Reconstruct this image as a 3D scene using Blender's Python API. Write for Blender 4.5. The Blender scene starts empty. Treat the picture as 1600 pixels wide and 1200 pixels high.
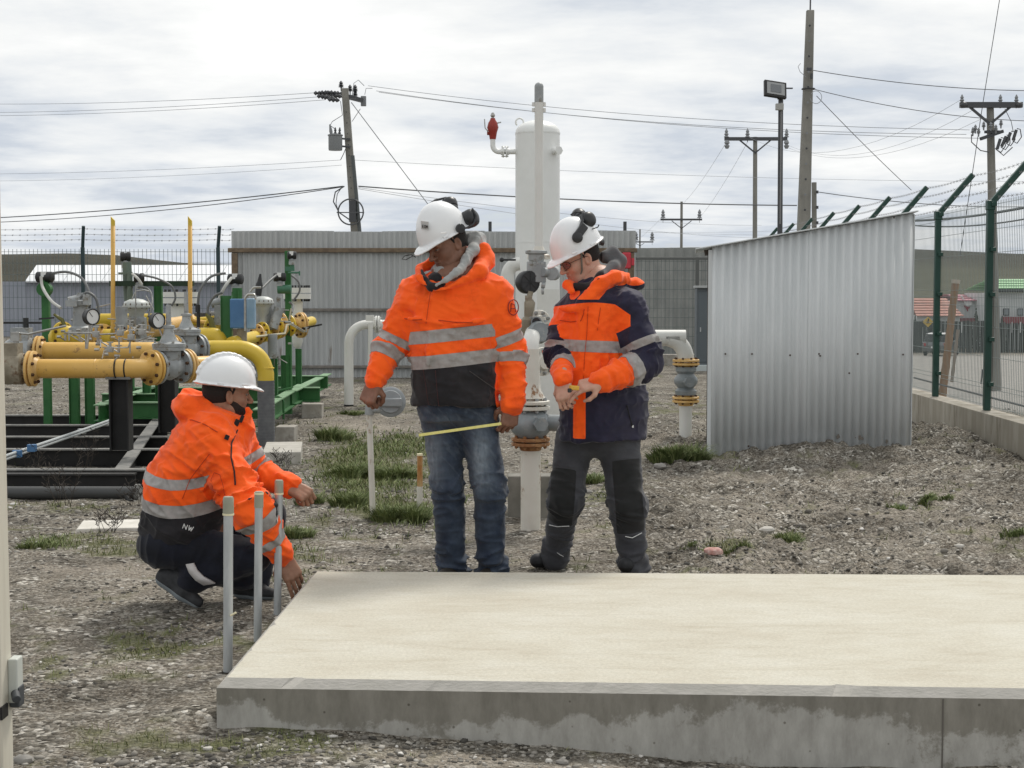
import bpy, math, random
import numpy as np
from mathutils import Vector, Matrix, Euler, Quaternion
random.seed(7); RNG = np.random.default_rng(7)
S = bpy.context.scene
C = bpy.data.collections.new("site"); S.collection.children.link(C)
# ------------------------------------------------------------------ camera, sky, sun
FPX = 2400.0; HC = 1.45; PITCH = math.atan(145 / FPX)
cam = bpy.data.objects.new("camera", bpy.data.cameras.new("camera")); C.objects.link(cam)
cam.data.sensor_width = 36; cam.data.lens = 36 * FPX / 1600; cam.data.clip_end = 6000; cam.data.clip_start = .1
cam.location = (0, 0, HC); cam.rotation_euler = (math.pi / 2 - PITCH, 0, 0)
S.camera = cam
S.view_settings.view_transform = 'Standard'; S.view_settings.look = 'None'
S.view_settings.exposure = .33; S.view_settings.gamma = 1
S.cycles.max_bounces = 6; S.cycles.use_denoising = True
SUN_EL, SUN_AZ = math.radians(52), math.radians(25)      # azimuth from +Y towards +X
w = bpy.data.worlds.new("World"); S.world = w; w.use_nodes = True
nt = w.node_tree; nt.nodes.clear()
def N(nt, t, **k):
    n = nt.nodes.new(t)
    for a, b in k.items():
        if a.startswith('i_'):
            key = a[2:]; key = int(key) if key.isdigit() else key.replace('_', ' ')
            n.inputs[key].default_value = b
        else: setattr(n, a, b)
    return n
def ramp(nt, pts, interp='LINEAR'):
    n = nt.nodes.new('ShaderNodeValToRGB'); cr = n.color_ramp; cr.interpolation = interp
    while len(cr.elements) < len(pts): cr.elements.new(.5)
    for e, (p, c) in zip(cr.elements, pts):
        e.position = p; e.color = (c[0], c[1], c[2], 1) if hasattr(c, '__len__') else (c, c, c, 1)
    return n
L = nt.links.new
sky = N(nt, 'ShaderNodeTexSky', sky_type='NISHITA', sun_disc=False, sun_elevation=SUN_EL, sun_rotation=SUN_AZ)
tc = N(nt, 'ShaderNodeTexCoord'); sep = N(nt, 'ShaderNodeSeparateXYZ'); L(tc.outputs['Generated'], sep.inputs[0])
zc = N(nt, 'ShaderNodeMath', operation='MAXIMUM', i_1=0.0); L(sep.outputs[2], zc.inputs[0])
za = N(nt, 'ShaderNodeMath', operation='ADD', i_1=.10); L(zc.outputs[0], za.inputs[0])
dx = N(nt, 'ShaderNodeMath', operation='DIVIDE'); L(sep.outputs[0], dx.inputs[0]); L(za.outputs[0], dx.inputs[1])
dy = N(nt, 'ShaderNodeMath', operation='DIVIDE'); L(sep.outputs[1], dy.inputs[0]); L(za.outputs[0], dy.inputs[1])
cmb = N(nt, 'ShaderNodeCombineXYZ', i_2=3.7); L(dx.outputs[0], cmb.inputs[0]); L(dy.outputs[0], cmb.inputs[1])
n1 = N(nt, 'ShaderNodeTexNoise', i_Scale=.80, i_Detail=8, i_Roughness=.60, i_Distortion=.12); L(cmb.outputs[0], n1.inputs['Vector'])
n2 = N(nt, 'ShaderNodeTexNoise', i_Scale=2.1, i_Detail=5, i_Roughness=.5); L(cmb.outputs[0], n2.inputs['Vector'])
m1 = N(nt, 'ShaderNodeMath', operation='MULTIPLY_ADD', i_1=.32, i_2=0); L(n2.outputs[0], m1.inputs[0])
m2 = N(nt, 'ShaderNodeMath', operation='ADD'); L(n1.outputs[0], m2.inputs[0]); L(m1.outputs[0], m2.inputs[1])
# higher part of the deck is thinner and brighter
el = N(nt, 'ShaderNodeMapRange', i_1=.03, i_2=.18, i_3=-.03, i_4=.115); L(zc.outputs[0], el.inputs[0])
m3 = N(nt, 'ShaderNodeMath', operation='ADD'); L(m2.outputs[0], m3.inputs[0]); L(el.outputs[0], m3.inputs[1])
cr = ramp(nt, [(.47, (.40, .45, .53)), (.58, (.51, .55, .605)), (.67, (.64, .665, .69)), (.77, (.74, .75, .75)), (.92, (.86, .86, .845))])
L(m3.outputs[0], cr.inputs[0])
b1 = N(nt, 'ShaderNodeBackground', i_Strength=.11); L(sky.outputs[0], b1.inputs[0])
b2 = N(nt, 'ShaderNodeBackground', i_Strength=1.0); L(cr.outputs[0], b2.inputs[0])
cov = ramp(nt, [(.44, .55), (.56, 1.0)]); L(m3.outputs[0], cov.inputs[0])
mx = N(nt, 'ShaderNodeMixShader'); L(cov.outputs[0], mx.inputs[0]); L(b1.outputs[0], mx.inputs[1]); L(b2.outputs[0], mx.inputs[2])
wo = N(nt, 'ShaderNodeOutputWorld'); L(mx.outputs[0], wo.inputs[0])
sd = bpy.data.lights.new("sun", 'SUN'); sd.energy = 2.0; sd.angle = math.radians(11); sd.color = (1, .95, .87)
so = bpy.data.objects.new("sun", sd); C.objects.link(so)
sdir = Vector((math.sin(SUN_AZ) * math.cos(SUN_EL), math.cos(SUN_AZ) * math.cos(SUN_EL), math.sin(SUN_EL)))
so.rotation_euler = (-sdir).to_track_quat('-Z', 'Y').to_euler(); so.location = (0, 0, 40)

# ------------------------------------------------------------------ picture point -> place in the world at distance Z
cp, sp = math.cos(PITCH), math.sin(PITCH)
def W(px, py, Z):
    u, v = (px - 800) / FPX, (600 - py) / FPX
    t = Z / (cp + v * sp)
    return Vector((u * t, Z, HC + t * (v * cp - sp)))
def G(px, py, z=0.0):
    u, v = (px - 800) / FPX, (600 - py) / FPX
    t = (z - HC) / (v * cp - sp)
    return Vector((u * t, t * (cp + v * sp), z))
# ------------------------------------------------------------------ noise
def _h(i, j, k, s):
    n = (i * 73856093) ^ (j * 19349663) ^ (k * 83492791) ^ (s * 2654435761 & 0x7fffffff)
    n = (n ^ (n >> 13)) * 1274126177 & 0x7fffffff
    n = (n ^ (n >> 16)) & 0xffff
    return n / 65535.0
def vnoise(P, s=0):
    P = np.asarray(P, float); I = np.floor(P).astype(np.int64); f = P - I; f = f * f * f * (f * (f * 6 - 15) + 10)
    r = 0
    for a in (0, 1):
        for b in (0, 1):
            for c in (0, 1):
                wt = (f[:, 0] if a else 1 - f[:, 0]) * (f[:, 1] if b else 1 - f[:, 1]) * (f[:, 2] if c else 1 - f[:, 2])
                r = r + wt * _h(I[:, 0] + a, I[:, 1] + b, I[:, 2] + c, s)
    return r * 2 - 1
def fbm(P, o=4, s=0, g=.5):
    r = 0; a = 1
    for i in range(o): r = r + a * vnoise(P * 2 ** i + 17.3 * i, s + i); a *= g
    return r
# ------------------------------------------------------------------ materials
MATS = {}
def mat(name, col, rough=.6, metal=0., col2=None, nscale=6., contrast=(.4, .65), bump=0., bscale=60., bdist=.004,
        col3=None, n3=2.5, c3=(.6, .7), stretch=(1, 1, 1), spec=.4, coat=0., emit=None):
    if name in MATS: return MATS[name]
    m = bpy.data.materials.new(name); m.use_nodes = True; t = m.node_tree; LL = t.links.new
    p = t.nodes['Principled BSDF']
    p.inputs['Base Color'].default_value = (*col, 1); p.inputs['Roughness'].default_value = rough
    p.inputs['Metallic'].default_value = metal; p.inputs['Specular IOR Level'].default_value = spec
    p.inputs['Coat Weight'].default_value = coat
    tc = N(t, 'ShaderNodeTexCoord'); mp = N(t, 'ShaderNodeMapping'); mp.inputs['Scale'].default_value = stretch
    LL(tc.outputs['Object'], mp.inputs[0])
    if col2 is not None:
        n = N(t, 'ShaderNodeTexNoise', i_Scale=nscale, i_Detail=6, i_Roughness=.6); LL(mp.outputs[0], n.inputs['Vector'])
        r = ramp(t, [(contrast[0], col), (contrast[1], col2)]); LL(n.outputs[0], r.inputs[0]); out = r.outputs[0]
        if col3 is not None:
            k = N(t, 'ShaderNodeTexNoise', i_Scale=n3, i_Detail=7, i_Roughness=.68); LL(mp.outputs[0], k.inputs['Vector'])
            rr = ramp(t, [(c3[0], 0), (c3[1], 1)]); LL(k.outputs[0], rr.inputs[0])
            mm = N(t, 'ShaderNodeMix', data_type='RGBA'); LL(rr.outputs[0], mm.inputs[0]); LL(out, mm.inputs[6]); mm.inputs[7].default_value = (*col3, 1)
            out = mm.outputs[2]
        LL(out, p.inputs['Base Color'])
    if bump:
        b = N(t, 'ShaderNodeTexNoise', i_Scale=bscale, i_Detail=4); LL(mp.outputs[0], b.inputs['Vector'])
        bb = N(t, 'ShaderNodeBump', i_Strength=bump, i_Distance=bdist); LL(b.outputs[0], bb.inputs['Height']); LL(bb.outputs[0], p.inputs['Normal'])
    MATS[name] = m; return m
# ------------------------------------------------------------------ mesh builder
def V3(p): return np.array(p, float)
def fillet(pts, r, n=6):
    pts = [Vector(p) for p in pts]; out = [pts[0]]
    for i in range(1, len(pts) - 1):
        a, b, c = pts[i - 1], pts[i], pts[i + 1]; rr = r[i - 1] if hasattr(r, '__len__') else r
        u = (a - b); v = (c - b); ang = u.angle(v)
        d = min(rr / max(math.tan(ang / 2), 1e-3), u.length * .98, v.length * .98)
        p, q = b + u.normalized() * d, b + v.normalized() * d
        for k in range(n + 1):
            s = k / n; out.append((1 - s) ** 2 * p * 1 + 2 * s * (1 - s) * (b * .8 + (p + q) * .1) + s * s * q)
    out.append(pts[-1]); return out
def frames(pts):
    pts = [Vector(p) for p in pts]; T = []
    for i in range(len(pts)):
        a = pts[max(i - 1, 0)]; b = pts[min(i + 1, len(pts) - 1)]; T.append((b - a).normalized())
    x = T[0].orthogonal().normalized()
    if abs(T[0].z) < .9: x = T[0].cross(Vector((0, 0, 1))).normalized()
    F = []
    for i, t in enumerate(T):
        if i: x = T[i - 1].rotation_difference(t) @ x
        x = (x - t * x.dot(t)).normalized(); F.append((pts[i], x, t.cross(x), t))
    return F
class MB:
    def __init__(s): s.v = []; s.f = []; s.n = 0
    def add(s, v, f):
        v = np.asarray(v, float).reshape(-1, 3); s.v.append(v); s.f += [tuple(int(i) + s.n for i in q) for q in f]; s.n += len(v); return s
    def box(s, c, size, R=None):
        c = V3(c); h = V3(size) / 2
        v = np.array([[x, y, z] for x in (-1, 1) for y in (-1, 1) for z in (-1, 1)]) * h
        if R is not None: v = v @ np.array(R).T
        return s.add(v + c, [(0, 1, 3, 2), (4, 6, 7, 5), (0, 4, 5, 1), (2, 3, 7, 6), (0, 2, 6, 4), (1, 5, 7, 3)])
    def bar(s, a, b, w, h, up=(0, 0, 1)):
        a, b = Vector(a), Vector(b); t = (b - a); l = t.length; t.normalize(); up = Vector(up)
        if abs(t.dot(up)) > .95: up = Vector((0, 1, 0))
        x = t.cross(up).normalized(); y = x.cross(t)
        R = np.array([[x[i], t[i], y[i]] for i in range(3)])
        return s.box((a + b) / 2, (w, l, h), R)
    def tube(s, pts, r, n=12, cap=True, fr=None):
        F = fr or frames(pts); m = len(F); rr = r if hasattr(r, '__len__') else [r] * m; v = []
        for (p, x, y, t), q in zip(F, rr):
            for k in range(n):
                a = 2 * math.pi * k / n; v.append(p + (x * math.cos(a) + y * math.sin(a)) * q)
        f = [(i * n + k, i * n + (k + 1) % n, (i + 1) * n + (k + 1) % n, (i + 1) * n + k) for i in range(m - 1) for k in range(n)]
        if cap: f += [tuple(range(n))[::-1], tuple((m - 1) * n + k for k in range(n))]
        return s.add([tuple(p) for p in v], f)
    def cyl(s, a, b, r, r2=None, n=16): return s.tube([a, b], [r, r if r2 is None else r2], n)
    def lathe(s, prof, o, ax=(0, 0, 1), n=20, cap=True):
        o = Vector(o); ax = Vector(ax).normalized(); x = ax.orthogonal().normalized()
        if abs(ax.z) < .9: x = ax.cross(Vector((0, 0, 1))).normalized()
        y = ax.cross(x); fr = [(o + ax * z, x, y, ax) for r, z in prof]
        return s.tube(None, [r for r, z in prof], n, cap, fr)
    def ball(s, c, r, n=14, R=None):
        r = V3(r) if hasattr(r, '__len__') else V3((r, r, r)); m = n // 2 + 1; v = []; f = []
        for i in range(m):
            t = math.pi * i / (m - 1) * .998 + .001 * math.pi
            for k in range(n): v.append((math.sin(t) * math.cos(2 * math.pi * k / n), math.sin(t) * math.sin(2 * math.pi * k / n), math.cos(t)))
        v = np.array(v) * r
        if R is not None: v = v @ np.array(R).T
        f = [(i * n + (k + 1) % n, i * n + k, (i + 1) * n + k, (i + 1) * n + (k + 1) % n) for i in range(m - 1) for k in range(n)]
        return s.add(v + V3(c), f)
    def ring(s, c, ax, R, r, n=20, m=6):
        c = Vector(c); ax = Vector(ax).normalized(); x = ax.orthogonal().normalized(); y = ax.cross(x); v = []
        for i in range(n):
            a = 2 * math.pi * i / n; d = x * math.cos(a) + y * math.sin(a)
            for k in range(m):
                b = 2 * math.pi * k / m; v.append(tuple(c + d * (R + r * math.cos(b)) + ax * r * math.sin(b)))
        return s.add(v, [(i * m + k, (i + 1) % n * m + k, (i + 1) % n * m + (k + 1) % m, i * m + (k + 1) % m) for i in range(n) for k in range(m)])
    def strip(s, A, B):      # two polylines joined by quads
        k = len(A); return s.add([tuple(p) for p in A] + [tuple(p) for p in B], [(i, i + 1, k + i + 1, k + i) for i in range(k - 1)])
def tag(o, label=None, cat=None, group=None, kind=None):
    if label: o['label'] = label
    if cat: o['category'] = cat
    if group: o['group'] = group
    if kind: o['kind'] = kind
    return o
def link(name, me, m, parent=None, smooth=False, bev=0, org=None):
    o = bpy.data.objects.new(name, me); C.objects.link(o)
    for q in (m if isinstance(m, (list, tuple)) else [m]): me.materials.append(q)
    if parent is not None: o.parent = parent
    if org is not None: o.location = org
    if bev:
        b = o.modifiers.new('bevel', 'BEVEL'); b.width = bev; b.segments = 2; b.limit_method = 'ANGLE'; b.angle_limit = .6
    return o
def base_of(parent):
    l = Vector((0, 0, 0))
    while parent is not None: l = l + parent.location; parent = parent.parent
    return l
def obj(name, mb, m, parent=None, smooth=False, bev=0, own=True):
    v = np.concatenate(mb.v) if mb.v else np.zeros((0, 3)); b = V3(base_of(parent))
    org = (v.min(0) + v.max(0)) / 2 if own else b
    if own: org[2] = v[:, 2].min()
    me = bpy.data.meshes.new(name); me.from_pydata((v - org).tolist(), [], mb.f); me.update()
    if smooth:
        me.polygons.foreach_set('use_smooth', [True] * len(me.polygons))
        me.set_sharp_from_angle(angle=math.radians(42))
    return link(name, me, m, parent, bev=bev, org=tuple(org - b))
def thing(name, loc, label, cat, group=None):
    o = bpy.data.objects.new(name, None); C.objects.link(o); o.location = loc; o.empty_display_size = .1
    return tag(o, label, cat, group)
def npmesh(name, v, f, m, parent=None, smooth=True, org=(0, 0, 0)):
    v = np.asarray(v, np.float32) - np.asarray(org, np.float32); f = np.asarray(f, np.int32); k = f.shape[1]
    me = bpy.data.meshes.new(name); me.vertices.add(len(v)); me.vertices.foreach_set('co', v.ravel())
    me.loops.add(f.size); me.loops.foreach_set('vertex_index', f.ravel()); me.polygons.add(len(f))
    me.polygons.foreach_set('loop_start', np.arange(0, f.size, k, dtype=np.int32)); me.update(calc_edges=True); me.validate()
    if smooth: me.polygons.foreach_set('use_smooth', np.ones(len(me.polygons), bool))
    return link(name, me, m, parent, org=tuple(V3(org) - V3(base_of(parent))))
def copy_tree(o, loc=None, parent=None, label=None):
    c = o.copy(); C.objects.link(c); c.parent = parent
    if loc is not None: c.location = loc
    if label: c['label'] = label
    for ch in list(o.children): copy_tree(ch, None, c)
    return c
# ================================================================== GROUND
def fence_x(y): return 4.51 + (np.asarray(y) - 16.33) * .0229
RP = [(-3000, 404), (-800, 402), (5, 399), (130, 397), (200, 401), (260, 409), (330, 416), (420, 413), (700, 410), (990, 398), (1100, 388), (1240, 384), (1425, 383), (1600, 391), (2400, 396), (5000, 404)]
def sstep(a, b, x): t = np.clip((x - a) / (b - a), 0, 1); return t * t * (3 - 2 * t)
SHEDC = (2.62, 13.15)
def terrain(x, y, fine=True):
    x = np.asarray(x, float); y = np.asarray(y, float)
    z = -.085 * sstep(-1.2, 1.3, x) * (1 - sstep(5.6, 7.0, y))
    out = x - fence_x(y)
    far = np.interp(y, [10, 18, 34, 60, 109, 140, 220], [0, -.15, -.75, -1.9, -3.1, -3.3, -3.3])
    z = z + far * sstep(.25, 3.0, out) * (1 - sstep(200, 260, y) * .6)
    z = z - 1.2 * sstep(45, 110, y) * (1 - sstep(.25, 6, out)) * (1 - sstep(200, 300, y))
    az = 800 + x / np.maximum(y, 1) * FPX
    top = np.interp(az, [a for a, b in RP], [HC + (455 - b) * 420 / FPX for a, b in RP])
    rt = sstep(1150, 1400, az)
    z = z + np.where(y > 120, top * sstep(200, 420, y), 0) * np.where(y > 120, 1, 0)
    # heaped earth in front of the shed and along the wall
    z = z + .15 * np.exp(-((x - 2.75) / .62) ** 2 - ((y - 13.1) / .42) ** 2) + .07 * np.exp(-((x - 3.5) / .4) ** 2 - ((y - 13.0) / .5) ** 2)
    z = z + .16 * np.exp(-((x - 4.0) / .35) ** 2 - ((y - 14.3) / 1.3) ** 2) * (out < .1) - .05 * np.exp(-((x - 1.9) / .5) ** 2 - ((y - 9.4) / .35) ** 2)
    z = z + .035 * np.exp(-((x + .05) / 1.3) ** 2 - ((y - 5.15) / .12) ** 2)
    if fine:
        P = np.stack([x.ravel(), y.ravel(), 0 * x.ravel()], 1); near = np.clip((40 - y) / 25, 0, 1)
        churn = sstep(.4, 1.6, x) * sstep(7.3, 8.0, y) * (1 - sstep(15, 20, y)) + .8 * sstep(.2, .9, x) * sstep(7.3, 7.8, y) * (1 - sstep(9.5, 11, y))
        churn = np.clip(churn, 0, 1)
        f = fbm(P * 1.1, 2, 3).reshape(x.shape) * .018 + fbm(P * 6, 2, 5).reshape(x.shape) * .007
        c = np.abs(fbm(P * 8, 3, 9).reshape(x.shape)) * .05 + fbm(P * 2.6, 2, 12).reshape(x.shape) * .035 - .012
        z = z + near * (f * (1 - .4 * churn) + c * churn) * sstep(-1, 0, -np.abs(out) * 0 - .0) 
        # level out where the workers stand
    return z
def axis(lo, a, b, hi, st, g=1.13):
    mid = np.arange(a, b + st, st); r = []; d = st
    while (r[-1] if r else b) < hi: d *= g; r.append((r[-1] if r else mid[-1]) + d)
    l = []; d = st
    while (l[-1] if l else a) > lo: d *= g; l.append((l[-1] if l else a) - d)
    return np.array(l[::-1] + list(mid) + r)
gx = axis(-2500, -4.6, 5.2, 2500, .032); gy = axis(-60, 4.3, 14.6, 3500, .032, 1.045)
X, Y = np.meshgrid(gx, gy); Zg = terrain(X, Y)
P3 = np.stack([X.ravel(), Y.ravel(), Zg.ravel()], 1); nx, ny = len(gx), len(gy)
ii = (np.arange(ny - 1)[:, None] * nx + np.arange(nx - 1)[None]).ravel()
Fq = np.stack([ii, ii + 1, ii + nx + 1, ii + nx], 1)
def patchmask(x, y):
    PX = 800 + x / y * FPX; s = FPX / y; PY = 455 + 1.45 * s
    def bl(cx, cy, rx, ry): return np.exp(-((PX - cx) / rx) ** 2 - ((PY - cy) / ry) ** 2)
    g = bl(590, 730, 95, 45) + bl(620, 700, 90, 14) + bl(540, 755, 40, 30) + .9 * bl(610, 800, 75, 26) + .8 * bl(350, 1185, 330, 26) + .75 * bl(170, 868, 150, 20) + .8 * bl(60, 850, 60, 16)
    g += .8 * bl(460, 850, 50, 25) + .8 * bl(960, 760, 40, 45) + .8 * bl(1000, 640, 120, 14) + .9 * bl(1075, 715, 50, 12) + .6 * bl(570, 640, 120, 8) + .7 * bl(1130, 865, 45, 12) + .6 * bl(880, 900, 120, 8) + .45 * bl(250, 1000, 300, 40)
    g += .7 * bl(1600, 870, 60, 14) + .7 * bl(1240, 830, 40, 14) + .6 * bl(1480, 760, 60, 10) + .4 * bl(90, 800, 100, 20)
    sd = bl(250, 890, 260, 9) + .9 * bl(580, 665, 130, 18) + .5 * bl(250, 930, 300, 40) + bl(760, 1185, 300, 14) + .8 * bl(950, 700, 130, 40) + .45 * sstep(1000, 1150, PX) * sstep(700, 760, PY) + .4 * bl(900, 850, 150, 40)
    return g, sd, PX, PY
gm, sm, PX, PY = patchmask(np.where(Y > 1, X, 0), np.maximum(Y, 1))
nn = (fbm(P3 * 3.2, 3, 31) * .5).reshape(X.shape); n9 = (fbm(P3 * 11, 2, 41) * .4).reshape(X.shape)
gmask = np.clip((gm + nn + n9 - .42) * 2.2, 0, 1) * (Y > 1) * (Y < 40)
smask = np.clip((sm + nn * .8 - .25) * 1.6, 0, 1) * (Y > 1) * (Y < 40)
out = X - fence_x(Y)
road = sstep(2.2, 3.0, out) * (Y > 20) * (1 - sstep(105, 112, Y)) * .9
hill = sstep(115, 170, Y); field = sstep(130, 160, Y) * (1 - sstep(300, 350, Y)) * sstep(1150, 1350, 800 + X / np.maximum(Y, 1) * FPX) * (Y < 800)
def ground_mat():
    m = bpy.data.materials.new('gravel_ground'); m.use_nodes = True; t = m.node_tree; LL = t.links.new; p = t.nodes['Principled BSDF']
    p.inputs['Roughness'].default_value = .95; p.inputs['Specular IOR Level'].default_value = .15
    tc = N(t, 'ShaderNodeTexCoord')
    wn = N(t, 'ShaderNodeTexNoise', i_Scale=30.); LL(tc.outputs['Object'], wn.inputs['Vector'])
    wm = N(t, 'ShaderNodeMix', data_type='VECTOR', i_0=.012); LL(tc.outputs['Object'], wm.inputs[4]); LL(wn.outputs['Color'], wm.inputs[5])
    v = N(t, 'ShaderNodeTexVoronoi', i_Scale=46., i_Randomness=1.); LL(wm.outputs[1], v.inputs['Vector'])
    v2 = N(t, 'ShaderNodeTexVoronoi', i_Scale=105.); LL(wm.outputs[1], v2.inputs['Vector'])
    sp_ = N(t, 'ShaderNodeSeparateColor'); LL(v.outputs['Color'], sp_.inputs[0])
    r = ramp(t, [(0, (.065, .06, .05)), (.3, (.16, .148, .128)), (.55, (.275, .26, .23)), (.8, (.43, .41, .375)), (.95, (.72, .70, .66))]); LL(sp_.outputs[0], r.inputs[0])
    sp2 = N(t, 'ShaderNodeSeparateColor'); LL(v2.outputs['Color'], sp2.inputs[0])
    r2 = ramp(t, [(0, (.11, .096, .078)), (.5, (.24, .215, .18)), (.97, (.50, .475, .43))]); LL(sp2.outputs[0], r2.inputs[0])
    n0 = N(t, 'ShaderNodeTexNoise', i_Scale=5.5, i_Detail=5.); LL(tc.outputs['Object'], n0.inputs['Vector'])
    k0 = ramp(t, [(.42, 0), (.58, 1)]); LL(n0.outputs[0], k0.inputs[0])
    mm = N(t, 'ShaderNodeMix', data_type='RGBA'); LL(k0.outputs[0], mm.inputs[0]); LL(r.outputs[0], mm.inputs[6]); LL(r2.outputs[0], mm.inputs[7])
    # tone drift
    n5 = N(t, 'ShaderNodeTexNoise', i_Scale=1.5, i_Detail=9., i_Roughness=.72); LL(tc.outputs['Object'], n5.inputs['Vector'])
    k5 = ramp(t, [(.38, (.42, .405, .38)), (.62, (.93, .91, .87))]); LL(n5.outputs[0], k5.inputs[0])
    mu = N(t, 'ShaderNodeMix', data_type='RGBA', blend_type='MULTIPLY', i_0=1.); LL(mm.outputs[2], mu.inputs[6]); LL(k5.outputs[0], mu.inputs[7]); col = mu.outputs[2]
    def over(col, attr, c1, c2, sc, amt=1.):
        a = N(t, 'ShaderNodeAttribute', attribute_name=attr); n = N(t, 'ShaderNodeTexNoise', i_Scale=sc, i_Detail=5., i_Roughness=.7); LL(tc.outputs['Object'], n.inputs['Vector'])
        rr = ramp(t, [(.35, c1), (.65, c2)]); LL(n.outputs[0], rr.inputs[0])
        am = N(t, 'ShaderNodeMath', operation='MULTIPLY', i_1=amt); LL(a.outputs['Fac'], am.inputs[0])
        x = N(t, 'ShaderNodeMix', data_type='RGBA'); LL(am.outputs[0], x.inputs[0]); LL(col, x.inputs[6]); LL(rr.outputs[0], x.inputs[7]); return x.outputs[2]
    col = over(col, 'sand', (.23, .20, .165), (.42, .375, .315), 40., .62)
    col = over(col, 'grass', (.075, .085, .035), (.17, .17, .085), 50., .8)
    col = over(col, 'road', (.30, .29, .27), (.40, .385, .36), 2.)
    col = over(col, 'hill', (.030, .030, .022), (.058, .055, .040), .03)
    col = over(col, 'field', (.062, .064, .042), (.095, .095, .062), .05)
    LL(col, p.inputs['Base Color'])
    b1 = N(t, 'ShaderNodeBump', i_Strength=1., i_Distance=.020, invert=True); LL(v.outputs['Distance'], b1.inputs['Height'])
    b2 = N(t, 'ShaderNodeBump', i_Strength=.6, i_Distance=.006, invert=True); LL(v2.outputs['Distance'], b2.inputs['Height']); LL(b1.outputs[0], b2.inputs['Normal'])
    LL(b2.outputs[0], p.inputs['Normal']); return m
GM = ground_mat()
go = npmesh('ground', P3, Fq, GM); tag(go, kind='structure')
for nm, a in (('field', field), ('grass', gmask), ('sand', smask), ('road', road), ('hill', hill)):
    at = go.data.attributes.new(nm, 'FLOAT', 'POINT'); at.data.foreach_set('value', a.ravel().astype(np.float32))
def gz(x, y): return float(terrain(np.array([x]), np.array([y]))[0])
# ---- loose pebbles
SLAB_X0 = -1.2
def scatter(n, y0, y1, pw=.6):
    u = RNG.random(n); y = (y0 ** (1 - pw) + u * (y1 ** (1 - pw) - y0 ** (1 - pw))) ** (1 / (1 - pw))
    x = (RNG.random(n) * 2 - 1) * .375 * y; return x, y
def blocked(x, y):
    a = (x > -1.22 + (y - 5.1) * .023) & (y > 4.98) & (y < 7.2)
    b = (x > 1.62) & (x < 3.55) & (y > 13.2) & (y < 15); c = np.abs(x - fence_x(y)) < .14
    return a | b | c
ico = np.array([(0, -.525731, .850651), (.850651, 0, .525731), (.850651, 0, -.525731), (-.850651, 0, -.525731), (-.850651, 0, .525731), (-.525731, .850651, 0), (.525731, .850651, 0), (.525731, -.850651, 0), (-.525731, -.850651, 0), (0, -.525731, -.850651), (0, .525731, -.850651), (0, .525731, .850651)])
icf = np.array([(1, 2, 6), (1, 7, 2), (3, 4, 5), (4, 3, 8), (6, 5, 11), (5, 6, 10), (9, 10, 2), (10, 9, 3), (7, 8, 9), (8, 7, 0), (11, 0, 1), (0, 11, 4), (6, 2, 10), (1, 6, 11), (3, 5, 10), (5, 4, 11), (2, 7, 9), (7, 1, 0), (3, 9, 8), (4, 8, 0)])
x, y = scatter(85000, 4.5, 24, .9); k = ~blocked(x, y) & (fbm(np.stack([x, y, 0 * x], 1) * 1.6, 3, 77) + .35 > RNG.random(len(x)) * 1.3 - .2); x, y = x[k], y[k]; n = len(x)
sz = np.exp(RNG.normal(-5.25, .48, n)) * (1 + .25 * (y > 9)); big = RNG.random(n) < .02; sz[big] *= 1.9
z = terrain(x, y)
sh = ico[None] * (1 + RNG.uniform(-.22, .22, (n, 12, 1))) * np.stack([RNG.uniform(.8, 1.5, n), RNG.uniform(.7, 1.1, n), RNG.uniform(.4, .75, n)], 1)[:, None]
a = RNG.random(n) * 6.283; ca, sa = np.cos(a)[:, None], np.sin(a)[:, None]
sx = sh[..., 0] * ca - sh[..., 1] * sa; sy = sh[..., 0] * sa + sh[..., 1] * ca
pv = np.stack([sx * sz[:, None] + x[:, None], sy * sz[:, None] + y[:, None], sh[..., 2] * sz[:, None] + z[:, None] + .12 * sz[:, None]], -1).reshape(-1, 3)
pf = (icf[None] + (np.arange(n) * 12)[:, None, None]).reshape(-1, 3)
m = bpy.data.materials.new('pebble_stone'); m.use_nodes = True; t = m.node_tree; p = t.nodes['Principled BSDF']; p.inputs['Roughness'].default_value = .85; p.inputs['Specular IOR Level'].default_value = .2
at = N(t, 'ShaderNodeAttribute', attribute_name='tone'); r = ramp(t, [(0, (.055, .052, .046)), (.35, (.14, .13, .114)), (.7, (.26, .243, .214)), (.92, (.42, .40, .36)), (1, (.70, .68, .64))]); t.links.new(at.outputs['Fac'], r.inputs[0]); t.links.new(r.outputs[0], p.inputs['Base Color'])
po = npmesh('gravel', pv, pf, m, smooth=False); tag(po, 'loose brownish grey gravel and pebbles strewn over the whole yard', 'gravel', kind='stuff')
tone = np.repeat(RNG.random(n) ** 1.1, 12).astype(np.float32); a_ = po.data.attributes.new('tone', 'FLOAT', 'POINT'); a_.data.foreach_set('value', tone)
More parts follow.
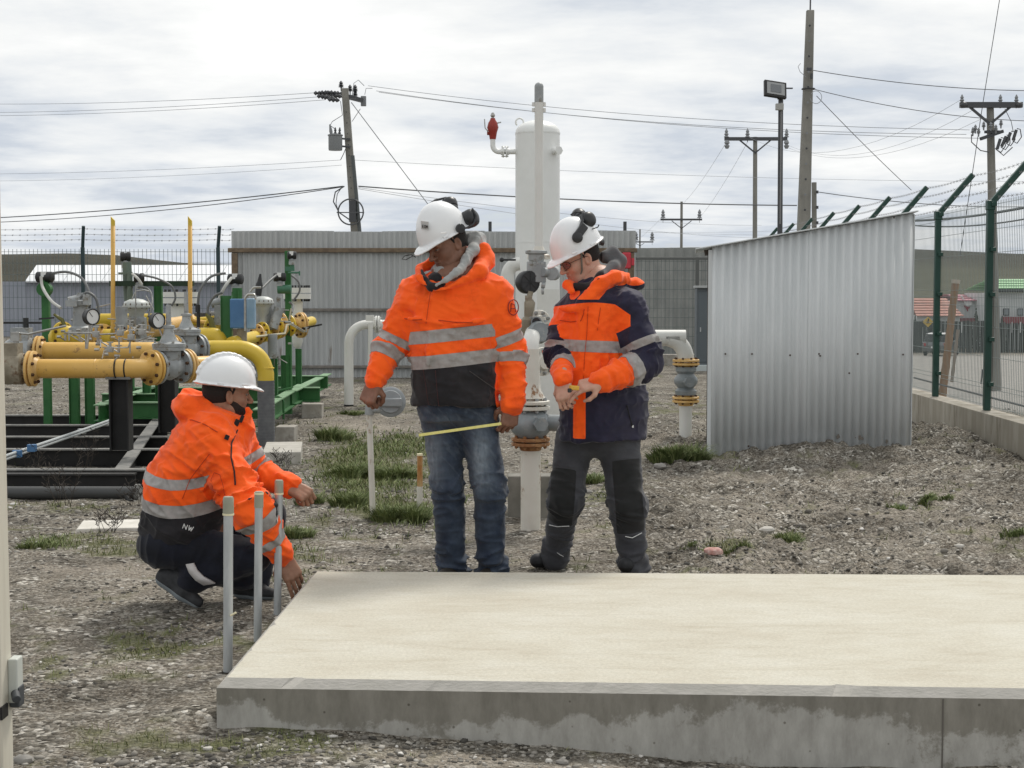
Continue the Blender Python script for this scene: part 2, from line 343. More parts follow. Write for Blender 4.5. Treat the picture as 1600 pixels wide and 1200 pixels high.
# ---- grass
def grass_mat(name, c1, c2, c3):
    m = bpy.data.materials.new(name); m.use_nodes = True; t = m.node_tree; p = t.nodes['Principled BSDF']; p.inputs['Roughness'].default_value = .7; p.inputs['Specular IOR Level'].default_value = .2
    at = N(t, 'ShaderNodeAttribute', attribute_name='tone'); r = ramp(t, [(0, c1), (.55, c2), (1, c3)]); t.links.new(at.outputs['Fac'], r.inputs[0]); t.links.new(r.outputs[0], p.inputs['Base Color']); return m
GRASS = grass_mat('grass_blade', (.07, .085, .03), (.13, .155, .055), (.25, .24, .125))
SHRUB = grass_mat('shrub_leaf', (.065, .09, .03), (.14, .18, .065), (.26, .285, .13))
DRY = grass_mat('dry_twig', (.05, .042, .035), (.09, .075, .06), (.16, .14, .11))
def blades(x, y, z, h, wd, lean, m, name, parent=None, org=(0, 0, 0), az=None):
    n = len(x); a = RNG.random(n) * 6.283 if az is None else az; L = RNG.uniform(.4, 1, n) * lean
    d = np.stack([np.cos(a), np.sin(a)], 1); w_ = np.stack([-np.sin(a + .6), np.cos(a + .6)], 1) * wd[:, None]
    b = np.stack([x, y], 1); q = []
    for f_, ww in ((0, 1), (.55, .8), (1, .08)):
        c = b + d * (L * h * f_ ** 1.6)[:, None]; zz = z + h * f_ * np.sqrt(np.clip(1 - (L * f_) ** 2 * .6, .1, 1))
        for s in (-1, 1): q.append(np.concatenate([c + s * w_ * ww, zz[:, None]], 1))
    v = np.stack(q, 1).reshape(-1, 3); f = np.array([(0, 1, 3, 2), (2, 3, 5, 4)])[None] + (np.arange(n) * 6)[:, None, None]
    o = npmesh(name, v, f.reshape(-1, 4), m, parent, smooth=False, org=org)
    t_ = np.repeat(RNG.random(n) ** .9, 6).astype(np.float32); a_ = o.data.attributes.new('tone', 'FLOAT', 'POINT'); a_.data.foreach_set('value', t_); return o
x, y = scatter(150000, 4.5, 18, .9); g, s_, px_, py_ = patchmask(x, y)
pp = np.stack([x, y, 0 * x], 1); g = g + fbm(pp * 3.2, 3, 31) * .5 + fbm(pp * 11, 2, 41) * .4
k = (g - .5 > RNG.random(len(x)) * .8) & ~blocked(x, y); x, y = x[k], y[k]
o = blades(x, y, terrain(x, y) - .002, RNG.uniform(.010, .038, len(x)) * (1 + .5 * (y > 8)), RNG.uniform(.0011, .0024, len(x)) * (y / 6), .9, GRASS, 'grass')
tag(o, 'short patchy green and straw coloured grass growing through the gravel', 'grass', kind='stuff')
x, y = scatter(130000, 6.5, 16, .9); g, s_, px_, py_ = patchmask(x, y); wz = (px_ > 420) & (px_ < 780)
pp = np.stack([x, y, 0 * x], 1); cl = fbm(pp * 5, 3, 61) * .5 + fbm(pp * 17, 1, 62) * .3; k = (g * 1.0 + cl - .36 > RNG.random(len(x)) * .9) & ~blocked(x, y) & (wz | (g > .8)); x, y, cl = x[k], y[k], cl[k]
o = blades(x, y, terrain(x, y) - .002, RNG.uniform(.025, .06, len(x)) * (1 + .8 * np.clip(cl, 0, 1)), RNG.uniform(.0016, .003, len(x)) * (y / 8), 1.2, SHRUB, 'ground_cover')
tag(o, 'low green weeds spreading in a broad patch around the thin white post', 'ground cover', kind='stuff')
def plant(px, py, wpx, hpx, nb, label, m=SHRUB, name='grass_tussock', cat='plant', lean=1.1, grp='tussocks growing in the gravel'):
    c = G(px, py); s = FPX / c.y; R = wpx * .6 / s; H = hpx * 1.0 / s; nb = int(nb * 1.5)
    z0 = gz(c.x, c.y); t = thing(name, (c.x, c.y, z0), label, cat, grp)
    k = 9; cx = RNG.uniform(-.75, .75, k) * R; cy = RNG.uniform(-.5, .5, k) * R * .9; ch = RNG.uniform(.5, 1, k)
    i = RNG.integers(0, k, nb); r = RNG.random(nb) ** .5 * R * .32; a = RNG.random(nb) * 6.283
    x = c.x + cx[i] + r * np.cos(a); y = c.y + cy[i] + r * np.sin(a)
    h = H * ch[i] * RNG.uniform(.45, 1.05, nb) * (1 - .4 * (np.abs(cx[i]) / R))
    o = blades(x, y, terrain(x, y) - .01 + RNG.random(nb) * H * .12, h, RNG.uniform(.002, .0045, nb) * (c.y / 9), lean, m, 'foliage', t, org=(c.x, c.y, z0), az=a)
    o['kind'] = 'stuff'; return t
for a in [(512, 686, 62, 30, 700, 'round green tussock near the foot of the bent white pipe'),
          (565, 745, 95, 34, 1000, 'wide green tussock left of the thin white post'),
          (618, 812, 95, 40, 1200, 'dense green tussock between the thin post and the rusty stake'),
          (545, 790, 60, 32, 600, 'low green clump at the near left foot of the thin white post'),
          (625, 745, 80, 30, 800, 'green clump behind the short rusty stake'),
          (455, 838, 55, 34, 600, 'green tussock behind the crouching worker\'s forearm'),
          (488, 785, 40, 28, 400, 'small green tussock beside the crouching worker\'s raised hand'),
          (1066, 725, 88, 40, 1300, 'bushy green tussock at the left corner of the metal shed'),
          (1402, 792, 42, 20, 420, 'bright green cushion left of its twin in the open gravel right of the shed front'),
          (1462, 786, 46, 17, 420, 'bright green flat cushion right of its twin in front of the low wall'),
          (930, 755, 46, 24, 350, 'thin green tussock between the legs of the worker in glasses'),
          (1148, 872, 46, 18, 300, 'yellowish green tuft at the back edge of the concrete pad'),
          (1232, 848, 56, 18, 260, 'dark sparse tuft in the hollow in front of the shed'),
          (1582, 842, 56, 22, 300, 'dark dry tuft at the far right of the gravel'),
          (60, 856, 60, 18, 300, 'flat green tuft left of the broken concrete piece'),
          (1082, 868, 34, 12, 160, 'small pale tuft left of the pink rag'),
          (550, 648, 46, 12, 200, 'small tuft behind the thin white post at the bent pipe')]: plant(*a)
for px, py, hh, lab in [(100, 790, 60, 'dry twiggy weed leaning over the black base pipe'), (135, 735, 55, 'dry weed growing inside the black steel base'), (165, 835, 30, 'low dry weed beside the broken concrete piece'), (60, 760, 60, 'tall dry weed at the left end of the black base pipe'), (440, 735, 30, 'grey dry weed beside the concrete block under the wrapped pipe'), (215, 790, 34, 'dry weed just behind the crouching worker')]:
    c = G(px, py); s = FPX / c.y; z0 = gz(c.x, c.y); t = thing('dry_weed', (c.x, c.y, z0), lab, 'weed', 'dead weeds around the black steel base'); b = MB()
    for i in range(9):
        a = random.uniform(0, 6.28); l = hh / s * random.uniform(.6, 1.1); q = Vector((c.x + random.uniform(-.06, .06), c.y, z0)); P_ = [q]
        for j in range(4): q = q + Vector((math.cos(a) * .12 * l + random.uniform(-.02, .02), math.sin(a) * .1 * l, l * .25)); P_.append(q)
        b.tube(P_, [.0022, .002, .0016, .0013, .0008], 4)
        for j in (2, 3, 4):
            for e in range(3): b.tube([P_[j], P_[j] + Vector((random.uniform(-.05, .05), random.uniform(-.04, .04), random.uniform(.01, .05)))], [.001, .0025], 3)
    obj('stem', b, DRY, t)['kind'] = 'stuff'
# ---- single stones
STONE = mat('pale_stone', (.42, .40, .36), .85, col2=(.55, .53, .49), bump=.4, bscale=30)
STONE2 = mat('grey_stone', (.20, .19, .175), .85, col2=(.30, .285, .26), bump=.4, bscale=30)
PINK = mat('pink_cloth', (.45, .22, .19), .9, col2=(.58, .42, .38), nscale=25)
def rock(px, py, w_, label, m, hz=.5, name='stone', cat='stone', grp='single stones lying in the gravel'):
    c = G(px, py); s = FPX / c.y; c.z = gz(c.x, c.y); r = w_ / 2 / s; b = MB(); b.ball((0, 0, 0), (1, .7, hz), 12); v = b.v[0]
    v = v * (1 + .22 * fbm(v * 1.7 + random.random() * 50, 3, 5))[:, None] * r; b.v[0] = v + V3(c) + V3((0, 0, r * hz * .45))
    o = obj(name, b, m, smooth=True); tag(o, label, cat, grp)
rock(1114, 880, 34, 'crumpled pink rag lying behind the concrete pad', PINK, .4, 'cloth_rag', 'rag', None)
for a in [(1198, 845, 24, 'pale flat stone in the hollow in front of the shed', STONE), (1340, 800, 12, 'small white stone left of the bright green cushion', STONE), (1500, 862, 15, 'white stone near the back edge of the pad at right', STONE), (1304, 802, 14, 'white flat stone in the middle of the earth before the shed', STONE),
          (880, 1168, 22, 'dark rounded stone against the foot of the pad', STONE2), (325, 1172, 16, 'pale stone below the left corner of the pad', STONE), (298, 1060, 12, 'white stone beside the nearest conduit', STONE), (38, 1192, 34, 'grey stone at the foot of the white post', STONE2), (1030, 735, 22, 'large grey pebble left of the bushy tussock', STONE2), (917, 772, 18, 'rounded grey stone between the trouser legs of the worker in glasses', STONE2)]: rock(*a)

# ================================================================== CONCRETE PAD
PT, PS = None, None
def pad_mats():
    m = bpy.data.materials.new('pad_top'); m.use_nodes = True; t = m.node_tree; LL = t.links.new; p = t.nodes['Principled BSDF']; p.inputs['Roughness'].default_value = .8; p.inputs['Specular IOR Level'].default_value = .25
    tc = N(t, 'ShaderNodeTexCoord'); mp = N(t, 'ShaderNodeMapping'); mp.inputs['Scale'].default_value = (.8, 1.5, 1); LL(tc.outputs['Object'], mp.inputs[0])
    n = N(t, 'ShaderNodeTexNoise', i_Scale=1.7, i_Detail=10., i_Roughness=.75, i_Distortion=.15); LL(mp.outputs[0], n.inputs['Vector'])
    r = ramp(t, [(.32, (.45, .415, .34)), (.48, (.50, .475, .40)), (.58, (.53, .51, .44)), (.74, (.56, .545, .485))]); LL(n.outputs[0], r.inputs[0])
    g = N(t, 'ShaderNodeTexNoise', i_Scale=75., i_Detail=8., i_Roughness=.8); LL(tc.outputs['Object'], g.inputs['Vector']); gr = ramp(t, [(.34, (.80, .80, .79)), (.60, (1.05, 1.05, 1.05))]); LL(g.outputs[0], gr.inputs[0])
    mu = N(t, 'ShaderNodeMix', data_type='RGBA', blend_type='MULTIPLY', i_0=1.); LL(r.outputs[0], mu.inputs[6]); LL(gr.outputs[0], mu.inputs[7])
    v = N(t, 'ShaderNodeTexVoronoi', i_Scale=9.); LL(tc.outputs['Object'], v.inputs['Vector']); vr = ramp(t, [(.012, (.45, .42, .38)), (.03, (1, 1, 1))]); LL(v.outputs['Distance'], vr.inputs[0])
    m2 = N(t, 'ShaderNodeMix', data_type='RGBA', blend_type='MULTIPLY', i_0=.7); LL(mu.outputs[2], m2.inputs[6]); LL(vr.outputs[0], m2.inputs[7]); LL(m2.outputs[2], p.inputs['Base Color'])
    src = p.inputs['Base Color'].links[0].from_socket
    tw = N(t, 'ShaderNodeTexNoise', i_Scale=3.2, i_Detail=9., i_Roughness=.8, i_Distortion=.8); mp2 = N(t, 'ShaderNodeMapping'); mp2.inputs['Scale'].default_value = (.55, 3.2, 1); mp2.inputs['Rotation'].default_value = (0, 0, .12); LL(tc.outputs['Object'], mp2.inputs[0]); LL(mp2.outputs[0], tw.inputs['Vector'])
    tr_ = ramp(t, [(.36, (.80, .76, .69)), (.47, (1, 1, 1)), (.60, (1.03, 1.03, 1.02)), (.68, (.90, .87, .82))]); LL(tw.outputs[0], tr_.inputs[0]); m3 = N(t, 'ShaderNodeMix', data_type='RGBA', blend_type='MULTIPLY', i_0=.5); LL(src, m3.inputs[6]); LL(tr_.outputs[0], m3.inputs[7])
    sp2 = N(t, 'ShaderNodeTexNoise', i_Scale=34., i_Detail=6., i_Roughness=.8); LL(tc.outputs['Object'], sp2.inputs['Vector']); sr = ramp(t, [(.655, (1, 1, 1)), (.72, (.66, .62, .56))]); LL(sp2.outputs[0], sr.inputs[0]); m4 = N(t, 'ShaderNodeMix', data_type='RGBA', blend_type='MULTIPLY', i_0=.8); LL(m3.outputs[2], m4.inputs[6]); LL(sr.outputs[0], m4.inputs[7]); LL(m4.outputs[2], p.inputs['Base Color'])
    b = N(t, 'ShaderNodeBump', i_Strength=.45, i_Distance=.0025); LL(g.outputs[0], b.inputs['Height']); b2 = N(t, 'ShaderNodeBump', i_Strength=.35, i_Distance=.006); LL(tw.outputs[0], b2.inputs['Height']); LL(b.outputs[0], b2.inputs['Normal']); LL(b2.outputs[0], p.inputs['Normal'])
    q = bpy.data.materials.new('pad_side'); q.use_nodes = True; t = q.node_tree; LL = t.links.new; p = t.nodes['Principled BSDF']; p.inputs['Roughness'].default_value = .85; p.inputs['Specular IOR Level'].default_value = .25
    tc = N(t, 'ShaderNodeTexCoord'); sx = N(t, 'ShaderNodeSeparateXYZ'); LL(tc.outputs['Object'], sx.inputs[0])
    n = N(t, 'ShaderNodeTexNoise', i_Scale=3.4, i_Detail=9., i_Roughness=.72); LL(tc.outputs['Object'], n.inputs['Vector'])
    zz = N(t, 'ShaderNodeMapRange', i_1=.33, i_2=.455, i_3=.20, i_4=-.20); LL(sx.outputs[2], zz.inputs[0])
    s = N(t, 'ShaderNodeMath', operation='ADD'); LL(n.outputs[0], s.inputs[0]); LL(zz.outputs[0], s.inputs[1])
    big_ = N(t, 'ShaderNodeTexNoise', i_Scale=1.3, i_Detail=2.); LL(tc.outputs['Object'], big_.inputs['Vector']); bm_ = N(t, 'ShaderNodeMath', operation='MULTIPLY_ADD', i_1=.9, i_2=-.47); LL(big_.outputs[0], bm_.inputs[0]); s2_ = N(t, 'ShaderNodeMath', operation='ADD'); LL(s.outputs[0], s2_.inputs[0]); LL(bm_.outputs[0], s2_.inputs[1]); s = s2_
    k = ramp(t, [(.50, 0), (.56, 1)]); LL(s.outputs[0], k.inputs[0])
    n2 = N(t, 'ShaderNodeTexNoise', i_Scale=14., i_Detail=8., i_Roughness=.7); mp = N(t, 'ShaderNodeMapping'); mp.inputs['Scale'].default_value = (1, 1, .35); LL(tc.outputs['Object'], mp.inputs[0]); LL(mp.outputs[0], n2.inputs['Vector'])
    ra = ramp(t, [(.3, (.17, .16, .135)), (.7, (.28, .265, .23))]); rb = ramp(t, [(.3, (.28, .27, .245)), (.7, (.46, .45, .415))]); LL(n2.outputs[0], ra.inputs[0]); LL(n2.outputs[0], rb.inputs[0])
    mx = N(t, 'ShaderNodeMix', data_type='RGBA'); LL(k.outputs[0], mx.inputs[0]); LL(ra.outputs[0], mx.inputs[6]); LL(rb.outputs[0], mx.inputs[7])
    v = N(t, 'ShaderNodeTexVoronoi', i_Scale=16.); LL(tc.outputs['Object'], v.inputs['Vector']); vr = ramp(t, [(.05, (.35, .33, .3)), (.09, (1, 1, 1))]); LL(v.outputs['Distance'], vr.inputs[0])
    m2 = N(t, 'ShaderNodeMix', data_type='RGBA', blend_type='MULTIPLY', i_0=.8); LL(mx.outputs[2], m2.inputs[6]); LL(vr.outputs[0], m2.inputs[7]); LL(m2.outputs[2], p.inputs['Base Color'])
    b = N(t, 'ShaderNodeBump', i_Strength=.5, i_Distance=.004); LL(n2.outputs[0], b.inputs['Height']); LL(b.outputs[0], p.inputs['Normal'])
    return m, q
PTOP, PSIDE = pad_mats()
HS = .168
FL, BL, FR, BR = G(338, 1062, HS), G(487, 891, HS), G(1600, 1079, HS), G(1600, 897, HS)
FR = FL + (FR - FL) * 1.9; BR = BL + (BR - BL) * 1.7
cen = (FL + FR + BL + BR) / 4
def ins(p, d): return p + (cen - p).normalized() * d
b = MB(); ce = .03
top = [FL, FR, BR, BL]; ti = [FL + Vector((ce, ce, 0)), FR + Vector((-ce, ce, 0)), BR + Vector((-ce, -ce, 0)), BL + Vector((ce, -ce, 0))]
lo = [Vector((p.x, p.y, HS - .028)) for p in top]; bt = [Vector((p.x, p.y, -.32)) for p in top]
b.add([tuple(p) for p in lo + bt], [(i, i + 4, (i + 1) % 4 + 4, (i + 1) % 4) for i in range(4)]); b.f = [q[::-1] for q in b.f]
pad = thing('concrete_pad', (FL.x, FL.y, -.12), 'long thick concrete pad with cream trowelled top and damp stained grey side', 'concrete pad')
obj('pad_side', b, PSIDE, pad)
CH = mat('pad_chamfer', (.38, .365, .33), .85, col2=(.44, .42, .385), nscale=30, bump=.5, bscale=120, stretch=(.4, 1, 1))
b = MB(); TI, LO = [], []
for i in range(4):
    a0, a1, c0, c1 = ti[i], ti[(i + 1) % 4], lo[i], lo[(i + 1) % 4]; n_ = 260 if i == 0 else 90
    inw = (Vector((cen.x, cen.y, 0)) - (a0 + a1) / 2); inw.z = 0; e_ = (a1 - a0).normalized(); inw = (inw - e_ * inw.dot(e_)).normalized()
    for j in range(n_):
        f_ = j / n_; q = a0.lerp(a1, f_); r_ = c0.lerp(c1, f_); ns = float(fbm(np.array([[q.x * 14, q.y * 14, 1.]]), 3, 8)[0]); n2_ = float(fbm(np.array([[q.x * 11, q.y * 11, 9.]]), 3, 3)[0])
        chip = max(0, ns - .78) * .03; TI.append(q + inw * (.0008 * ns + chip)); LO.append(r_ + Vector((0, 0, .0005 * n2_ - max(0, n2_ - .75) * .02)) + inw * .0)
M__ = len(TI); b.add([tuple(p) for p in TI + LO], [(i, i + M__, (i + 1) % M__ + M__, (i + 1) % M__) for i in range(M__)]); b.f = [q[::-1] for q in b.f]; obj('chamfer', b, CH, pad)
b = MB(); b.add([tuple(p) for p in TI], [tuple(range(M__))]); obj('pad_top', b, PTOP, pad)
jn_ = FL.lerp(FR, .475); b = MB(); b.bar((jn_.x, jn_.y - .001, -.3), (jn_.x, jn_.y - .001, HS - .03), .004, .004); obj('joint', b, mat('dark_joint', (.13, .12, .105), .9), pad)
CONC = mat('old_concrete', (.30, .28, .245), .9, col2=(.42, .40, .36), nscale=8, bump=.5, bscale=40, col3=(.2, .185, .16), n3=5, c3=(.55, .68))
CONCP = mat('pale_concrete', (.50, .48, .43), .9, col2=(.62, .60, .55), nscale=8, bump=.5, bscale=40)
def chunk(px, py, wpx, hpx, d, label, name='concrete_block', cat='concrete block', m=CONCP, rz=0., grp=None):
    c = G(px, py); s = FPX / c.y; w_, h_ = wpx / s, hpx / s; z0 = gz(c.x, c.y + d / 2); b = MB(); R = np.array(Matrix.Rotation(rz, 3, 'Z'))
    b.box((c.x, c.y + d / 2, z0 + h_ / 2 - .02), (w_, d, h_ + .04), R); o = obj(name, b, m, bev=.008); return tag(o, label, cat, grp)
chunk(430, 724, 60, 20, .9, 'concrete block under the foot of the wrapped grey pipe', rz=.12, m=mat('mid_concrete', (.36, .345, .305), .9, col2=(.46, .44, .40), nscale=8))
chunk(172, 832, 118, 7, .35, 'broken flat piece of pale concrete lying behind the crouching worker', 'concrete_piece', 'concrete piece', rz=.16)
chunk(487, 652, 32, 22, .2, 'small concrete footing under the end of the green beam', m=CONC)
chunk(445, 690, 30, 24, .25, 'concrete footing under the middle of the green beam', m=CONC)
chunk(828, 838, 0, 0, 0, 'x') if 0 else None
c = G(829, 812); chunk(829, 810, 72, 64, .18, 'upright grey concrete block behind the rusty white riser pipe', m=mat('dark_old_concrete', (.15, .145, .125), .9, col2=(.22, .21, .185), nscale=7))

# ================================================================== CONDUITS AND NEAR POST
GALV = mat('galvanised_conduit', (.40, .42, .43), .42, .35, col2=(.50, .52, .53), nscale=30, stretch=(1, 1, .2), bump=.1)
CAP = mat('olive_plastic_cap', (.27, .27, .21), .5, col2=(.33, .33, .26)); RINGM = mat('cream_tape', (.72, .66, .45), .6)
def conduit(px, pyb, pyt, wpx, capl, label, lean=0, nick=False, low=False):
    c = G(px, pyb); s = FPX / c.y; r = wpx / 2 / s; topz = W(px, pyt, c.y).z; z0 = -.2
    t = thing('conduit', (c.x, c.y, 0), label, 'pipe', 'capped conduits standing beside the pad'); tp = Vector((c.x + lean / s, c.y, topz)); bt = Vector((c.x, c.y, z0)); cl = capl / s
    d = (tp - bt).normalized(); b = MB(); b.cyl(bt, tp - d * cl, r, n=20); obj('tube', b, GALV, t, True)
    b = MB(); b.lathe([(r * 1.13, 0), (r * 1.16, .003), (r * 1.13, cl * .5), (r * 1.13, cl * .55), (r * 1.13, cl - .006), (r * .95, cl)], tp - d * cl, d, 20); obj('cap', b, CAP, t, True)
    b = MB(); b.cyl(tp - d * (cl + .008), tp - d * (cl + .0005), r * 1.2, n=20) if not low else b.cyl(tp - d * .012, tp - d * .004, r * 1.18, n=20); obj('tape_ring', b, RINGM, t, True)
    if nick: b = MB(); b.tube([W(px + 5, 962, c.y - .02), W(px + 14, 957, c.y - .02)], .004, 6); obj('tape_end', b, RINGM, t)
conduit(355, 1052, 776, 15, 26, 'nearest and tallest of the three grey capped conduits at the pad corner', 5, nick=True)
conduit(401, 1000, 768, 12.5, 25, 'middle of the three grey capped conduits beside the pad', 6, low=True)
conduit(432, 962, 750, 12, 20, 'farthest of the three grey capped conduits, next to the reaching hand', 6)
def post_mat():
    m = mat('white_post_paint', (.60, .57, .48), .5, col2=(.50, .46, .38), nscale=3, contrast=(.45, .7), col3=(.42, .24, .08), n3=3.2, c3=(.60, .66), stretch=(6, 6, .5)); return m
pr = W(23, 1200, 4.1); p_t = W(1, 250, 4.1); sl = (p_t.x - pr.x) / (p_t.z - pr.z); xe = lambda z: pr.x + sl * (z - pr.z)
t = thing('white_post', (pr.x - .06, 4.0, 0), 'white painted steel post with rust streaks at the left edge of the frame', 'post')
zt = 3.0
b = MB(); v = [(xe(z) - dx_, 4.0 + dy_, z) for z in (-.2, zt) for dx_, dy_ in ((.11, 0), (0, 0), (0, .1), (.11, .1))]; b.add(v, [(0, 1, 5, 4), (1, 2, 6, 5), (2, 3, 7, 6), (3, 0, 4, 7), (4, 5, 6, 7)]); obj('column', b, post_mat(), t, bev=.010)
b = MB(); b.box((pr.x + .012, 4.085, W(30, 1062, 4).z - .02), (.026, .05, .12)); obj('box_cover', b, mat('box_grey', (.52, .54, .50), .5, col2=(.45, .47, .43)), t, bev=.004)
b = MB(); b.box((pr.x + .015, 4.085, W(30, 1100, 4).z), (.026, .045, .055)); b.cyl((pr.x + .018, 4.06, W(30, 1092, 4).z), (pr.x + .032, 4.03, W(30, 1098, 4).z), .012, n=10); obj('plug', b, mat('dark_rubber', (.05, .055, .06), .6), t, bev=.003)
b = MB(); b.box((pr.x - .05, 3.995, W(10, 1115, 4).z), (.07, .006, .035)); b.box((pr.x + .001, 4.02, W(10, 1115, 4).z), (.006, .05, .034)); obj('tape', b, mat('black_tape', (.008, .008, .008), .5), t)

# ================================================================== CORRUGATED SHEETS
ZINC = mat('zinc_sheet', (.53, .555, .56), .7, .0, col2=(.62, .64, .645), nscale=2.2, contrast=(.35, .7), stretch=(2.5, 2.5, .5), spec=.4, bump=.08, bscale=20)
ZINC2 = mat('dull_zinc_sheet', (.37, .385, .385), .7, .0, col2=(.47, .485, .48), nscale=1.2, contrast=(.35, .65), stretch=(3, 3, .4), col3=(.22, .19, .16), n3=1.5, c3=(.62, .7))
def corr(mb, p0, p1, z0, z1a, z1b, pitch=.076, amp=.0115, per=6, thick=0, dent=0):
    p0, p1 = Vector((p0[0], p0[1])), Vector((p1[0], p1[1])); l = (p1 - p0).length; n = max(int(l / pitch * per), 4); d = (p1 - p0) / l; nn_ = Vector((d.y, -d.x)); rows = 5 if dent else 2; A = []
    for j in range(rows):
        q = []
        for i in range(n + 1):
            s = i / n * l; o = amp * math.sin(2 * math.pi * s / pitch); zt_ = z1a + (z1b - z1a) * i / n; zz = z0 + (zt_ - z0) * j / (rows - 1)
            o += dent * math.sin(s * 4.1 + j * 1.3) * (.5 if 0 < j < rows - 1 else .2)
            p = p0 + d * s + nn_ * o; q.append((p.x, p.y, zz))
        A.append(q)
    for j in range(rows - 1): mb.strip(A[j + 1], A[j])
# ---- the shed
sA = G(1110, 716); sA = Vector((sA.x, sA.y)); sB = Vector((W(1424, 600, 13.6).x, 13.6)); zb = -.08
hl = W(1103, 384, sA.y).z; hr = W(1426, 331, 13.6).z
shed = thing('metal_shed', (sA.x, sA.y, 0), 'lean-to shed of pale grey corrugated metal with a sloping roof', 'shed')
dv = (sB - sA); ln = dv.length; dv /= ln; nb_ = Vector((-dv.y, dv.x)); side = Vector((.118, 1)).normalized()
cuts = [0, .47, 1.0]
for i in range(2):
    a, c = sA + dv * ln * cuts[i] - nb_ * (.003 * i), sA + dv * (ln * cuts[i + 1] + (.02 if i == 0 else 0)) - nb_ * (.003 * i)
    b = MB(); corr(b, a, c, zb, hl + (hr - hl) * cuts[i] - .012, hl + (hr - hl) * cuts[i + 1] - .012, dent=0, per=8); o = obj('wall_sheet', b, ZINC, shed, True)
    s_ = o.modifiers.new('t', 'SOLIDIFY'); s_.thickness = .0015
bk = 1.25
a2 = sA + side * bk; b2 = sB + side * bk
b = MB(); corr(b, a2, sA + side * .03, zb, hl - .02, hl - .02); obj('side_sheet', b, ZINC, shed, True)
b = MB(); corr(b, sB, b2, zb, hr - .02, hr - .02); obj('side_sheet', b, ZINC, shed, True)
b = MB(); corr(b, b2, a2, zb, hr - .02, hl - .02); obj('back_sheet', b, ZINC, shed, True)
b = MB(); q = sA - nb_ * .012 + dv * .012; b.box((q.x - .028, q.y + .01, (hl + zb) / 2 - .01), (.034, .004, hl - zb - .05)); obj('edge_trim', b, ZINC, shed)
WOODD = mat('dark_frame_wood', (.045, .035, .028), .85)
b = MB(); q = sA - nb_ * .0 - dv * .012 + side * .04; b.box((q.x, q.y + .02, hl / 2 - .06), (.04, .05, hl + .0)); obj('corner_stud', b, WOODD, shed)
b = MB(); r0 = sA - dv * .16 - nb_ * .05; r1 = sB + dv * .02 - nb_ * .05
R0, R1 = Vector((r0.x, r0.y, hl - .035)), Vector((r1.x, r1.y, hr + .0)); b3 = [R0, R1, R1 + Vector((side.x, side.y, -.0)) * (bk + .1), R0 + Vector((side.x, side.y, 0)) * (bk + .1)]
n = 40; A = []; B = []
for i in range(n * 4 + 1):
    f_ = i / (n * 4); A.append(tuple(R0.lerp(R1, f_) + Vector((0, 0, .0)))); B.append(tuple(b3[3].lerp(b3[2], f_)))
b.strip(A, B); o = obj('roof', b, ZINC, shed, True); s_ = o.modifiers.new('t', 'SOLIDIFY'); s_.thickness = .012; s_.offset = 1
b = MB(); q0, q1 = sA + nb_ * .03, sB + nb_ * .03; b.bar((q0.x - .05, q0.y, hl - .06), (q1.x - .02, q1.y, hr - .06), .05, .05); obj('rafter', b, WOODD, shed)
SCREW = mat('rust_screw', (.07, .05, .04), .7)
sp0 = thing
for px, py in [(1131, 553), (1172, 553), (1231, 555), (1276, 553), (1278, 556), (1337, 553), (1409, 554), (1324, 583), (1168, 697), (1391, 340), (1268, 355), (1216, 366)]:
    f_ = (px - 1110) / 314; q = sA + dv * ln * f_ - nb_ * .012; b = MB(); z_ = W(px, py, q.y).z; b.lathe([(.0085, 0), (.0085, .003), (.004, .006)], (q.x, q.y, z_), (-nb_.x, -nb_.y, 0), 8); obj('screw', b, SCREW, shed)
MUD = mat('dry_mud', (.16, .145, .125), .95, bump=.5)
for px, py, w_, h_ in [(1292, 692, 26, 12), (1342, 684, 16, 10), (1308, 682, 8, 10), (1322, 697, 6, 7), (1395, 696, 9, 10), (1385, 690, 5, 9)]:
    f_ = (px - 1110) / 314; q = sA + dv * ln * f_ - nb_ * .0105; s = FPX / q.y; b = MB(); P_ = []
    for i in range(14):
        a = i / 14 * 6.283; r_ = .5 * random.uniform(.5, 1.0); P_.append((q.x + math.cos(a) * w_ * r_ / s, q.y - .002, W(px, py, q.y).z + math.sin(a) * h_ * r_ / s))
    b.add(P_, [tuple(range(14))[::-1]]); o = obj('mud_stain', b, MUD, shed); s_ = o.modifiers.new('t', 'SOLIDIFY'); s_.thickness = .003
# ---- sheet wall at the back
RUSTW = mat('rusty_rail', (.13, .095, .065), .85, col2=(.20, .15, .10), nscale=12, stretch=(1, 1, 1))
GREYR = mat('grey_rail', (.15, .14, .125), .8, col2=(.22, .2, .18), nscale=10)
ZW = 25.8; x0, x1 = W(363, 500, ZW).x, W(990, 500, ZW).x; zt = W(500, 361, ZW).z; zm = W(500, 391, ZW - .04).z
swall = thing('sheet_metal_wall', ((x0 + x1) / 2, ZW, 0), 'long grey corrugated metal wall with rusty rails behind the workers', 'wall')
nsh = 8
for i in range(nsh):
    a, c = x0 + (x1 - x0) * i / nsh, x0 + (x1 - x0) * (i + 1) / nsh + .03
    b = MB(); corr(b, (a, ZW + .004 * (i % 2)), (c, ZW + .004 * (i % 2)), -.1, zt + .01 * math.sin(i * 2), zt + .01 * math.sin(i * 2 + 1), per=6, amp=.017, pitch=.09); obj('sheet', b, ZINC2, swall, True)
b = MB(); b.box(((x0 + x1) / 2, ZW - .05, zm), (x1 - x0 + .1, .07, .075)); obj('rail', b, RUSTW, swall, bev=.01)
for py in (484, 573): b = MB(); b.box(((x0 + x1) / 2, ZW - .045, W(0, py, ZW).z), (x1 - x0, .05, .05)); obj('rail', b, GREYR, swall, bev=.008)
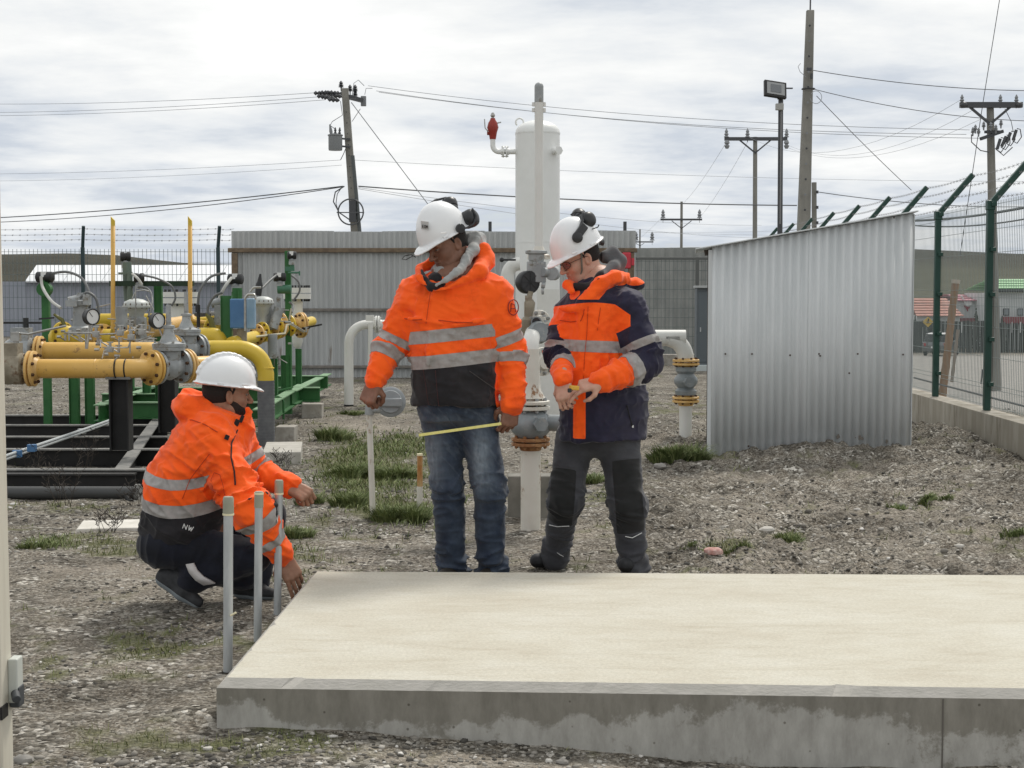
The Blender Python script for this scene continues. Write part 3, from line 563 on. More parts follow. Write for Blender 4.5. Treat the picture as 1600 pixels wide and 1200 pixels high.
for xx in (x0 + .06, x1 - .05): b = MB(); b.box((xx, ZW - .06, zm / 2 - .05), (.10, .06, zm + .0)); obj('post', b, RUSTW, swall, bev=.008)
for px in (766, 975): b = MB(); q = W(px, 348, ZW + .3); b.box((q.x, ZW + .08, q.z - .3), (.055, .05, .62)); obj('post', b, mat('dark_post', (.06, .065, .07), .6), swall, bev=.005)
# ================================================================== MESH FENCES
FGRN = mat('dark_green_paint', (.010, .045, .034), .45, col2=(.016, .06, .045), nscale=4, spec=.45)
FBLU = mat('dark_teal_paint', (.022, .045, .05), .5)
WIREM = mat('fence_wire', (.13, .16, .16), .5, .2); WIREL = mat('bright_fence_wire', (.24, .28, .275), .45, .2); BARB = mat('barbed_wire', (.22, .22, .22), .5, .5)
def panel(mb, p0, p1, za, zb_, step=.05, r=.0018, hz=None, fold=.03):
    p0, p1 = Vector(p0), Vector(p1); l = (p1 - p0).length; d = (p1 - p0) / l; n = int(l / step); e = Vector((-d.y, d.x, 0))
    for i in range(n + 1):
        q = p0 + d * (i * l / n); mb.box((q.x, q.y, (za + zb_) / 2), (r * 2, r * 2, zb_ - za))
    for z in (hz or np.linspace(za + .05, zb_ - .05, 11)):
        mb.bar((p0.x + e.x * r * 2, p0.y + e.y * r * 2, z), (p1.x + e.x * r * 2, p1.y + e.y * r * 2, z), r * 2.2, r * 2.2)
def barbed(mb, a, b, r=.0018, n=0, sag=.02):
    a, b = Vector(a), Vector(b); k = 8; P_ = [a.lerp(b, i / k) - Vector((0, 0, sag * 4 * (i / k) * (1 - i / k))) for i in range(k + 1)]; mb.tube(P_, r, 4)
    m_ = max(int((b - a).length / .13), 1)
    for i in range(m_):
        q = a.lerp(b, (i + .5) / m_) - Vector((0, 0, sag * 4 * (i + .5) / m_ * (1 - (i + .5) / m_)))
        mb.bar(q - Vector((.012, .006, .014)), q + Vector((.012, .006, .014)), r * 1.5, r * 1.5); mb.bar(q - Vector((-.01, .006, .014)), q + Vector((-.01, .006, .014)), r * 1.5, r * 1.5)
# right fence on its concrete wall
D = Vector((.0229, 1, 0)); ys = [10.6, 12.5, 14.41, 16.33] + [16.33 + 1.97 * i for i in range(1, 8)]
rf = thing('mesh_fence', (float(fence_x(16.33)), 16.33, .3), 'dark green wire mesh fence with outward leaning barbed wire arms along the right side', 'fence')
TOPZ, BASEZ = 2.29, .33
for i, y_ in enumerate(ys):
    x_ = float(fence_x(y_)); b = MB(); b.box((x_, y_, (TOPZ + BASEZ) / 2), (.062, .062, TOPZ - BASEZ)); o = obj('post', b, FGRN, rf, bev=.008)
    a = Vector((x_, y_, TOPZ - .03)); tip = a + Vector((.36, 0, .42)); b = MB(); b.bar(a, tip, .056, .056, (0, 1, 0)); obj('arm', b, FGRN, rf, bev=.006)
    b = MB()
    b.box((x_, y_, TOPZ - .04), (.078, .078, .09)); obj('bend_sleeve', b, FGRN, rf, bev=.008)
    for j in range(5): z_ = BASEZ + .25 + j * .42; b = MB(); b.box((x_ + .02, y_ - .045, z_), (.05, .03, .04)); obj('clamp', b, FGRN, rf, bev=.005) if i < 6 else None
hz = [BASEZ + z for z in (.04, .2, .24, .5, .78, .98, 1.06, 1.13, 1.48, 1.7, 1.86, 1.93)]
for i in range(len(ys) - 1):
    b = MB(); o_ = .045; panel(b, (float(fence_x(ys[i])) + o_, ys[i], 0), (float(fence_x(ys[i + 1])) + o_, ys[i + 1], 0), BASEZ + .02, TOPZ + .0, hz=hz, r=.0021 if i > 4 else .0019); obj('mesh_panel', b, WIREL if i < 4 else WIREM, rf)
for k_ in range(4):
    b = MB()
    for i in range(len(ys) - 1):
        def tp(y_): return Vector((float(fence_x(y_)) + .36 * (k_ + .6) / 3.7, y_, TOPZ - .03 + .42 * (k_ + .6) / 3.7))
        barbed(b, tp(ys[i]), tp(ys[i + 1]))
    obj('barbed_wire', b, BARB, rf)
WALLC = mat('stained_wall_concrete', (.30, .275, .225), .9, col2=(.42, .39, .335), nscale=5, stretch=(1.2, 1.2, .25), col3=(.19, .165, .125), n3=3.0, c3=(.52, .66), bump=.4, bscale=30)
lw = thing('low_wall', (float(fence_x(15)), 15, 0), 'low stained concrete wall carrying the green mesh fence', 'wall')
yb = [9.8, 11.2, 12.6, 14.05, 15.5, 17, 19, 21.5, 24, 27, 30.2]
for i in range(len(yb) - 1):
    b = MB(); y0, y1 = yb[i] + .004, yb[i + 1] - .004; xa, xb = float(fence_x(y0)), float(fence_x(y1))
    v = [(xa + s * .11, y0, z) for s in (-1, 1) for z in (-.3, BASEZ)] + [(xb + s * .11, y1, z) for s in (-1, 1) for z in (-.3, BASEZ)]
    b.add(v, [(0, 1, 3, 2), (4, 6, 7, 5), (0, 4, 5, 1), (2, 3, 7, 6), (1, 5, 7, 3)]); obj('wall_section', b, WALLC, lw, bev=.006)
# rear fence left part
def back_fence(px0, px1, Z, top, base, posts, label, m, armdir, sheet=False):
    a, c = W(px0, 500, Z).x, W(px1, 500, Z).x; zt_ = W(0, top, Z).z; t = thing('mesh_fence', ((a + c) / 2, Z, 0), label, 'fence')
    xs = [a] + [W(p, 500, Z).x for p in posts] + [c]
    for p in xs[:-1]:
        b = MB(); b.box((p, Z, zt_ / 2 - .1), (.065, .065, zt_ + .2 + .06)); obj('post', b, m, t, bev=.006)
        if armdir: b = MB(); b.bar((p, Z, zt_ + .03), (p + armdir[0], Z + armdir[1], zt_ + .1 + armdir[2]), .055, .055); obj('arm', b, m, t, bev=.005)
    for i in range(len(xs) - 1):
        b = MB(); n_ = max(1, round((xs[i + 1] - xs[i]) / 2.5))
        panel(b, (xs[i], Z + .04, 0), (xs[i + 1], Z + .04, 0), base, zt_, r=.0035, step=.075); obj('mesh_panel', b, WIREM, t)
    if armdir:
        for k_ in range(3):
            b = MB(); f_ = (k_ + .7) / 3.2
            for i in range(len(xs) - 1): barbed(b, (xs[i] + armdir[0] * f_, Z + armdir[1] * f_, zt_ + .1 + armdir[2] * f_), (xs[i + 1] + armdir[0] * f_, Z + armdir[1] * f_, zt_ + .1 + armdir[2] * f_), r=.003)
            obj('barbed_wire', b, BARB, t)
    return t
back_fence(-180, 365, 28, 389, .05, [131, 342], 'wire mesh fence with dark bent posts behind the yellow pipework', FBLU, (.055, -.12, .31))
f2 = back_fence(990, 1135, 30, 404, .15, [1089], 'low rear mesh fence seen left of the shed', mat('fence_grey_post', (.10, .105, .10), .5), None)
b = MB(); a, c = W(988, 500, 30.15), W(1160, 500, 30.15); b.bar((a.x, 30, W(0, 404, 30).z), (c.x, 30, W(0, 404, 30).z), .05, .05); obj('top_rail', b, mat('fence_grey_post', (.1, .1, .1)), f2, bev=.004)
k_ = thing('concrete_kerb', (a.x, 30, 0), 'low concrete kerb under the rear mesh fence', 'kerb'); b = MB(); b.box(((a.x + c.x) / 2, 30, .05), (c.x - a.x, .22, .34)); obj('kerb_body', b, CONC, k_, bev=.01)
# grey corrugated hoarding behind the rear fence
b = MB(); corr(b, (a.x, 33), (c.x + 3, 33), -.6, W(0, 388, 33).z, W(0, 383, 33).z, pitch=.2, amp=.03); tag(obj('hoarding', b, mat('hoarding_grey', (.25, .26, .25), .8, col2=(.32, .325, .31), nscale=2), smooth=True), 'dull grey ribbed hoarding behind the rear mesh fence', 'hoarding')
# grey cabinet
q = W(1096, 545, 28); t = thing('cabinet', (q.x, 28, 0), 'grey electrical cabinet standing left of the shed', 'cabinet'); CAB = mat('cabinet_grey', (.13, .15, .165), .5)
z1 = W(0, 450, 28).z; b = MB(); b.box((q.x + .12, 28.1, z1 / 2 + .05), (.44, .3, z1 - .1)); obj('cabinet_body', b, CAB, t, bev=.008)
b = MB(); b.box((q.x + .12, 27.94, z1 / 2 + .05), (.38, .02, z1 - .22)); d = obj('door', b, mat('cabinet_door', (.11, .13, .145), .5), t, bev=.006)
b = MB(); b.box((q.x - .03, 27.92, z1 / 2), (.02, .02, .08)); obj('handle', b, GALV, d)
b = MB(); b.box((q.x + .12, 28.05, z1 + .02), (.5, .4, .04)); obj('cabinet_roof', b, mat('cab_light', (.4, .42, .42)), t, bev=.005)
b = MB(); b.box((q.x + .12, 28.1, -.0), (.7, .5, .22)); obj('plinth', b, mat('pale_blue_concrete', (.55, .6, .6), .8), t, bev=.01)
# long warehouse far left
RW = mat('white_roof_sheet', (.66, .68, .70), .5, col2=(.58, .60, .62), nscale=.5, stretch=(1, .1, 1)); WWL = mat('blue_grey_wall', (.27, .29, .34), .6, col2=(.34, .36, .41), nscale=.4)
Zb = 50; xa, xb = W(-500, 440, Zb).x, W(640, 440, Zb).x; ze = W(0, 440, Zb).z; Zr = 62; zr = W(0, 416, Zr).z
t = thing('warehouse', ((xa + xb) / 2, Zb, -1), 'long low warehouse with white metal roof and blue grey wall beyond the left fence', 'building')
b = MB(); corr(b, (xa, Zb), (xb, Zb), -1.5, ze, ze, pitch=.3, amp=.03, per=4); obj('wall', b, WWL, t)
xc = W(44, 440, Zb).x
for i in range(10):
    f0, f1 = i / 10, (i + .985) / 10; b = MB(); rx0 = W(52, 416, Zr).x if 0 else xa
    A = [(xc + (xb - xc) * f, Zb - .3, ze - .03) for f in (f0, f1)]; 
    B = [(p[0] * Zr / Zb + .35, Zr, zr) for p in A]; b.strip(B, A); o = obj('roof_sheet', b, RW, t); s_ = o.modifiers.new('t', 'SOLIDIFY'); s_.thickness = .05
b = MB(); b.box(((xa + xb) / 2, 56, .1), (xb - xa, 11, 2)); obj('inner_block', b, WWL, t)
# ================================================================== PIPEWORK
YEL = mat('yellow_pipe_paint', (.60, .35, .07), .45, col2=(.68, .42, .12), nscale=3, contrast=(.35, .7), col3=(.30, .17, .06), n3=11, c3=(.60, .68), bump=.08, spec=.45)
YEL2 = mat('lemon_pipe_paint', (.60, .42, .03), .4, col2=(.66, .47, .06), nscale=3, col3=(.36, .25, .05), n3=14, c3=(.66, .72), spec=.45)
PEACH = mat('faded_flange_paint', (.66, .43, .17), .5, col2=(.60, .36, .10), nscale=9)
BOLT = mat('rusty_bolt', (.10, .055, .03), .7, .3)
VGREY = mat('valve_grey', (.27, .285, .29), .5, .1, col2=(.38, .40, .40), nscale=8, col3=(.15, .125, .09), n3=10, c3=(.54, .66))
VBROWN = mat('weathered_valve', (.22, .19, .14), .65, .2, col2=(.34, .31, .24), nscale=9, col3=(.15, .09, .05), n3=10, c3=(.55, .66))
STEEL = mat('instrument_steel', (.42, .42, .40), .35, .7, col2=(.30, .29, .27), nscale=20)
DKINS = mat('instrument_black', (.02, .021, .022), .45); DIAL = mat('dial_white', (.70, .71, .70), .4)
GRN = mat('green_steel_paint', (.022, .115, .03), .5, col2=(.035, .145, .04), nscale=5, col3=(.07, .13, .07), n3=4, c3=(.6, .75)); GRN2 = mat('pale_green_flange', (.20, .33, .19), .6, col2=(.13, .25, .13), nscale=6)  # GRN2: paler green, on the top flanges of the beams only
BLK = mat('black_steel_paint', (.008, .008, .008), .6, col2=(.016, .016, .016), nscale=6); BLKT = mat('skylit_black_flange', (.15, .15, .145), .8, col2=(.22, .215, .20), nscale=14)  # BLKT: sky light on the beam tops, put into the colour as a paler black
WHT = mat('white_pipe_paint', (.68, .68, .65), .4, col2=(.62, .62, .585), nscale=4, col3=(.46, .38, .27), n3=7, c3=(.70, .74), stretch=(1, 1, .6), spec=.4)
WHR = mat('white_paint_with_rust', (.64, .62, .56), .5, col2=(.56, .53, .46), nscale=5, col3=(.24, .12, .05), n3=10, c3=(.575, .63), stretch=(1, 1, .6))
RUST = mat('rust', (.22, .09, .035), .85, col2=(.36, .20, .09), nscale=24, col3=(.50, .42, .30), n3=18, c3=(.58, .64))
WRAP = mat('grey_pipe_wrap', (.115, .118, .125), .6, col2=(.15, .155, .16), nscale=12)
HOSE = mat('grey_conduit_hose', (.13, .135, .135), .5); HOSEL = mat('pale_conduit_hose', (.45, .45, .42), .5); BLUE = mat('blue_box_paint', (.055, .15, .31), .45, col2=(.08, .19, .36), nscale=6, coat=.1)
BLUEL = mat('pale_blue_lid', (.20, .32, .44), .45, col2=(.27, .39, .50), nscale=8)
def P_(px, py, Z): return W(px, py, Z)
def flange(parent, c, ax, R, t, m=YEL, nb=8, bm=BOLT, br=None, twin=True, gap=.012):
    c = Vector(c); ax = Vector(ax).normalized(); x = ax.orthogonal().normalized(); y = ax.cross(x); fl = None
    for s in ((-1, 1) if twin else (1,)):
        b = MB(); o_ = c + ax * s * (t / 2 + gap / 2) if twin else c
        b.lathe([(R * .97, -t / 2), (R, -t / 2 + .003), (R, t / 2 - .003), (R * .97, t / 2)], o_, ax, 24); fl = obj('flange', b, m, parent, True)
        b = MB(); b.lathe([(R * .64, 0), (R * .52, t * 1.5)], o_ + ax * (s if twin else 1) * t / 2, ax * (s if twin else 1), 20); obj('flange_neck', b, m, parent, True)
    h = (t * 2 + gap) / 2 if twin else t / 2; br = br or R * .1
    for k in range(nb):
        a = 6.283 * (k + .5) / nb; d = (x * math.cos(a) + y * math.sin(a)) * R * .8; q = c + d; b = MB()
        b.cyl(q - ax * (h + br * 1.5), q + ax * (h + br * 1.5), br * .6, n=6); b.cyl(q + ax * h, q + ax * (h + br * 1.1), br, n=6); b.cyl(q - ax * (h + br * 1.1), q - ax * h, br, n=6); obj('bolt', b, bm, fl)
def pipe(parent, pts, r, m, fr=0, n=20, name='pipe'):
    b = MB(); b.tube(fillet(pts, fr, 8) if fr else pts, r, n); return obj(name, b, m, parent, True)
def weld(parent, c, ax, r, m): b = MB(); b.lathe([(r * 1.0, -.006), (r * 1.035, 0), (r * 1.0, .006)], c, ax, 20); obj('weld_bead', b, m, parent, True)
def gate_valve(parent, c, ax, R, m=VGREY, h=.42, stem=.16):
    c = Vector(c); ax = Vector(ax).normalized(); up = Vector((0, 0, 1)); b = MB()
    b.lathe([(R, -.13), (R, -.107), (R * .62, -.095), (R * .66, -.06), (R * .8, 0), (R * .66, .06), (R * .62, .095), (R, .107), (R, .13)], c, ax, 24)
    v = obj('gate_valve', b, m, parent, True)
    b = MB(); b.lathe([(R * .6, 0), (R * .7, R * .55), (R * .7, R * .95), (R * .95, R * .98), (R * .95, R * 1.18), (R * .98, R * 1.2), (R * .98, R * 1.38), (R * .55, R * 1.5), (R * .30, R * 2.0), (R * .28, R * 2.3), (R * .36, R * 2.32), (R * .36, R * 2.45), (R * .16, R * 2.5), (R * .14, R * 2.5 + stem), (.006, R * 2.5 + stem)], c, up, 20); obj('bonnet', b, m, v, True)
    for k in range(6):
        a = k * 1.047; q = c + Vector((math.cos(a), math.sin(a), 0)) * R * .82 + up * R * 1.38; b = MB(); b.cyl(q, q + up * .02, .012, n=6); obj('bolt', b, STEEL, v)
    for k in range(8):
        a = k * .785 + .39; x = ax.orthogonal().normalized(); y = ax.cross(x); d = (x * math.cos(a) + y * math.sin(a)) * R * .82
        for s in (-1, 1): b = MB(); b.cyl(c + d + ax * s * .105, c + d + ax * s * .085, .014, n=6); obj('bolt', b, BOLT, v)
    return v
def gauge(parent, c, face, R, stemto=None, depth=.05):
    c = Vector(c); f = Vector(face).normalized(); b = MB(); b.lathe([(R * .9, -depth), (R, -depth * .9), (R, 0), (R * 1.03, .004), (R * 1.03, .012), (R * .9, .012), (R * .88, .004)], c, f, 24); g = obj('gauge', b, DKINS, parent, True)
    b = MB(); b.cyl(c + f * .001, c + f * .006, R * .88, n=24); obj('dial', b, DIAL, g)
    x = f.cross(Vector((0, 0, 1))).normalized(); z = x.cross(f); b = MB(); b.bar(c + f * .008, c + f * .008 + (x * .5 + z * .6) * R, R * .06, .002, f); obj('needle', b, DKINS, g)
    if stemto is not None: b = MB(); b.tube([c - f * depth * .5, stemto], .009, 8); obj('gauge_stem', b, STEEL, g)
def transmitter(parent, c, ax=(1, .3, 0), R=.055, L=.15, lid=True):
    c = Vector(c); ax = Vector(ax).normalized(); b = MB(); b.lathe([(R * .8, -L / 2), (R, -L / 2 + .008), (R, -L * .12), (R * .86, -L * .1), (R * .86, L * .1), (R, L * .12), (R, L / 2 - .008), (R * .8, L / 2)], c, ax, 18); g = obj('transmitter_head', b, DKINS, parent, True)
    b = MB(); b.lathe([(R * .5, -R * 2.0), (R * .6, -R * 1.7), (R * .75, -R * 1.1), (R * .5, -R * .8)], c, (0, 0, 1), 12); b.box(c + Vector((0, 0, -R * 1.9)), (R * 1.4, R * 1.4, R * .9)); obj('transmitter_body', b, VGREY, parent, True)
    if lid: b = MB(); b.box(c + Vector((0, -R * .3, R * .5)), (R * .9, R * 1.4, R * 1.0)); obj('label_plate', b, DIAL, g)
    return g
def hose(parent, pts, r=.011, m=HOSE):
    P0 = [Vector(p) for p in pts]; out = []
    for i in range(len(P0) - 1):
        a, b_, c, d = P0[max(i - 1, 0)], P0[i], P0[i + 1], P0[min(i + 2, len(P0) - 1)]
        for k in range(6):
            t = k / 6; out.append(.5 * ((2 * b_) + (c - a) * t + (2 * a - 5 * b_ + 4 * c - d) * t * t + (3 * b_ - a - 3 * c + d) * t ** 3))
    out.append(P0[-1]); b = MB(); b.tube(out, r, 8); return obj('hose', b, m, parent, True)
def dome_actuator(parent, c, R, label=None):
    b = MB(); b.lathe([(R * .3, -R * 2.2), (R * .34, -R * 1.4), (R * .5, -R * 1.2), (R * .6, -R * .7), (R * .95, -R * .35), (R * 1.02, -R * .3), (R * 1.02, -R * .16), (R * .98, -R * .14), (R * .98, -R * .05), (R * .86, R * .12), (R * .5, R * .3), (R * .1, R * .36)], c, (0, 0, 1), 24); o = obj('actuator', b, mat('pale_actuator', (.42, .44, .42), .5, .1, col2=(.5, .52, .5), nscale=10), parent, True)
    for k in range(14): a = k * .449; b = MB(); q = Vector(c) + Vector((math.cos(a) * R * .96, math.sin(a) * R * .96, -R * .1)); b.cyl(q - Vector((0, 0, R * .28)), q + Vector((0, 0, R * .1)), R * .045, n=6); obj('bolt', b, BOLT, o)
    return o
def clutter(parent, cx, cy, Z, seed, n=9, sp=26):
    rn = random.Random(seed); b = MB()
    for i in range(n):
        x, y = cx + rn.uniform(-sp, sp), cy + rn.uniform(-14, 14); p = P_(x, y, Z + rn.uniform(-.1, .1)); L_ = rn.uniform(8, 30); q = P_(x + (L_ if rn.random() < .5 else 0), y + (0 if rn.random() < .5 else L_ * .6), Z)
        b.tube([p, q], .006, 6)
        if rn.random() < .7: b.cyl(p - Vector((.018, 0, 0)), p + Vector((.018, 0, 0)), .014, n=6)
        if rn.random() < .5: b.cyl(q, q + Vector((0, 0, .05)), .012, n=8); b.box(q + Vector((0, 0, .055)), (.05, .012, .008))
    obj('small_fittings', b, STEEL, parent, True)['kind'] = 'stuff'
# ---- front pipe line (nearest) : along x at Z=12, then swings back through a gate valve
A = thing('gas_pipe_line', P_(120, 745, 12), 'nearest thick yellow gas pipe with bolted flanges and a grey gate valve', 'gas pipe'); A.location.z = 0
zB = P_(0, 576, 12).z; yB = 12.0; xB = P_(207, 576, 12).x; dB = Vector((.62, .78, 0)).normalized(); rB = .075
pb = Vector((xB, yB, zB)); pipe(A, [P_(55, 576, 12), pb, pb + dB * .16], rB, YEL, .10)
weld(A, Vector((P_(150, 576, 12).x, yB, zB)), (1, 0, 0), rB, YEL); weld(A, pb + Vector((-.05, 0, 0)), (1, 0, 0), rB, BLK)
c = P_(50, 583, 12); c.z = zB; flange(A, c, (1, 0, 0), .14, .022, PEACH)
b = MB(); b.lathe([(.10, -.26), (.125, -.2), (.125, -.07), (.09, -.05), (.09, 0)], c, (1, 0, 0), 20); b.box(c + Vector((-.16, 0, .13)), (.14, .14, .14)); v = obj('ball_valve', b, VBROWN, A, True)
b = MB(); b.cyl(c + Vector((-.12, 0, .18)), c + Vector((-.12, 0, .28)), .022); b.box(c + Vector((-.12, 0, .25)), (.07, .05, .07)); b.tube([c + Vector((-.12, 0, .28)), c + Vector((-.02, -.01, .27)), c + Vector((.28, -.03, .335))], .009, 8); obj('valve_handle', b, STEEL, v, True)
fc = pb + dB * .19; flange(A, fc, dB, .142, .022, YEL); vc = fc + dB * .17; gate_valve(A, vc, dB, .135)
pipe(A, [fc + dB * .30, fc + dB * .62], rB, YEL)
flange(A, fc + dB * .34, dB, .14, .02, PEACH)
gauge(A, P_(247, 501, 12.25) + Vector((0, 0, 0)), (.75, -.65, 0), .062, vc + Vector((0, 0, .1)))
gauge(A, P_(144, 495, 12.6), (.75, -.65, 0), .066, P_(136, 545, 12.6))
b = MB()
for pts in ([(160, 560), (163, 548), (175, 544), (200, 543), (205, 530)], [(100, 520), (140, 520), (150, 523), (185, 521)], [(192, 530), (216, 532), (236, 525)], [(203, 552), (203, 500)], [(186, 527), (186, 545)], [(108, 522), (108, 532)], [(134, 522), (134, 545)]): b.tube([P_(x, y, 12.0) for x, y in pts], .007, 6)
obj('impulse_tubing', b, STEEL, A, True)
for x, y in [(172, 546), (188, 520), (150, 522), (205, 527), (222, 519)]: b = MB(); b.box(P_(x, y, 12), (.05, .04, .045)); b.cyl(P_(x, y, 12), P_(x, y - 10, 12), .012, n=8); b.box(P_(x, y - 11, 12), (.05, .012, .01)); obj('needle_valve', b, STEEL, A, bev=.003)
b = MB(); b.ring(Vector((P_(238, 575, 12).x - .28, yB, zB)), (1, 0, 0), rB + .004, .006); obj('pipe_clamp', b, BLK, A, True)
# ---- second line
B_ = thing('gas_pipe_line', (P_(120, 700, 14).x, 14, 0), 'second thick yellow gas pipe ending in the elbow wrapped in grey tape', 'gas pipe')
zA = P_(0, 548, 14).z; rA = .078; xA = P_(235, 548, 14).x; pA = Vector((xA, 14.0, zA)); dA = Vector((.62, .78, 0)).normalized()
pipe(B_, [P_(20, 548, 14) * 1, pA, pA + dA * .22], rA, YEL, .10)
fa = pA + dA * .25; flange(B_, fa, dA, .142, .022, YEL); va = fa + dA * .17; gate_valve(B_, va, dA, .135, stem=.2)
pipe(B_, [va + dA * .2, va + dA * .35, Vector((P_(340, 548, 14.4).x, (va + dA * .4).y, zA)), Vector((P_(415, 548, 14.4).x, (va + dA * .4).y, zA))], rA, PEACH, .06) if 0 else None
yE = (va + dA * .26).y; e0 = va + dA * .13; pE = Vector((P_(415, 548, yE).x, yE, zA))
pipe(B_, [e0, va + dA * .25, pE, Vector((pE.x, yE, P_(0, 596, yE).z))], rA, YEL2, [.12, .24])
flange(B_, va + dA * .155, dA, .142, .02, VGREY, twin=False)
weld(B_, Vector((pE.x, yE, P_(0, 575, yE).z)), (0, 0, 1), rA, YEL2); weld(B_, Vector((pE.x - .3, yE, zA)), (1, 0, 0), rA, YEL2)
b = MB(); zt_, zb_ = P_(0, 596, yE).z + .01, -.05; k = 22; pr_ = []
for i in range(k):
    za, zb2 = zt_ + (zb_ - zt_) * i / k, zt_ + (zb_ - zt_) * (i + .97) / k; pr_ += [(rA * 1.05, za), (rA * 1.015, zb2)]
b.lathe([(r, z) for r, z in pr_], (pE.x, yE, 0), (.0, .0, 1), 20); obj('pipe_wrap', b, WRAP, B_, True)
c = P_(62, 560, 14); c.z = zA; flange(B_, c, (1, 0, 0), .135, .022, PEACH)
b = MB(); b.lathe([(.09, -.3), (.12, -.24), (.12, -.08), (.08, -.05)], c, (1, 0, 0), 18); b.box(c + Vector((-.16, 0, .12)), (.16, .15, .18)); v = obj('ball_valve', b, VGREY, B_, True)
b = MB(); b.cyl(c + Vector((-.12, 0, .18)), c + Vector((-.12, 0, .30)), .025); b.bar(c + Vector((-.34, 0, .255)), c + Vector((.02, 0, .255)), .04, .02); b.bar(c + Vector((-.0, 0, .29)), c + Vector((.14, 0, .30)), .015, .015); obj('valve_handle', b, DKINS, v)
clutter(A, 175, 545, 12.2, 3, 9, 45); clutter(B_, 190, 525, 14.2, 5, 12, 50); clutter(B_, 120, 528, 14.5, 7, 6, 30)
# ---- black base with two pillars
K = thing('pipe_support_frame', (P_(140, 760, 12).x, 13, 0), 'black steel base frame with two pillars carrying the yellow gas pipes', 'steel frame')
def ibeam(parent, a, c, w_, h_, m, mt=None, t=.012, name='beam'):
    a, c = Vector(a), Vector(c); u = Vector((0, 0, 1)); b = MB(); b.bar(a - u * (h_ / 2 - t / 2), c - u * (h_ / 2 - t / 2), w_, t); b.bar(a, c, t, h_ - 2 * t - .002); o = obj(name, b, m, parent)
    b = MB(); b.bar(a + u * (h_ / 2 - t / 2), c + u * (h_ / 2 - t / 2), w_, t); obj('top_flange', b, mt or m, o); return o
X0, X1 = -4.6, P_(262, 700, 12.1).x
for Z in (11.25, 12.7, 13.8, 15.0, 16.2): ibeam(K, (-5.6, Z, .07), (P_(262 if Z > 12 else 232, 700, Z).x, Z, .07), .1, .15, BLK, BLKT)
ibeam(K, (P_(190, 745, 11.3).x, 11.3, .072), (P_(250, 660, 16.2).x, 16.2, .072), .1, .14, BLK, BLKT)
for px, pt, Z in ((190, 590, 12.05), (264, 566, 13.6)):
    q = P_(px, 700, Z); zt_ = P_(px, pt, Z).z; b = MB(); b.box((q.x, Z, zt_ / 2 + .1), (.15, .012, zt_ - .2)); b.box((q.x - .07, Z, zt_ / 2 + .1), (.012, .15, zt_ - .2)); b.box((q.x + .07, Z, zt_ / 2 + .1), (.012, .15, zt_ - .2)); obj('pillar', b, BLK, K); b = MB(); b.box((q.x, Z, zt_), (.19, .18, .02)); obj('cap_plate', b, BLKT, K)
b = MB(); b.cyl(P_(-80, 770, 10.6), P_(212, 770, 10.6), .045); o = obj('base_pipe', b, mat('dark_base_pipe', (.05, .052, .052), .5), K, True); b = MB(); b.cyl(P_(212, 770, 10.6), P_(219, 770, 10.6), .062); obj('end_flange', b, BLKT, K, True)
ibeam(K, (P_(-80, 770, 11.1).x, 11.1, .06), (P_(212, 770, 11.1).x, 11.1, .06), .1, .14, BLK)
b = MB(); b.cyl(P_(-60, 655, 16.6), P_(262, 655, 16.6), .05); obj('rear_pipe', b, mat('dark_base_pipe', (.05, .052, .052)), K, True)
b = MB(); b.cyl(P_(192, 770, 10.6), P_(205, 785, 10.5), .02); obj('foot', b, BLK, K)
T_ = thing('cable_conduit', P_(100, 690, 13), 'pair of pale conduits with blue clamps slanting across the black base', 'conduit')
for dy_ in (0, 5): b = MB(); b.tube([P_(-40, 730 + dy_, 11.8), P_(10, 712 + dy_, 12.2), P_(140, 668 + dy_ * .7, 14), P_(182, 653 + dy_ * .6, 15)], .013, 8); obj('tube', b, mat('pale_conduit', (.42, .45, .46), .5), T_, True)
for px, py in ((27, 709), (50, 700)): b = MB(); b.box(P_(px, py, 12.4), (.07, .05, .06)); obj('clamp', b, BLUE, T_, bev=.005)
b = MB(); b.box(P_(128, 674, 13.9), (.07, .05, .05)); obj('clamp', b, VGREY, T_, bev=.005)
# ---- green skid
E = thing('green_skid_frame', (P_(430, 660, 17).x, 17, 0), 'green painted steel frame with tall posts behind the yellow pipes', 'steel frame')
def gpost(px, pt, pb_, Z, wpx, m=GRN, d=.07, h=True):
    q = P_(px, pb_, Z); zt_ = P_(px, pt, Z).z; w_ = wpx * Z / FPX; b = MB()
    if h: b.box((q.x - w_ / 2 + .004, Z, (zt_ + .05) / 2), (.008, d, zt_ - .05)); b.box((q.x + w_ / 2 - .004, Z, (zt_ + .05) / 2), (.008, d, zt_ - .05)); b.box((q.x, Z - d * .2, (zt_ + .05) / 2), (w_ - .018, .008, zt_ - .05))
    else: b.box((q.x, Z, (zt_ + .05) / 2), (w_, d, zt_ - .05))
    return obj('post', b, m, E, bev=.002)
for a in [(75, 428, 650, 15.4, 11, GRN, .07, False), (117, 585, 650, 16, 15), (141, 585, 650, 16, 14), (250, 446, 650, 16.5, 12), (356, 462, 660, 15.2, 17), (428, 560, 650, 16.8, 13), (447, 555, 640, 17.5, 14), (452, 392, 640, 17.5, 9, GRN, .07, False), (467, 545, 610, 19, 9), (205, 560, 640, 17.5, 10), (230, 585, 640, 17, 12)]: gpost(*a)
for a, c in [((P_(160, 645, 16.9).x, 16.9), (P_(265, 645, 16.9).x, 16.9)), ((P_(210, 640, 18).x, 18), (P_(500, 640, 18).x, 18)), ((-2.42, 14.6), (-2.55, 18.6)), ((-4.1, 15.2), (-4.35, 20)), ((P_(420, 610, 20.5).x, 20.5), (P_(512, 610, 20.5).x, 20.5)), ((-4.2, 15.6), (-2.5, 15.6))]:
    ibeam(E, (*a, .24), (*c, .24), .11, .17, GRN, GRN2)
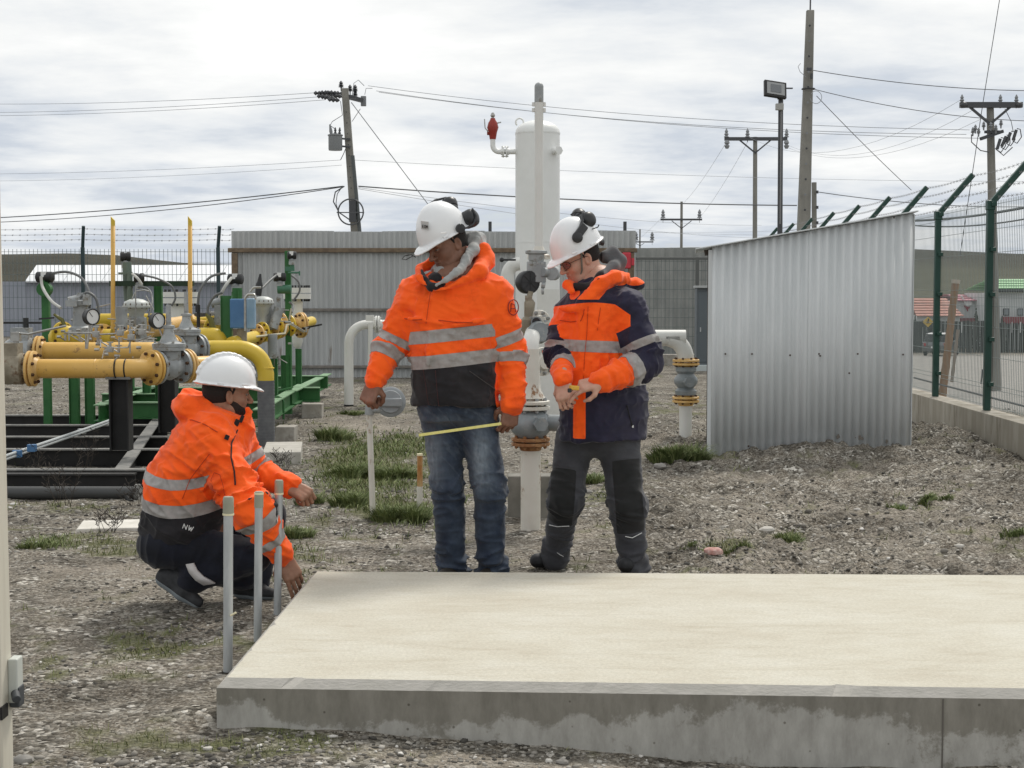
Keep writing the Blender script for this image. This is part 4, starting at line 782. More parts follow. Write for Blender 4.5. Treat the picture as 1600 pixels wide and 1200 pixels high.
ibeam(E, (P_(462, 645, 17.6).x, 17.3, .25), (P_(512, 605, 21.5).x, 21.5, .22), .11, .16, GRN, GRN2)
b = MB(); b.bar(P_(172, 443, 16.3), P_(303, 443, 16.3), .06, .055); obj('cross_bar', b, mat('very_dark_green', (.012, .035, .016), .5), E)
for z_ in (470, 500): b = MB(); b.bar(P_(418, 605 + z_ * .02, 17), P_(457, 605, 17.4), .015, .015); obj('tie_bar', b, GRN, E)
b = MB(); b.tube(fillet([P_(425, 655, 16.2), P_(425, 620, 16.2), P_(443, 620, 16.2), P_(443, 655, 16.2)], .06), .012, 8); obj('bent_rod', b, GRN, E, True)
# vertical vents
def vent(px, yb, Z, lab, foot):
    t = thing('vent_pipe', (P_(px, yb, Z).x, Z, 0), lab, 'vent pipe', 'thin yellow vent pipes'); b = MB(); r = .023; top = P_(px, 352, Z)
    pts = [top, P_(px, yb, Z)] + ([P_(px + 22, yb + 4, Z), P_(px + 50, yb + 2, Z)] if foot else [P_(px, yb + 40, Z)])
    b.tube(fillet(pts, .06), r, 14, cap=False); o = obj('pipe', b, YEL, t, True); s_ = o.modifiers.new('t', 'SOLIDIFY'); s_.thickness = .004
    b = MB(); fr = [(top + Vector((0, 0, -.01)), Vector((1, 0, .0)), Vector((0, 1, 0)), None), (top + Vector((0, 0, .07)), Vector((1, 0, -1.0 if px < 250 else -1.2)) , Vector((0, 1, 0)), None)]; b.tube(None, [r, r], 14, True, fr); obj('cut_tip', b, YEL2, t, True)
vent(176.5, 500, 16.2, 'thin yellow vent pipe nearer the left post, at left end of the dark green bar', False); vent(297, 500, 16.2, 'thin yellow vent pipe at the right end of the dark green bar', True)
# rear yellow runs and instruments
R1 = thing('regulator_line', (P_(150, 650, 15.6).x, 15.6, 0), 'left regulating line with large yellow flange, pale domed actuator and hoses', 'gas regulator')
Zr1 = 15.2
pipe(R1, [P_(85, 530, Zr1), P_(175, 528, Zr1)], .09, YEL2); 
flange(R1, P_(98, 526, Zr1), (.85, -.5, 0), .15, .022, YEL2, twin=False); b = MB(); b.ball(P_(100, 528, Zr1), (.16, .12, .13)); obj('pipe_bend', b, YEL2, R1, True)
flange(R1, P_(160, 528, Zr1), (.8, -.5, 0), .14, .02, YEL, twin=True); flange(R1, P_(196, 528, Zr1), (.8, -.5, 0), .13, .02, YEL, twin=False)
pipe(R1, [P_(150, 500, 16.6), P_(260, 500, 16.6)], .07, YEL2); pipe(R1, [P_(230, 515, 15.8), P_(330, 500, 17.5)], .09, PEACH)
dome_actuator(R1, P_(213, 474, 15.6), .135); b = MB(); b.lathe([(.1, -.12), (.1, .1), (.05, .12), (.045, .2)], P_(214, 512, 15.6), (0, 0, 1), 16); b.lathe([(.055, -.13), (.06, .12)], P_(190, 498, 15.2), (0, 0, 1), 14); obj('regulator_body', b, VGREY, R1, True)['kind'] = 'stuff'
b = MB(); b.lathe([(.11, -.16), (.11, -.1), (.075, -.08), (.07, .1), (.09, .12), (.09, .16), (.03, .18), (.03, .24)], P_(126, 496, 14.9), (0, 0, 1), 16); b.lathe([(.05, -.1), (.05, .1)], P_(124, 468, 14.9), (1, .2, .25), 12); b.box(P_(112, 474, 14.8), (.11, .05, .06)); b.box(P_(136, 468, 14.8), (.06, .08, .1)); obj('pilot_valve', b, VGREY, R1, True)
b = MB(); b.tube([P_(84, 491, 14.8), P_(97, 500, 14.8), P_(101, 510, 14.8)], [.012, .02, .02], 8); obj('lever', b, mat('olive_lever', (.13, .125, .03), .5), R1, True)
transmitter(R1, P_(70, 433, 15.4), (1, -.25, 0), .055, .17); transmitter(R1, P_(196, 401, 16.4), (1, .3, 0), .05, .11, False)
transmitter(R1, P_(217, 434, 16.2), (1, .3, 0), .05, .11, False)
b = MB(); b.cyl(P_(198, 410, 16.4), P_(201, 470, 16.4), .05); b.cyl(P_(203, 425, 16.3), P_(203, 475, 16.3), .03); b.bar(P_(185, 427, 16.3), P_(203, 427, 16.3), .02, .02); obj('instrument_stand', b, mat('grey_green', (.13, .17, .14), .5), R1, True)
b = MB(); b.lathe([(.07, -.05), (.07, .05)], P_(70, 452, 15.35), (0, 1, 0), 16); obj('bracket', b, GRN, R1, True)
hose(R1, [P_(64, 432, 15.3), P_(67, 450, 15.25), P_(80, 470, 15), P_(95, 481, 14.8)], .015, HOSEL)
hose(R1, [P_(82, 427, 15.3), P_(105, 425, 15.2), P_(128, 435, 15.1), P_(140, 460, 15), P_(140, 482, 15)], .013)
hose(R1, [P_(125, 466, 14.8), P_(136, 457, 14.8), P_(150, 467, 14.8), P_(155, 492, 14.8)], .013); hose(R1, [P_(207, 428, 16.1), P_(215, 435, 16), P_(222, 445, 16)], .014, HOSEL)
hose(R1, [P_(222, 430, 16.1), P_(245, 435, 16), P_(268, 447, 16), P_(274, 465, 16), P_(268, 478, 16)], .011); hose(R1, [P_(215, 448, 16), P_(232, 452, 16), P_(238, 470, 15.8), P_(232, 495, 15.6)], .012)
b = MB()
for pts in ([(212, 450), (212, 520)], [(206, 468), (212, 455), (225, 453), (233, 455)], [(228, 462), (240, 484)], [(150, 480), (172, 475)], [(168, 498), (190, 500), (195, 520)]): b.tube([P_(x, y, 15.3) for x, y in pts], .007, 6)
obj('impulse_tubing', b, STEEL, R1, True)['kind'] = 'stuff'
R2 = thing('regulator_line', (P_(420, 650, 16.6).x, 16.6, 0), 'right regulating line with pale domed actuator and a row of small yellow flanges', 'gas regulator')
pipe(R2, [P_(310, 527, 15.2), P_(338, 527, 15.2), P_(345, 540, 15.2)], .095, YEL2, .05); flange(R2, P_(336, 516, 15.6), (.75, -.6, 0), .15, .022, YEL2, twin=False)
pipe(R2, [P_(300, 503, 16.5), P_(340, 500, 16.5)], .045, YEL2)
pipe(R2, [P_(362, 536, 14.9), P_(487, 502, 19.2)], .062, YEL2)
for i, (px, py, rr) in enumerate([(402, 523, .11), (410, 519, .11), (421, 513, .15), (428, 511, .15), (436, 508, .15), (450, 509, .13)]): flange(R2, P_(px, py, 16 + i * .3), (.6, .78, 0), rr, .02, YEL2 if i % 2 else PEACH, twin=False, nb=8)
flange(R2, P_(470, 508, 18), (.8, .6, 0), .15, .02, PEACH, twin=True)
b = MB(); b.bar(P_(478, 512, 17.8), P_(503, 507, 17.8), .03, .02); b.bar(P_(474, 514, 17.8), P_(484, 511, 17.8), .045, .03); obj('black_lever', b, DKINS, R2)
b = MB(); b.bar(P_(388, 530, 15.6), P_(415, 521, 16.2), .03, .05); b.tube([P_(390, 527, 15.6), P_(445, 521, 16.4), P_(448, 508, 16.5), P_(458, 505, 16.6)], .012, 6); b.tube([P_(455, 482, 16.5), P_(452, 500, 16.5)], .01, 6); obj('drain_tubing', b, mat('cream_tubing', (.5, .46, .33), .5), R2, True)
dome_actuator(R2, P_(411, 469, 16.4), .115); b = MB(); b.lathe([(.10, -.12), (.1, .16), (.06, .18)], P_(413, 497, 16.5), (0, 0, 1), 16); b.lathe([(.05, -.13), (.055, .1)], P_(432, 495, 16.4), (.3, .2, 1), 12); b.box(P_(436, 478, 16.6), (.05, .06, .2)); obj('regulator_body', b, VGREY, R2, True)
b = MB(); b.lathe([(.045, -.12), (.05, -.1), (.05, .12)], P_(426, 540, 16), (0, 0, 1), 14); obj('filter_bowl', b, VGREY, R2, True)
b = MB(); b.lathe([(.035, -.12), (.04, 0), (.028, .03), (.01, .12)], P_(405, 445, 16.8), (.12, 0, 1), 10); obj('vent_cap', b, DKINS, R2, True)
b = MB(); b.tube(fillet([P_(391, 456, 16.3), P_(396, 449, 16.3), P_(408, 449, 16.3)], .03), .012, 8); obj('bent_tube', b, STEEL, R2, True)
transmitter(R2, P_(368, 436, 15.7), (1, -.2, 0), .055, .15); transmitter(R2, P_(437, 433, 17.3), (1, .2, 0), .05, .14); transmitter(R2, P_(456, 399, 17.4), (1, .2, 0), .045, .10)
b = MB(); b.cyl(P_(370, 450, 15.7), P_(370, 475, 15.7), .055); b.cyl(P_(375, 453, 15.6), P_(375, 470, 15.6), .022); obj('instrument_stand', b, GRN, R2, True)
b = MB(); b.cyl(P_(434, 452, 17.3), P_(455, 452, 17.3), .05); b.cyl(P_(437, 443, 17.3), P_(437, 452, 17.3), .025); b.tube([P_(450, 426, 17.3), P_(468, 426, 17.3)], .012, 6); b.box(P_(468, 427, 17.3), (.015, .02, .05)); b.cyl(P_(457, 408, 17.4), P_(457, 420, 17.4), .02); b.box(P_(453, 420, 17.4), (.1, .06, .05)); obj('bracket', b, mat('green_fitting', (.05, .15, .09), .45), R2, True)['kind'] = 'stuff'
hose(R2, [P_(352, 427, 15.6), P_(330, 432, 15.5), P_(313, 452, 15.4), P_(309, 478, 15.4)], .013); b = MB(); b.cyl(P_(309, 476, 15.4), P_(309, 488, 15.4), .025); b.cyl(P_(310, 488, 15.4), P_(310, 520, 15.4), .018); obj('gland', b, DKINS, R2, True)
hose(R2, [P_(362, 434, 15.5), P_(352, 447, 15.4), P_(343, 465, 15.4), P_(340, 478, 15.4)], .016, HOSEL); hose(R2, [P_(348, 457, 15.3), P_(335, 463, 15.3), P_(325, 480, 15.3), P_(326, 492, 15.3)], .013)
hose(R2, [P_(432, 430, 17.2), P_(420, 440, 17), P_(408, 452, 16.8)], .012); hose(R2, [P_(455, 430, 17.2), P_(466, 440, 17.2), P_(468, 455, 17.2), P_(458, 470, 17.2)], .011); hose(R2, [P_(452, 472, 17.2), P_(458, 478, 17.2), P_(456, 488, 17)], .012)
b = MB(); b.box(P_(342, 492, 15.4), (.08, .07, .2)); b.lathe([(.04, -.05), (.04, .05)], P_(338, 473, 15.4), (1, 0, .3), 12); b.box(P_(350, 487, 15.5), (.05, .05, .14)); obj('pilot_valve', b, VGREY, R2, True)
b = MB(); b.tube([P_(322, 490, 15.3), P_(330, 500, 15.3), P_(333, 514, 15.3)], [.014, .03, .03], 8); obj('lever', b, mat('olive_lever', (.13, .125, .03)), R2, True)
clutter(R1, 210, 500, 15.4, 11, 14, 35); clutter(R1, 130, 505, 15, 12, 7, 22); clutter(R2, 425, 495, 16.6, 13, 16, 30); clutter(R2, 335, 500, 15.6, 15, 8, 18); clutter(R2, 430, 545, 16.8, 17, 7, 25)
bx = thing('junction_box', P_(380, 520, 15.1), 'blue metal junction box with pale front lid on the green post', 'junction box'); q = P_(380, 490, 15.1); b = MB(); b.box(q + Vector((-.04, .05, 0)), (.17, .18, .29)); obj('box_body', b, BLUE, bx, bev=.012); b = MB(); b.box(q + Vector((.085, -.03, .0)), (.08, .09, .30)); obj('lid', b, BLUEL, bx, bev=.014)
b = MB(); b.tube(fillet([P_(383, 517, 14.95), P_(383, 466, 14.95), P_(387, 460, 14.95), P_(398, 460, 14.95), P_(400, 468, 14.95)], .02), .012, 8); obj('hinge_rod', b, STEEL, bx, True)
b = MB(); b.cyl(q + Vector((-.02, .03, -.15)), q + Vector((-.02, .03, -.30)), .05); obj('cable_gland', b, VBROWN, bx, True)
def vessel(px, pt, pb_, wpx, Z, lab, fl):
    t = thing('filter_vessel', (P_(px, pb_, Z).x, Z, 0), lab, 'vessel', 'white vertical filter vessels on the skid'); r = wpx / 2 * Z / FPX; c = P_(px, pb_, Z); h = P_(px, pt, Z).z - c.z
    b = MB(); b.lathe([(.02, 0), (r * .7, .03), (r, .09), (r, h)], c, (0, 0, 1), 24); obj('vessel_body', b, WHT, t, True)
    for i in (0, 1):
        b = MB(); b.lathe([(fl, h + i * .075), (fl, h + i * .075 + .062)], c, (0, 0, 1), 28); f_ = obj('flange', b, WHT, t, True)
        for k in range(12): a = k * .5236; qq = c + Vector((math.cos(a) * fl * .86, math.sin(a) * fl * .86, h + (.137 if i else -.001))); b = MB(); b.cyl(qq, qq + Vector((0, 0, .03 if i else -.03)), .014, n=6); obj('bolt', b, DKINS, f_)
    return t
vessel(283, 474, 560, 36, 18.5, 'fat white filter vessel with thick bolted lid behind the grey gate valves', .21)
vessel(465, 467, 545, 17, 19, 'slim white filter vessel with thick bolted lid in front of the grey sheet wall', .17)
b = MB(); b.bar(P_(305, 495, 17), P_(345, 494, 17), .12, .09); tag(obj('dark_pipe_stub', b, mat('dark_grey_paint', (.06, .06, .06), .6), bev=.01), 'dark grey square duct behind the thin yellow vent pipe', 'duct')
# ================================================================== SEPARATOR TANK
ZT = 20.0; tk = thing('separator_tank', (P_(840, 629, ZT).x, ZT, 0), 'tall white cylindrical pressure tank with domed top and lifting eye', 'tank')
r = 69 / 2 * ZT / FPX; c = Vector((P_(840, 300, ZT).x, ZT, 0)); zt_ = P_(0, 188, ZT).z
WT = mat('tank_white', (.76, .77, .755), .38, col2=(.71, .72, .70), nscale=2, bump=.04, spec=.45)
b = MB(); b.lathe([(r, -.05), (r, zt_ - .18)], c, (0, 0, 1), 40, False); obj('shell', b, WT, tk, True)
b = MB(); b.lathe([(r * 1.012, zt_ - .18), (r * 1.012, zt_ - .16)] + [(r * math.cos(a), zt_ - .16 + .16 * math.sin(a)) for a in np.linspace(0, 1.56, 10)], c, (0, 0, 1), 40); obj('domed_head', b, WT, tk, True)
for zz in (379,): b = MB(); b.lathe([(r * 1.008, -.01), (r * 1.012, 0), (r * 1.008, .01)], c + Vector((0, 0, P_(0, zz, ZT).z)), (0, 0, 1), 40, False); obj('seam', b, WT, tk, True)
b = MB(); q = P_(812, 191, ZT); b.tube([q + Vector((.05 * math.cos(a), 0, .05 * math.sin(a))) for a in np.linspace(-.9, 4.0, 14)], .012, 8); obj('lifting_eye', b, WT, tk, True)
q = P_(868, 236, ZT - r * .75); b = MB(); b.cyl(q + Vector((-.05, .1, 0)), q + Vector((.03, -.06, 0)), .045); b.cyl(q + Vector((.03, -.06, 0)), q + Vector((.045, -.09, 0)), .055, n=6); obj('plugged_nozzle', b, WT, tk, True)
sv = thing('relief_valve', P_(770, 240, ZT), 'small red relief valve on a white bent pipe at the tank side', 'valve')
b = MB(); b.tube(fillet([P_(808, 237, ZT), P_(770, 237, ZT), P_(770, 214, ZT)], .08), .034, 14); obj('pipe', b, WT, sv, True)
flange(sv, P_(789, 237, ZT), (1, 0, 0), .075, .018, WT, nb=4, bm=WT, br=.012, gap=.02)
b = MB(); b.lathe([(.04, -.03), (.045, 0), (.055, .06), (.075, .12), (.06, .18), (.035, .22), (.03, .24)], P_(770, 214, ZT), (0, 0, 1), 14); b.cyl(P_(770, 207, ZT), P_(761, 207, ZT), .035, n=10); RED = mat('red_valve_paint', (.28, .03, .02), .45); obj('valve_body', b, RED, sv, True)
b = MB(); b.lathe([(.025, 0), (.018, .03), (.03, .045), (.03, .06), (.015, .09)], P_(770, 187, ZT), (0, 0, 1), 10); b.bar(P_(774, 193, ZT), P_(783, 191, ZT), .02, .015); obj('outlet_nozzle', b, STEEL, sv, True)
b = MB(); b.tube([P_(763, 206, ZT - .05), P_(758, 200, ZT - .05), P_(757, 186, ZT - .05)], .008, 6); obj('handle', b, STEEL, sv, True)
# second white vessel / header behind the workers
hd = thing('white_header', P_(870, 560, 17.5), 'white vertical pipe header with bolted round flange behind the workers', 'pipe'); 
q = P_(857, 455, 17.6); b = MB(); b.cyl(P_(857, 452, 17.6), P_(857, 660, 17.6), .13, n=24); obj('header_pipe', b, WHT, hd, True)
b = MB(); b.cyl(P_(864, 420, 18), P_(880, 470, 17.8), .05) if 0 else None
flange(hd, P_(848, 565, 10.6), (.55, -.8, 0), .1, .02, WHR, nb=10, bm=VGREY, br=.013, twin=False)
b = MB(); b.cyl(P_(849, 565, 10.65), P_(851, 562, 10.9), .06); obj('stub', b, WHR, hd, True)
# ================================================================== GAS RISER (middle)
ZR = 9.35; rs = thing('gas_riser', (P_(829, 835, ZR).x, ZR, 0), 'white riser pipe with rusty flange, grey ball valve and black regulator between the workers', 'gas riser')
xr = P_(829, 835, ZR).x; u = Vector((0, 0, 1)); RS = FPX / ZR
def zr_(py): return P_(829, py, ZR).z
def rc(py, dx=0, dy=0): return Vector((xr + dx, ZR + dy, zr_(py)))
b = MB(); b.lathe([(.061, 0), (.061, zr_(690) + .1)], (xr, ZR, -.1), u, 28); obj('lower_pipe', b, WHR, rs, True)
flange(rs, rc(690), u, .118, .02, RUST, nb=8, bm=RUST, br=.011, gap=.008)
b = MB(); z0 = zr_(683); h = zr_(642) - z0; b.lathe([(.085, 0), (.12, h * .25), (.128, h * .5), (.12, h * .75), (.085, h)], (xr, ZR, z0), u, 28); b.cyl(rc(660, .1, -.02), rc(660, .21, -.05), .05, n=18); b.cyl(rc(660, .2, -.045), rc(660, .23, -.055), .065, n=18); b.lathe([(.045, 0), (.045, .14)], rc(660, .03, -.02), (.25, -1, 0), 6); obj('ball_valve', b, mat('ball_valve_grey', (.20, .225, .235), .45, .15, col2=(.27, .29, .30), nscale=9, col3=(.36, .36, .34), n3=14, c3=(.6, .68)), rs, True)
flange(rs, rc(633), u, .118, .022, WHR, nb=8, bm=VGREY, br=.012, gap=.012)
b = MB(); b.lathe([(.09, 0), (.062, .05), (.058, .1), (.052, zr_(545) - zr_(622))], (xr, ZR, zr_(622)), u, 26); b.ball(rc(548, 0, .0), (.052, .052, .03)); obj('upper_pipe', b, WHR, rs, True)
b = MB(); b.tube(fillet([rc(560), rc(535), rc(520, .02, .25)], .08), .05, 20); obj('rear_elbow', b, WHT, rs, True)
# instruments above
zv = 9.6
b = MB(); b.lathe([(.035, -.10), (.05, -.08), (.05, .0), (.03, .02), (.035, .11), (.02, .13)], P_(826, 500, zv), (.06, 0, 1), 14); b.box(P_(826, 478, zv), (.045, .05, .13)); b.cyl(P_(826, 470, zv), P_(829, 455, zv), .018); obj('needle_valve', b, VBROWN, rs, True)
b = MB(); b.lathe([(.06, 0), (.072, .05), (.06, .09)], P_(838, 520, zv) - Vector((0, .04, 0)), (.3, -1, .1), 14); b.cyl(P_(838, 503, zv), P_(838, 503, zv - .08), .034, n=16); b.box(P_(836, 518, zv + .04), (.11, .1, .12)); obj('regulator_body', b, mat('ball_valve_grey', (.2, .22, .23)), rs, True)
b = MB(); b.cyl(P_(838, 503, zv - .081), P_(838, 503, zv - .083), .026, n=16); obj('open_port', b, DKINS, rs)
flange(rs, P_(842, 503, zv), (.25, -1, 0), .075, .018, WHR, nb=8, bm=VGREY, br=.012, twin=False)
b = MB(); b.tube([P_(846, 512, zv - .08), P_(853, 523, zv - .1)], [.008, .012], 8); obj('lever', b, DKINS, rs, True)
g = P_(828, 441, zv); fx = Vector((.42, -.9, 0)).normalized(); b = MB(); b.lathe([(.03, -.10), (.062, -.085), (.072, -.06), (.072, -.005), (.066, .004), (.062, .004)], g, fx, 28); gg = obj('diaphragm_housing', b, DKINS, rs, True)
b = MB(); b.cyl(g - fx * .002, g + fx * .006, .060, n=28); obj('cover', b, mat('cover_black', (.03, .031, .033), .5), gg, True)
xx = fx.cross(u); b = MB()
for k in range(4): a = k * .785; d = (xx * math.cos(a) + u * math.sin(a)) * .058; b.bar(g + fx * .008 - d, g + fx * .008 + d, .003, .003, fx)
obj('cover_rib', b, DKINS, gg)['kind'] = 'stuff'
b = MB(); b.box(P_(838, 425, zv + .06), (.12, .1, .13)); b.lathe([(.045, 0), (.05, .02), (.05, .05), (.07, .055), (.07, .075)], P_(838, 410, zv + .06), u, 20); b.cyl(P_(848, 425, zv), P_(862, 427, zv + .05), .03); b.cyl(P_(862, 427, zv), P_(866, 427, zv + .05), .045, n=14); b.cyl(P_(846, 445, zv), P_(852, 446, zv), .02, n=8); b.cyl(P_(846, 455, zv), P_(850, 455, zv), .022, n=8); obj('pilot_regulator', b, VGREY, rs, True, bev=.004)
for px, py in ((829, 413), (835, 412), (841, 412), (847, 413), (853, 503), (850, 495), (856, 515)): b = MB(); b.cyl(P_(px, py, zv - .06), P_(px, py - 3, zv - .06), .011, n=6); obj('bolt', b, VGREY, rs)
# tall vent stack
vs = thing('vent_stack', (P_(842, 800, 10).x, 10, 0), 'thin tall white vent pipe with grey rounded cap in front of the tank', 'vent pipe'); c = Vector((P_(842, 300, 10).x, 10, 0)); r = 6.8 * 10 / FPX
b = MB(); b.lathe([(r, P_(0, 395, 10).z), (r, P_(0, 158, 10).z)], c, u, 22); obj('pipe', b, WHT, vs, True)
b = MB(); z1 = P_(0, 160, 10).z; b.lathe([(r * 1.04, z1), (r * 1.04, z1 + .1)] + [(r * 1.04 * math.cos(a), z1 + .1 + r * math.sin(a)) for a in np.linspace(.1, 1.5, 6)], c, u, 20); obj('cap', b, VGREY, vs, True)
b = MB(); b.lathe([(.075, P_(0, 405, 10).z), (.075, P_(0, 399, 10).z), (.045, P_(0, 396, 10).z), (.03, P_(0, 385, 10).z)], c, u, 22); obj('base_flange', b, WHR, vs, True)
for s in (-1, 1):
    for py in (163, 172): b = MB(); b.cyl(P_(842 + s * 8, py - 3, 10), P_(842 + s * 8, py + 3, 10), .012, n=8); obj('clamp_lug', b, WHT, vs, True)
# bent pipes
bp = thing('bent_pipe', (P_(545, 635, 19.3).x, 19.3, 0), 'white pipe rising from the gravel and bending right behind the worker in jeans', 'pipe'); b = MB(); r = 7.3 * 19.3 / FPX
b.tube(fillet([P_(545, 645, 19.3), P_(545, 507, 19.3), P_(640, 507, 19.6)], .23, 10), r, 20); obj('pipe', b, WHT, bp, True); b = MB(); b.cyl(P_(545, 642, 19.3), P_(545, 632, 19.3), r * 1.03, n=20); obj('black_foot', b, BLK, bp, True)
flange(bp, P_(590, 507, 19.4), (1, 0, 0), .11, .02, WHT, nb=6, bm=WHT, br=.012); b = MB(); b.cyl(P_(579, 505, 19.2), P_(577, 640, 19.2), .03, n=12); obj('stay_pipe', b, WHT, bp, True); b = MB(); b.box(P_(578, 497, 19.2), (.10, .08, .07)); obj('bracket', b, WHT, bp)
b2 = thing('bent_pipe', P_(795, 470, 18), 'short white pipe elbow at the left side of the tank', 'pipe'); b = MB(); b.tube(fillet([P_(812, 412, 19.4), P_(793, 412, 19.4), P_(793, 640, 19.4)], .18, 8), .085, 18); obj('pipe', b, WHT, b2, True)
b = MB(); b.tube([P_(786, 406, 19.2), P_(806, 406, 19.2)], .014, 6); b.ball(P_(784, 406, 19.2), .03); obj('valve_handle', b, DKINS, b2, True)
rp = thing('gas_riser', (P_(1072, 690, 14.8).x, 14.8, 0), 'white riser with grey valve and white elbow turning back behind the worker in glasses', 'gas riser'); q = P_(1071, 690, 14.8); Zq = 14.8
def q_(py, dx=0, dy=0): return Vector((q.x + dx, Zq + dy, P_(0, py, Zq).z))
b = MB(); b.lathe([(.061, 0), (.061, q_(628).z + .1)], (q.x, Zq, -.1), u, 22); obj('lower_pipe', b, WHT, rp, True)
flange(rp, q_(624), u, .13, .022, PEACH, nb=8, bm=BOLT, br=.012); b = MB(); z0 = q_(617).z; h = q_(573).z - z0; b.lathe([(.10, 0), (.105, h * .15), (.075, h * .25), (.11, h * .4), (.115, h * .5), (.11, h * .6), (.075, h * .75), (.10, h * .85), (.1, h)], (q.x, Zq, z0), u, 22); b.cyl(q_(596, 0, -.05), q_(596, .02, -.16), .05, n=8); obj('ball_valve', b, mat('ball_valve_grey', (.2, .22, .23)), rp, True)
flange(rp, q_(566), u, .13, .022, PEACH, nb=8, bm=BOLT, br=.012)
b = MB(); b.tube(fillet([q_(562), q_(528), P_(1020, 528, Zq), P_(960, 528, Zq)], [.20, .1], 10), .078, 22); obj('elbow', b, WHR if 0 else WHT, rp, True)
# thin post with round grey housing
tp_ = thing('marker_post', (P_(583, 810, 9.75).x, 9.75, 0), 'thin white post carrying a round grey housing below the worker\'s fist', 'post'); b = MB(); b.cyl(P_(583, 815, 9.75), P_(577, 648, 9.75), .019, n=12); obj('post', b, WHR, tp_, True)
c = P_(610, 628, 9.75); b = MB(); f = Vector((.1, -1, .12)).normalized(); b.lathe([(.06, -.05), (.095, -.03), (.098, 0), (.09, .008), (.075, .012), (.07, .03), (.03, .034)], c, f, 32); hs = obj('housing', b, mat('housing_grey', (.24, .26, .27), .45, .1, col2=(.30, .32, .33), nscale=10), tp_, True)
b = MB(); b.bar(c + Vector((-.075, -.04, .0)), c + Vector((.075, -.04, .0)), .03, .055); obj('rib', b, mat('housing_grey', (.24, .26, .27)), tp_, bev=.008); b = MB(); b.tube([P_(577, 648, 9.75), P_(578, 632, 9.75), P_(596, 628, 9.75)], [.03, .035, .03], 12); b.cyl(P_(575, 640, 9.75), P_(598, 640, 9.75), .025, n=10); obj('elbow_fitting', b, VGREY, tp_, True)
st = thing('rusty_stake', (P_(656, 805, 9.85).x, 9.85, 0), 'short rusty topped white stake beside the knee of the worker in jeans', 'stake'); b = MB(); b.cyl(P_(655, 812, 9.85), P_(656, 760, 9.85), .019, n=12); obj('lower_tube', b, WHR, st, True)
b = MB(); b.cyl(P_(656, 760, 9.85), P_(656, 712, 9.85), .018, n=12); obj('upper_tube', b, mat('ochre_rust', (.36, .15, .04), .8, col2=(.50, .36, .18), nscale=14, stretch=(1, 1, .4)), st, True); b = MB(); b.cyl(P_(656, 712, 9.85), P_(656, 709, 9.85), .02, n=12); obj('cap', b, mat('cream_tape', (.7, .6, .4)), st)
# ================================================================== POLES, WIRES
POLE = mat('pole_concrete', (.20, .195, .175), .9, col2=(.29, .28, .25), nscale=3, stretch=(1, 1, .4), bump=.3)
POLEW = mat('pole_grey_wood', (.17, .165, .15), .9, col2=(.24, .235, .21), nscale=4, stretch=(1, 1, .2)); INS = mat('insulator', (.22, .23, .24), .3); DKM = mat('dark_metal', (.07, .073, .078), .5, .3)
WIR = mat('overhead_cable', (.09, .094, .10), .6); WIRG = mat('grey_overhead_cable', (.30, .315, .33), .6)
def insul(p, parent, h=.22, r=.07, up=Vector((0, 0, 1))):
    b = MB(); b.lathe([(.015, -h * .5), (.02, 0), (r, .02), (r * .5, h * .25), (r * .9, h * .35), (r * .45, h * .55), (r * .7, h * .65), (r * .3, h * .9), (.01, h)], p, up, 10); return obj('insulator', b, INS, parent, True)
def pole(name, pxb, pyb, pxt, pyt, Z, wb, wt, m, lab, cat='utility pole', n=10, sq=False):
    bt, tp = W(pxb, pyb, Z), W(pxt, pyt, Z); t = thing(name, tuple(bt), lab, cat); b = MB(); k = Z / FPX / 2
    if sq:
        v = [];
        for p, w_ in ((bt, wb * k), (tp, wt * k)): v += [(p.x + sx_ * w_, p.y + sy_ * w_ * .8, p.z) for sx_, sy_ in ((-1, -1), (1, -1), (1, 1), (-1, 1))]
        b.add(v, [(0, 1, 5, 4), (1, 2, 6, 5), (2, 3, 7, 6), (3, 0, 4, 7), (4, 5, 6, 7)]); obj('shaft', b, m, t, bev=.015)
    else: b.cyl(bt, tp, wb * k, wt * k, n); obj('shaft', b, m, t, True)
    return t
def wire(pts, r, lab, m=WIR, sag=0, name='overhead_wire', grp='overhead wires', n=14):
    P_ = [W(*p) for p in pts]
    if len(P_) == 2:
        a, c = P_; P_ = [a.lerp(c, i / n) - Vector((0, 0, sag * 4 * (i / n) * (1 - i / n))) for i in range(n + 1)]
    b = MB(); b.tube(P_, r * (.62 if m is WIRG else .72), 5); return tag(obj(name, b, m, smooth=True), lab, 'wire', grp)
# leaning pole with transformer
ZP = 45; p1 = pole('utility_pole', 569, 560, 539, 138, ZP, 15, 10.5, POLE, 'leaning grey utility pole with transformer and coiled cable above the sheet wall', sq=True)
b = MB(); b.bar(P_(497, 146, ZP), P_(556, 152, ZP), .1, .1); b.bar(P_(538, 150, ZP + .2), P_(566, 157, ZP + .6), .12, .12); obj('crossarm', b, DKM, p1)
for a in [(500, 146, 44.6), (510, 145, 44.6), (519, 145, 44.6), (505, 151, 44.4), (515, 153, 44.4), (526, 150, 44.6), (529, 146, 45.4), (522, 156, 44.2)]: b = MB(); q = P_(*a); b.lathe([(.02, -.18), (.07, -.12), (.03, -.08), (.08, -.02), (.03, .03), (.07, .08), (.02, .16)], q, (1, .2, -.05), 8); obj('insulator', b, DKM, p1, True)
for a in [(533, 137, 45), (547, 143, 45.3), (555, 143, 45.6), (555, 151, 45.6)]: insul(P_(*a), p1, .2, .09).data.materials[0] = DKM
b = MB(); q = P_(524, 222, ZP - .3); b.lathe([(.19, -.24), (.2, -.2), (.2, .17), (.22, .18), (.22, .21), (.12, .24)], q, (0, 0, 1), 18); tr = obj('transformer', b, mat('transformer_grey', (.20, .21, .215), .5), p1, True)
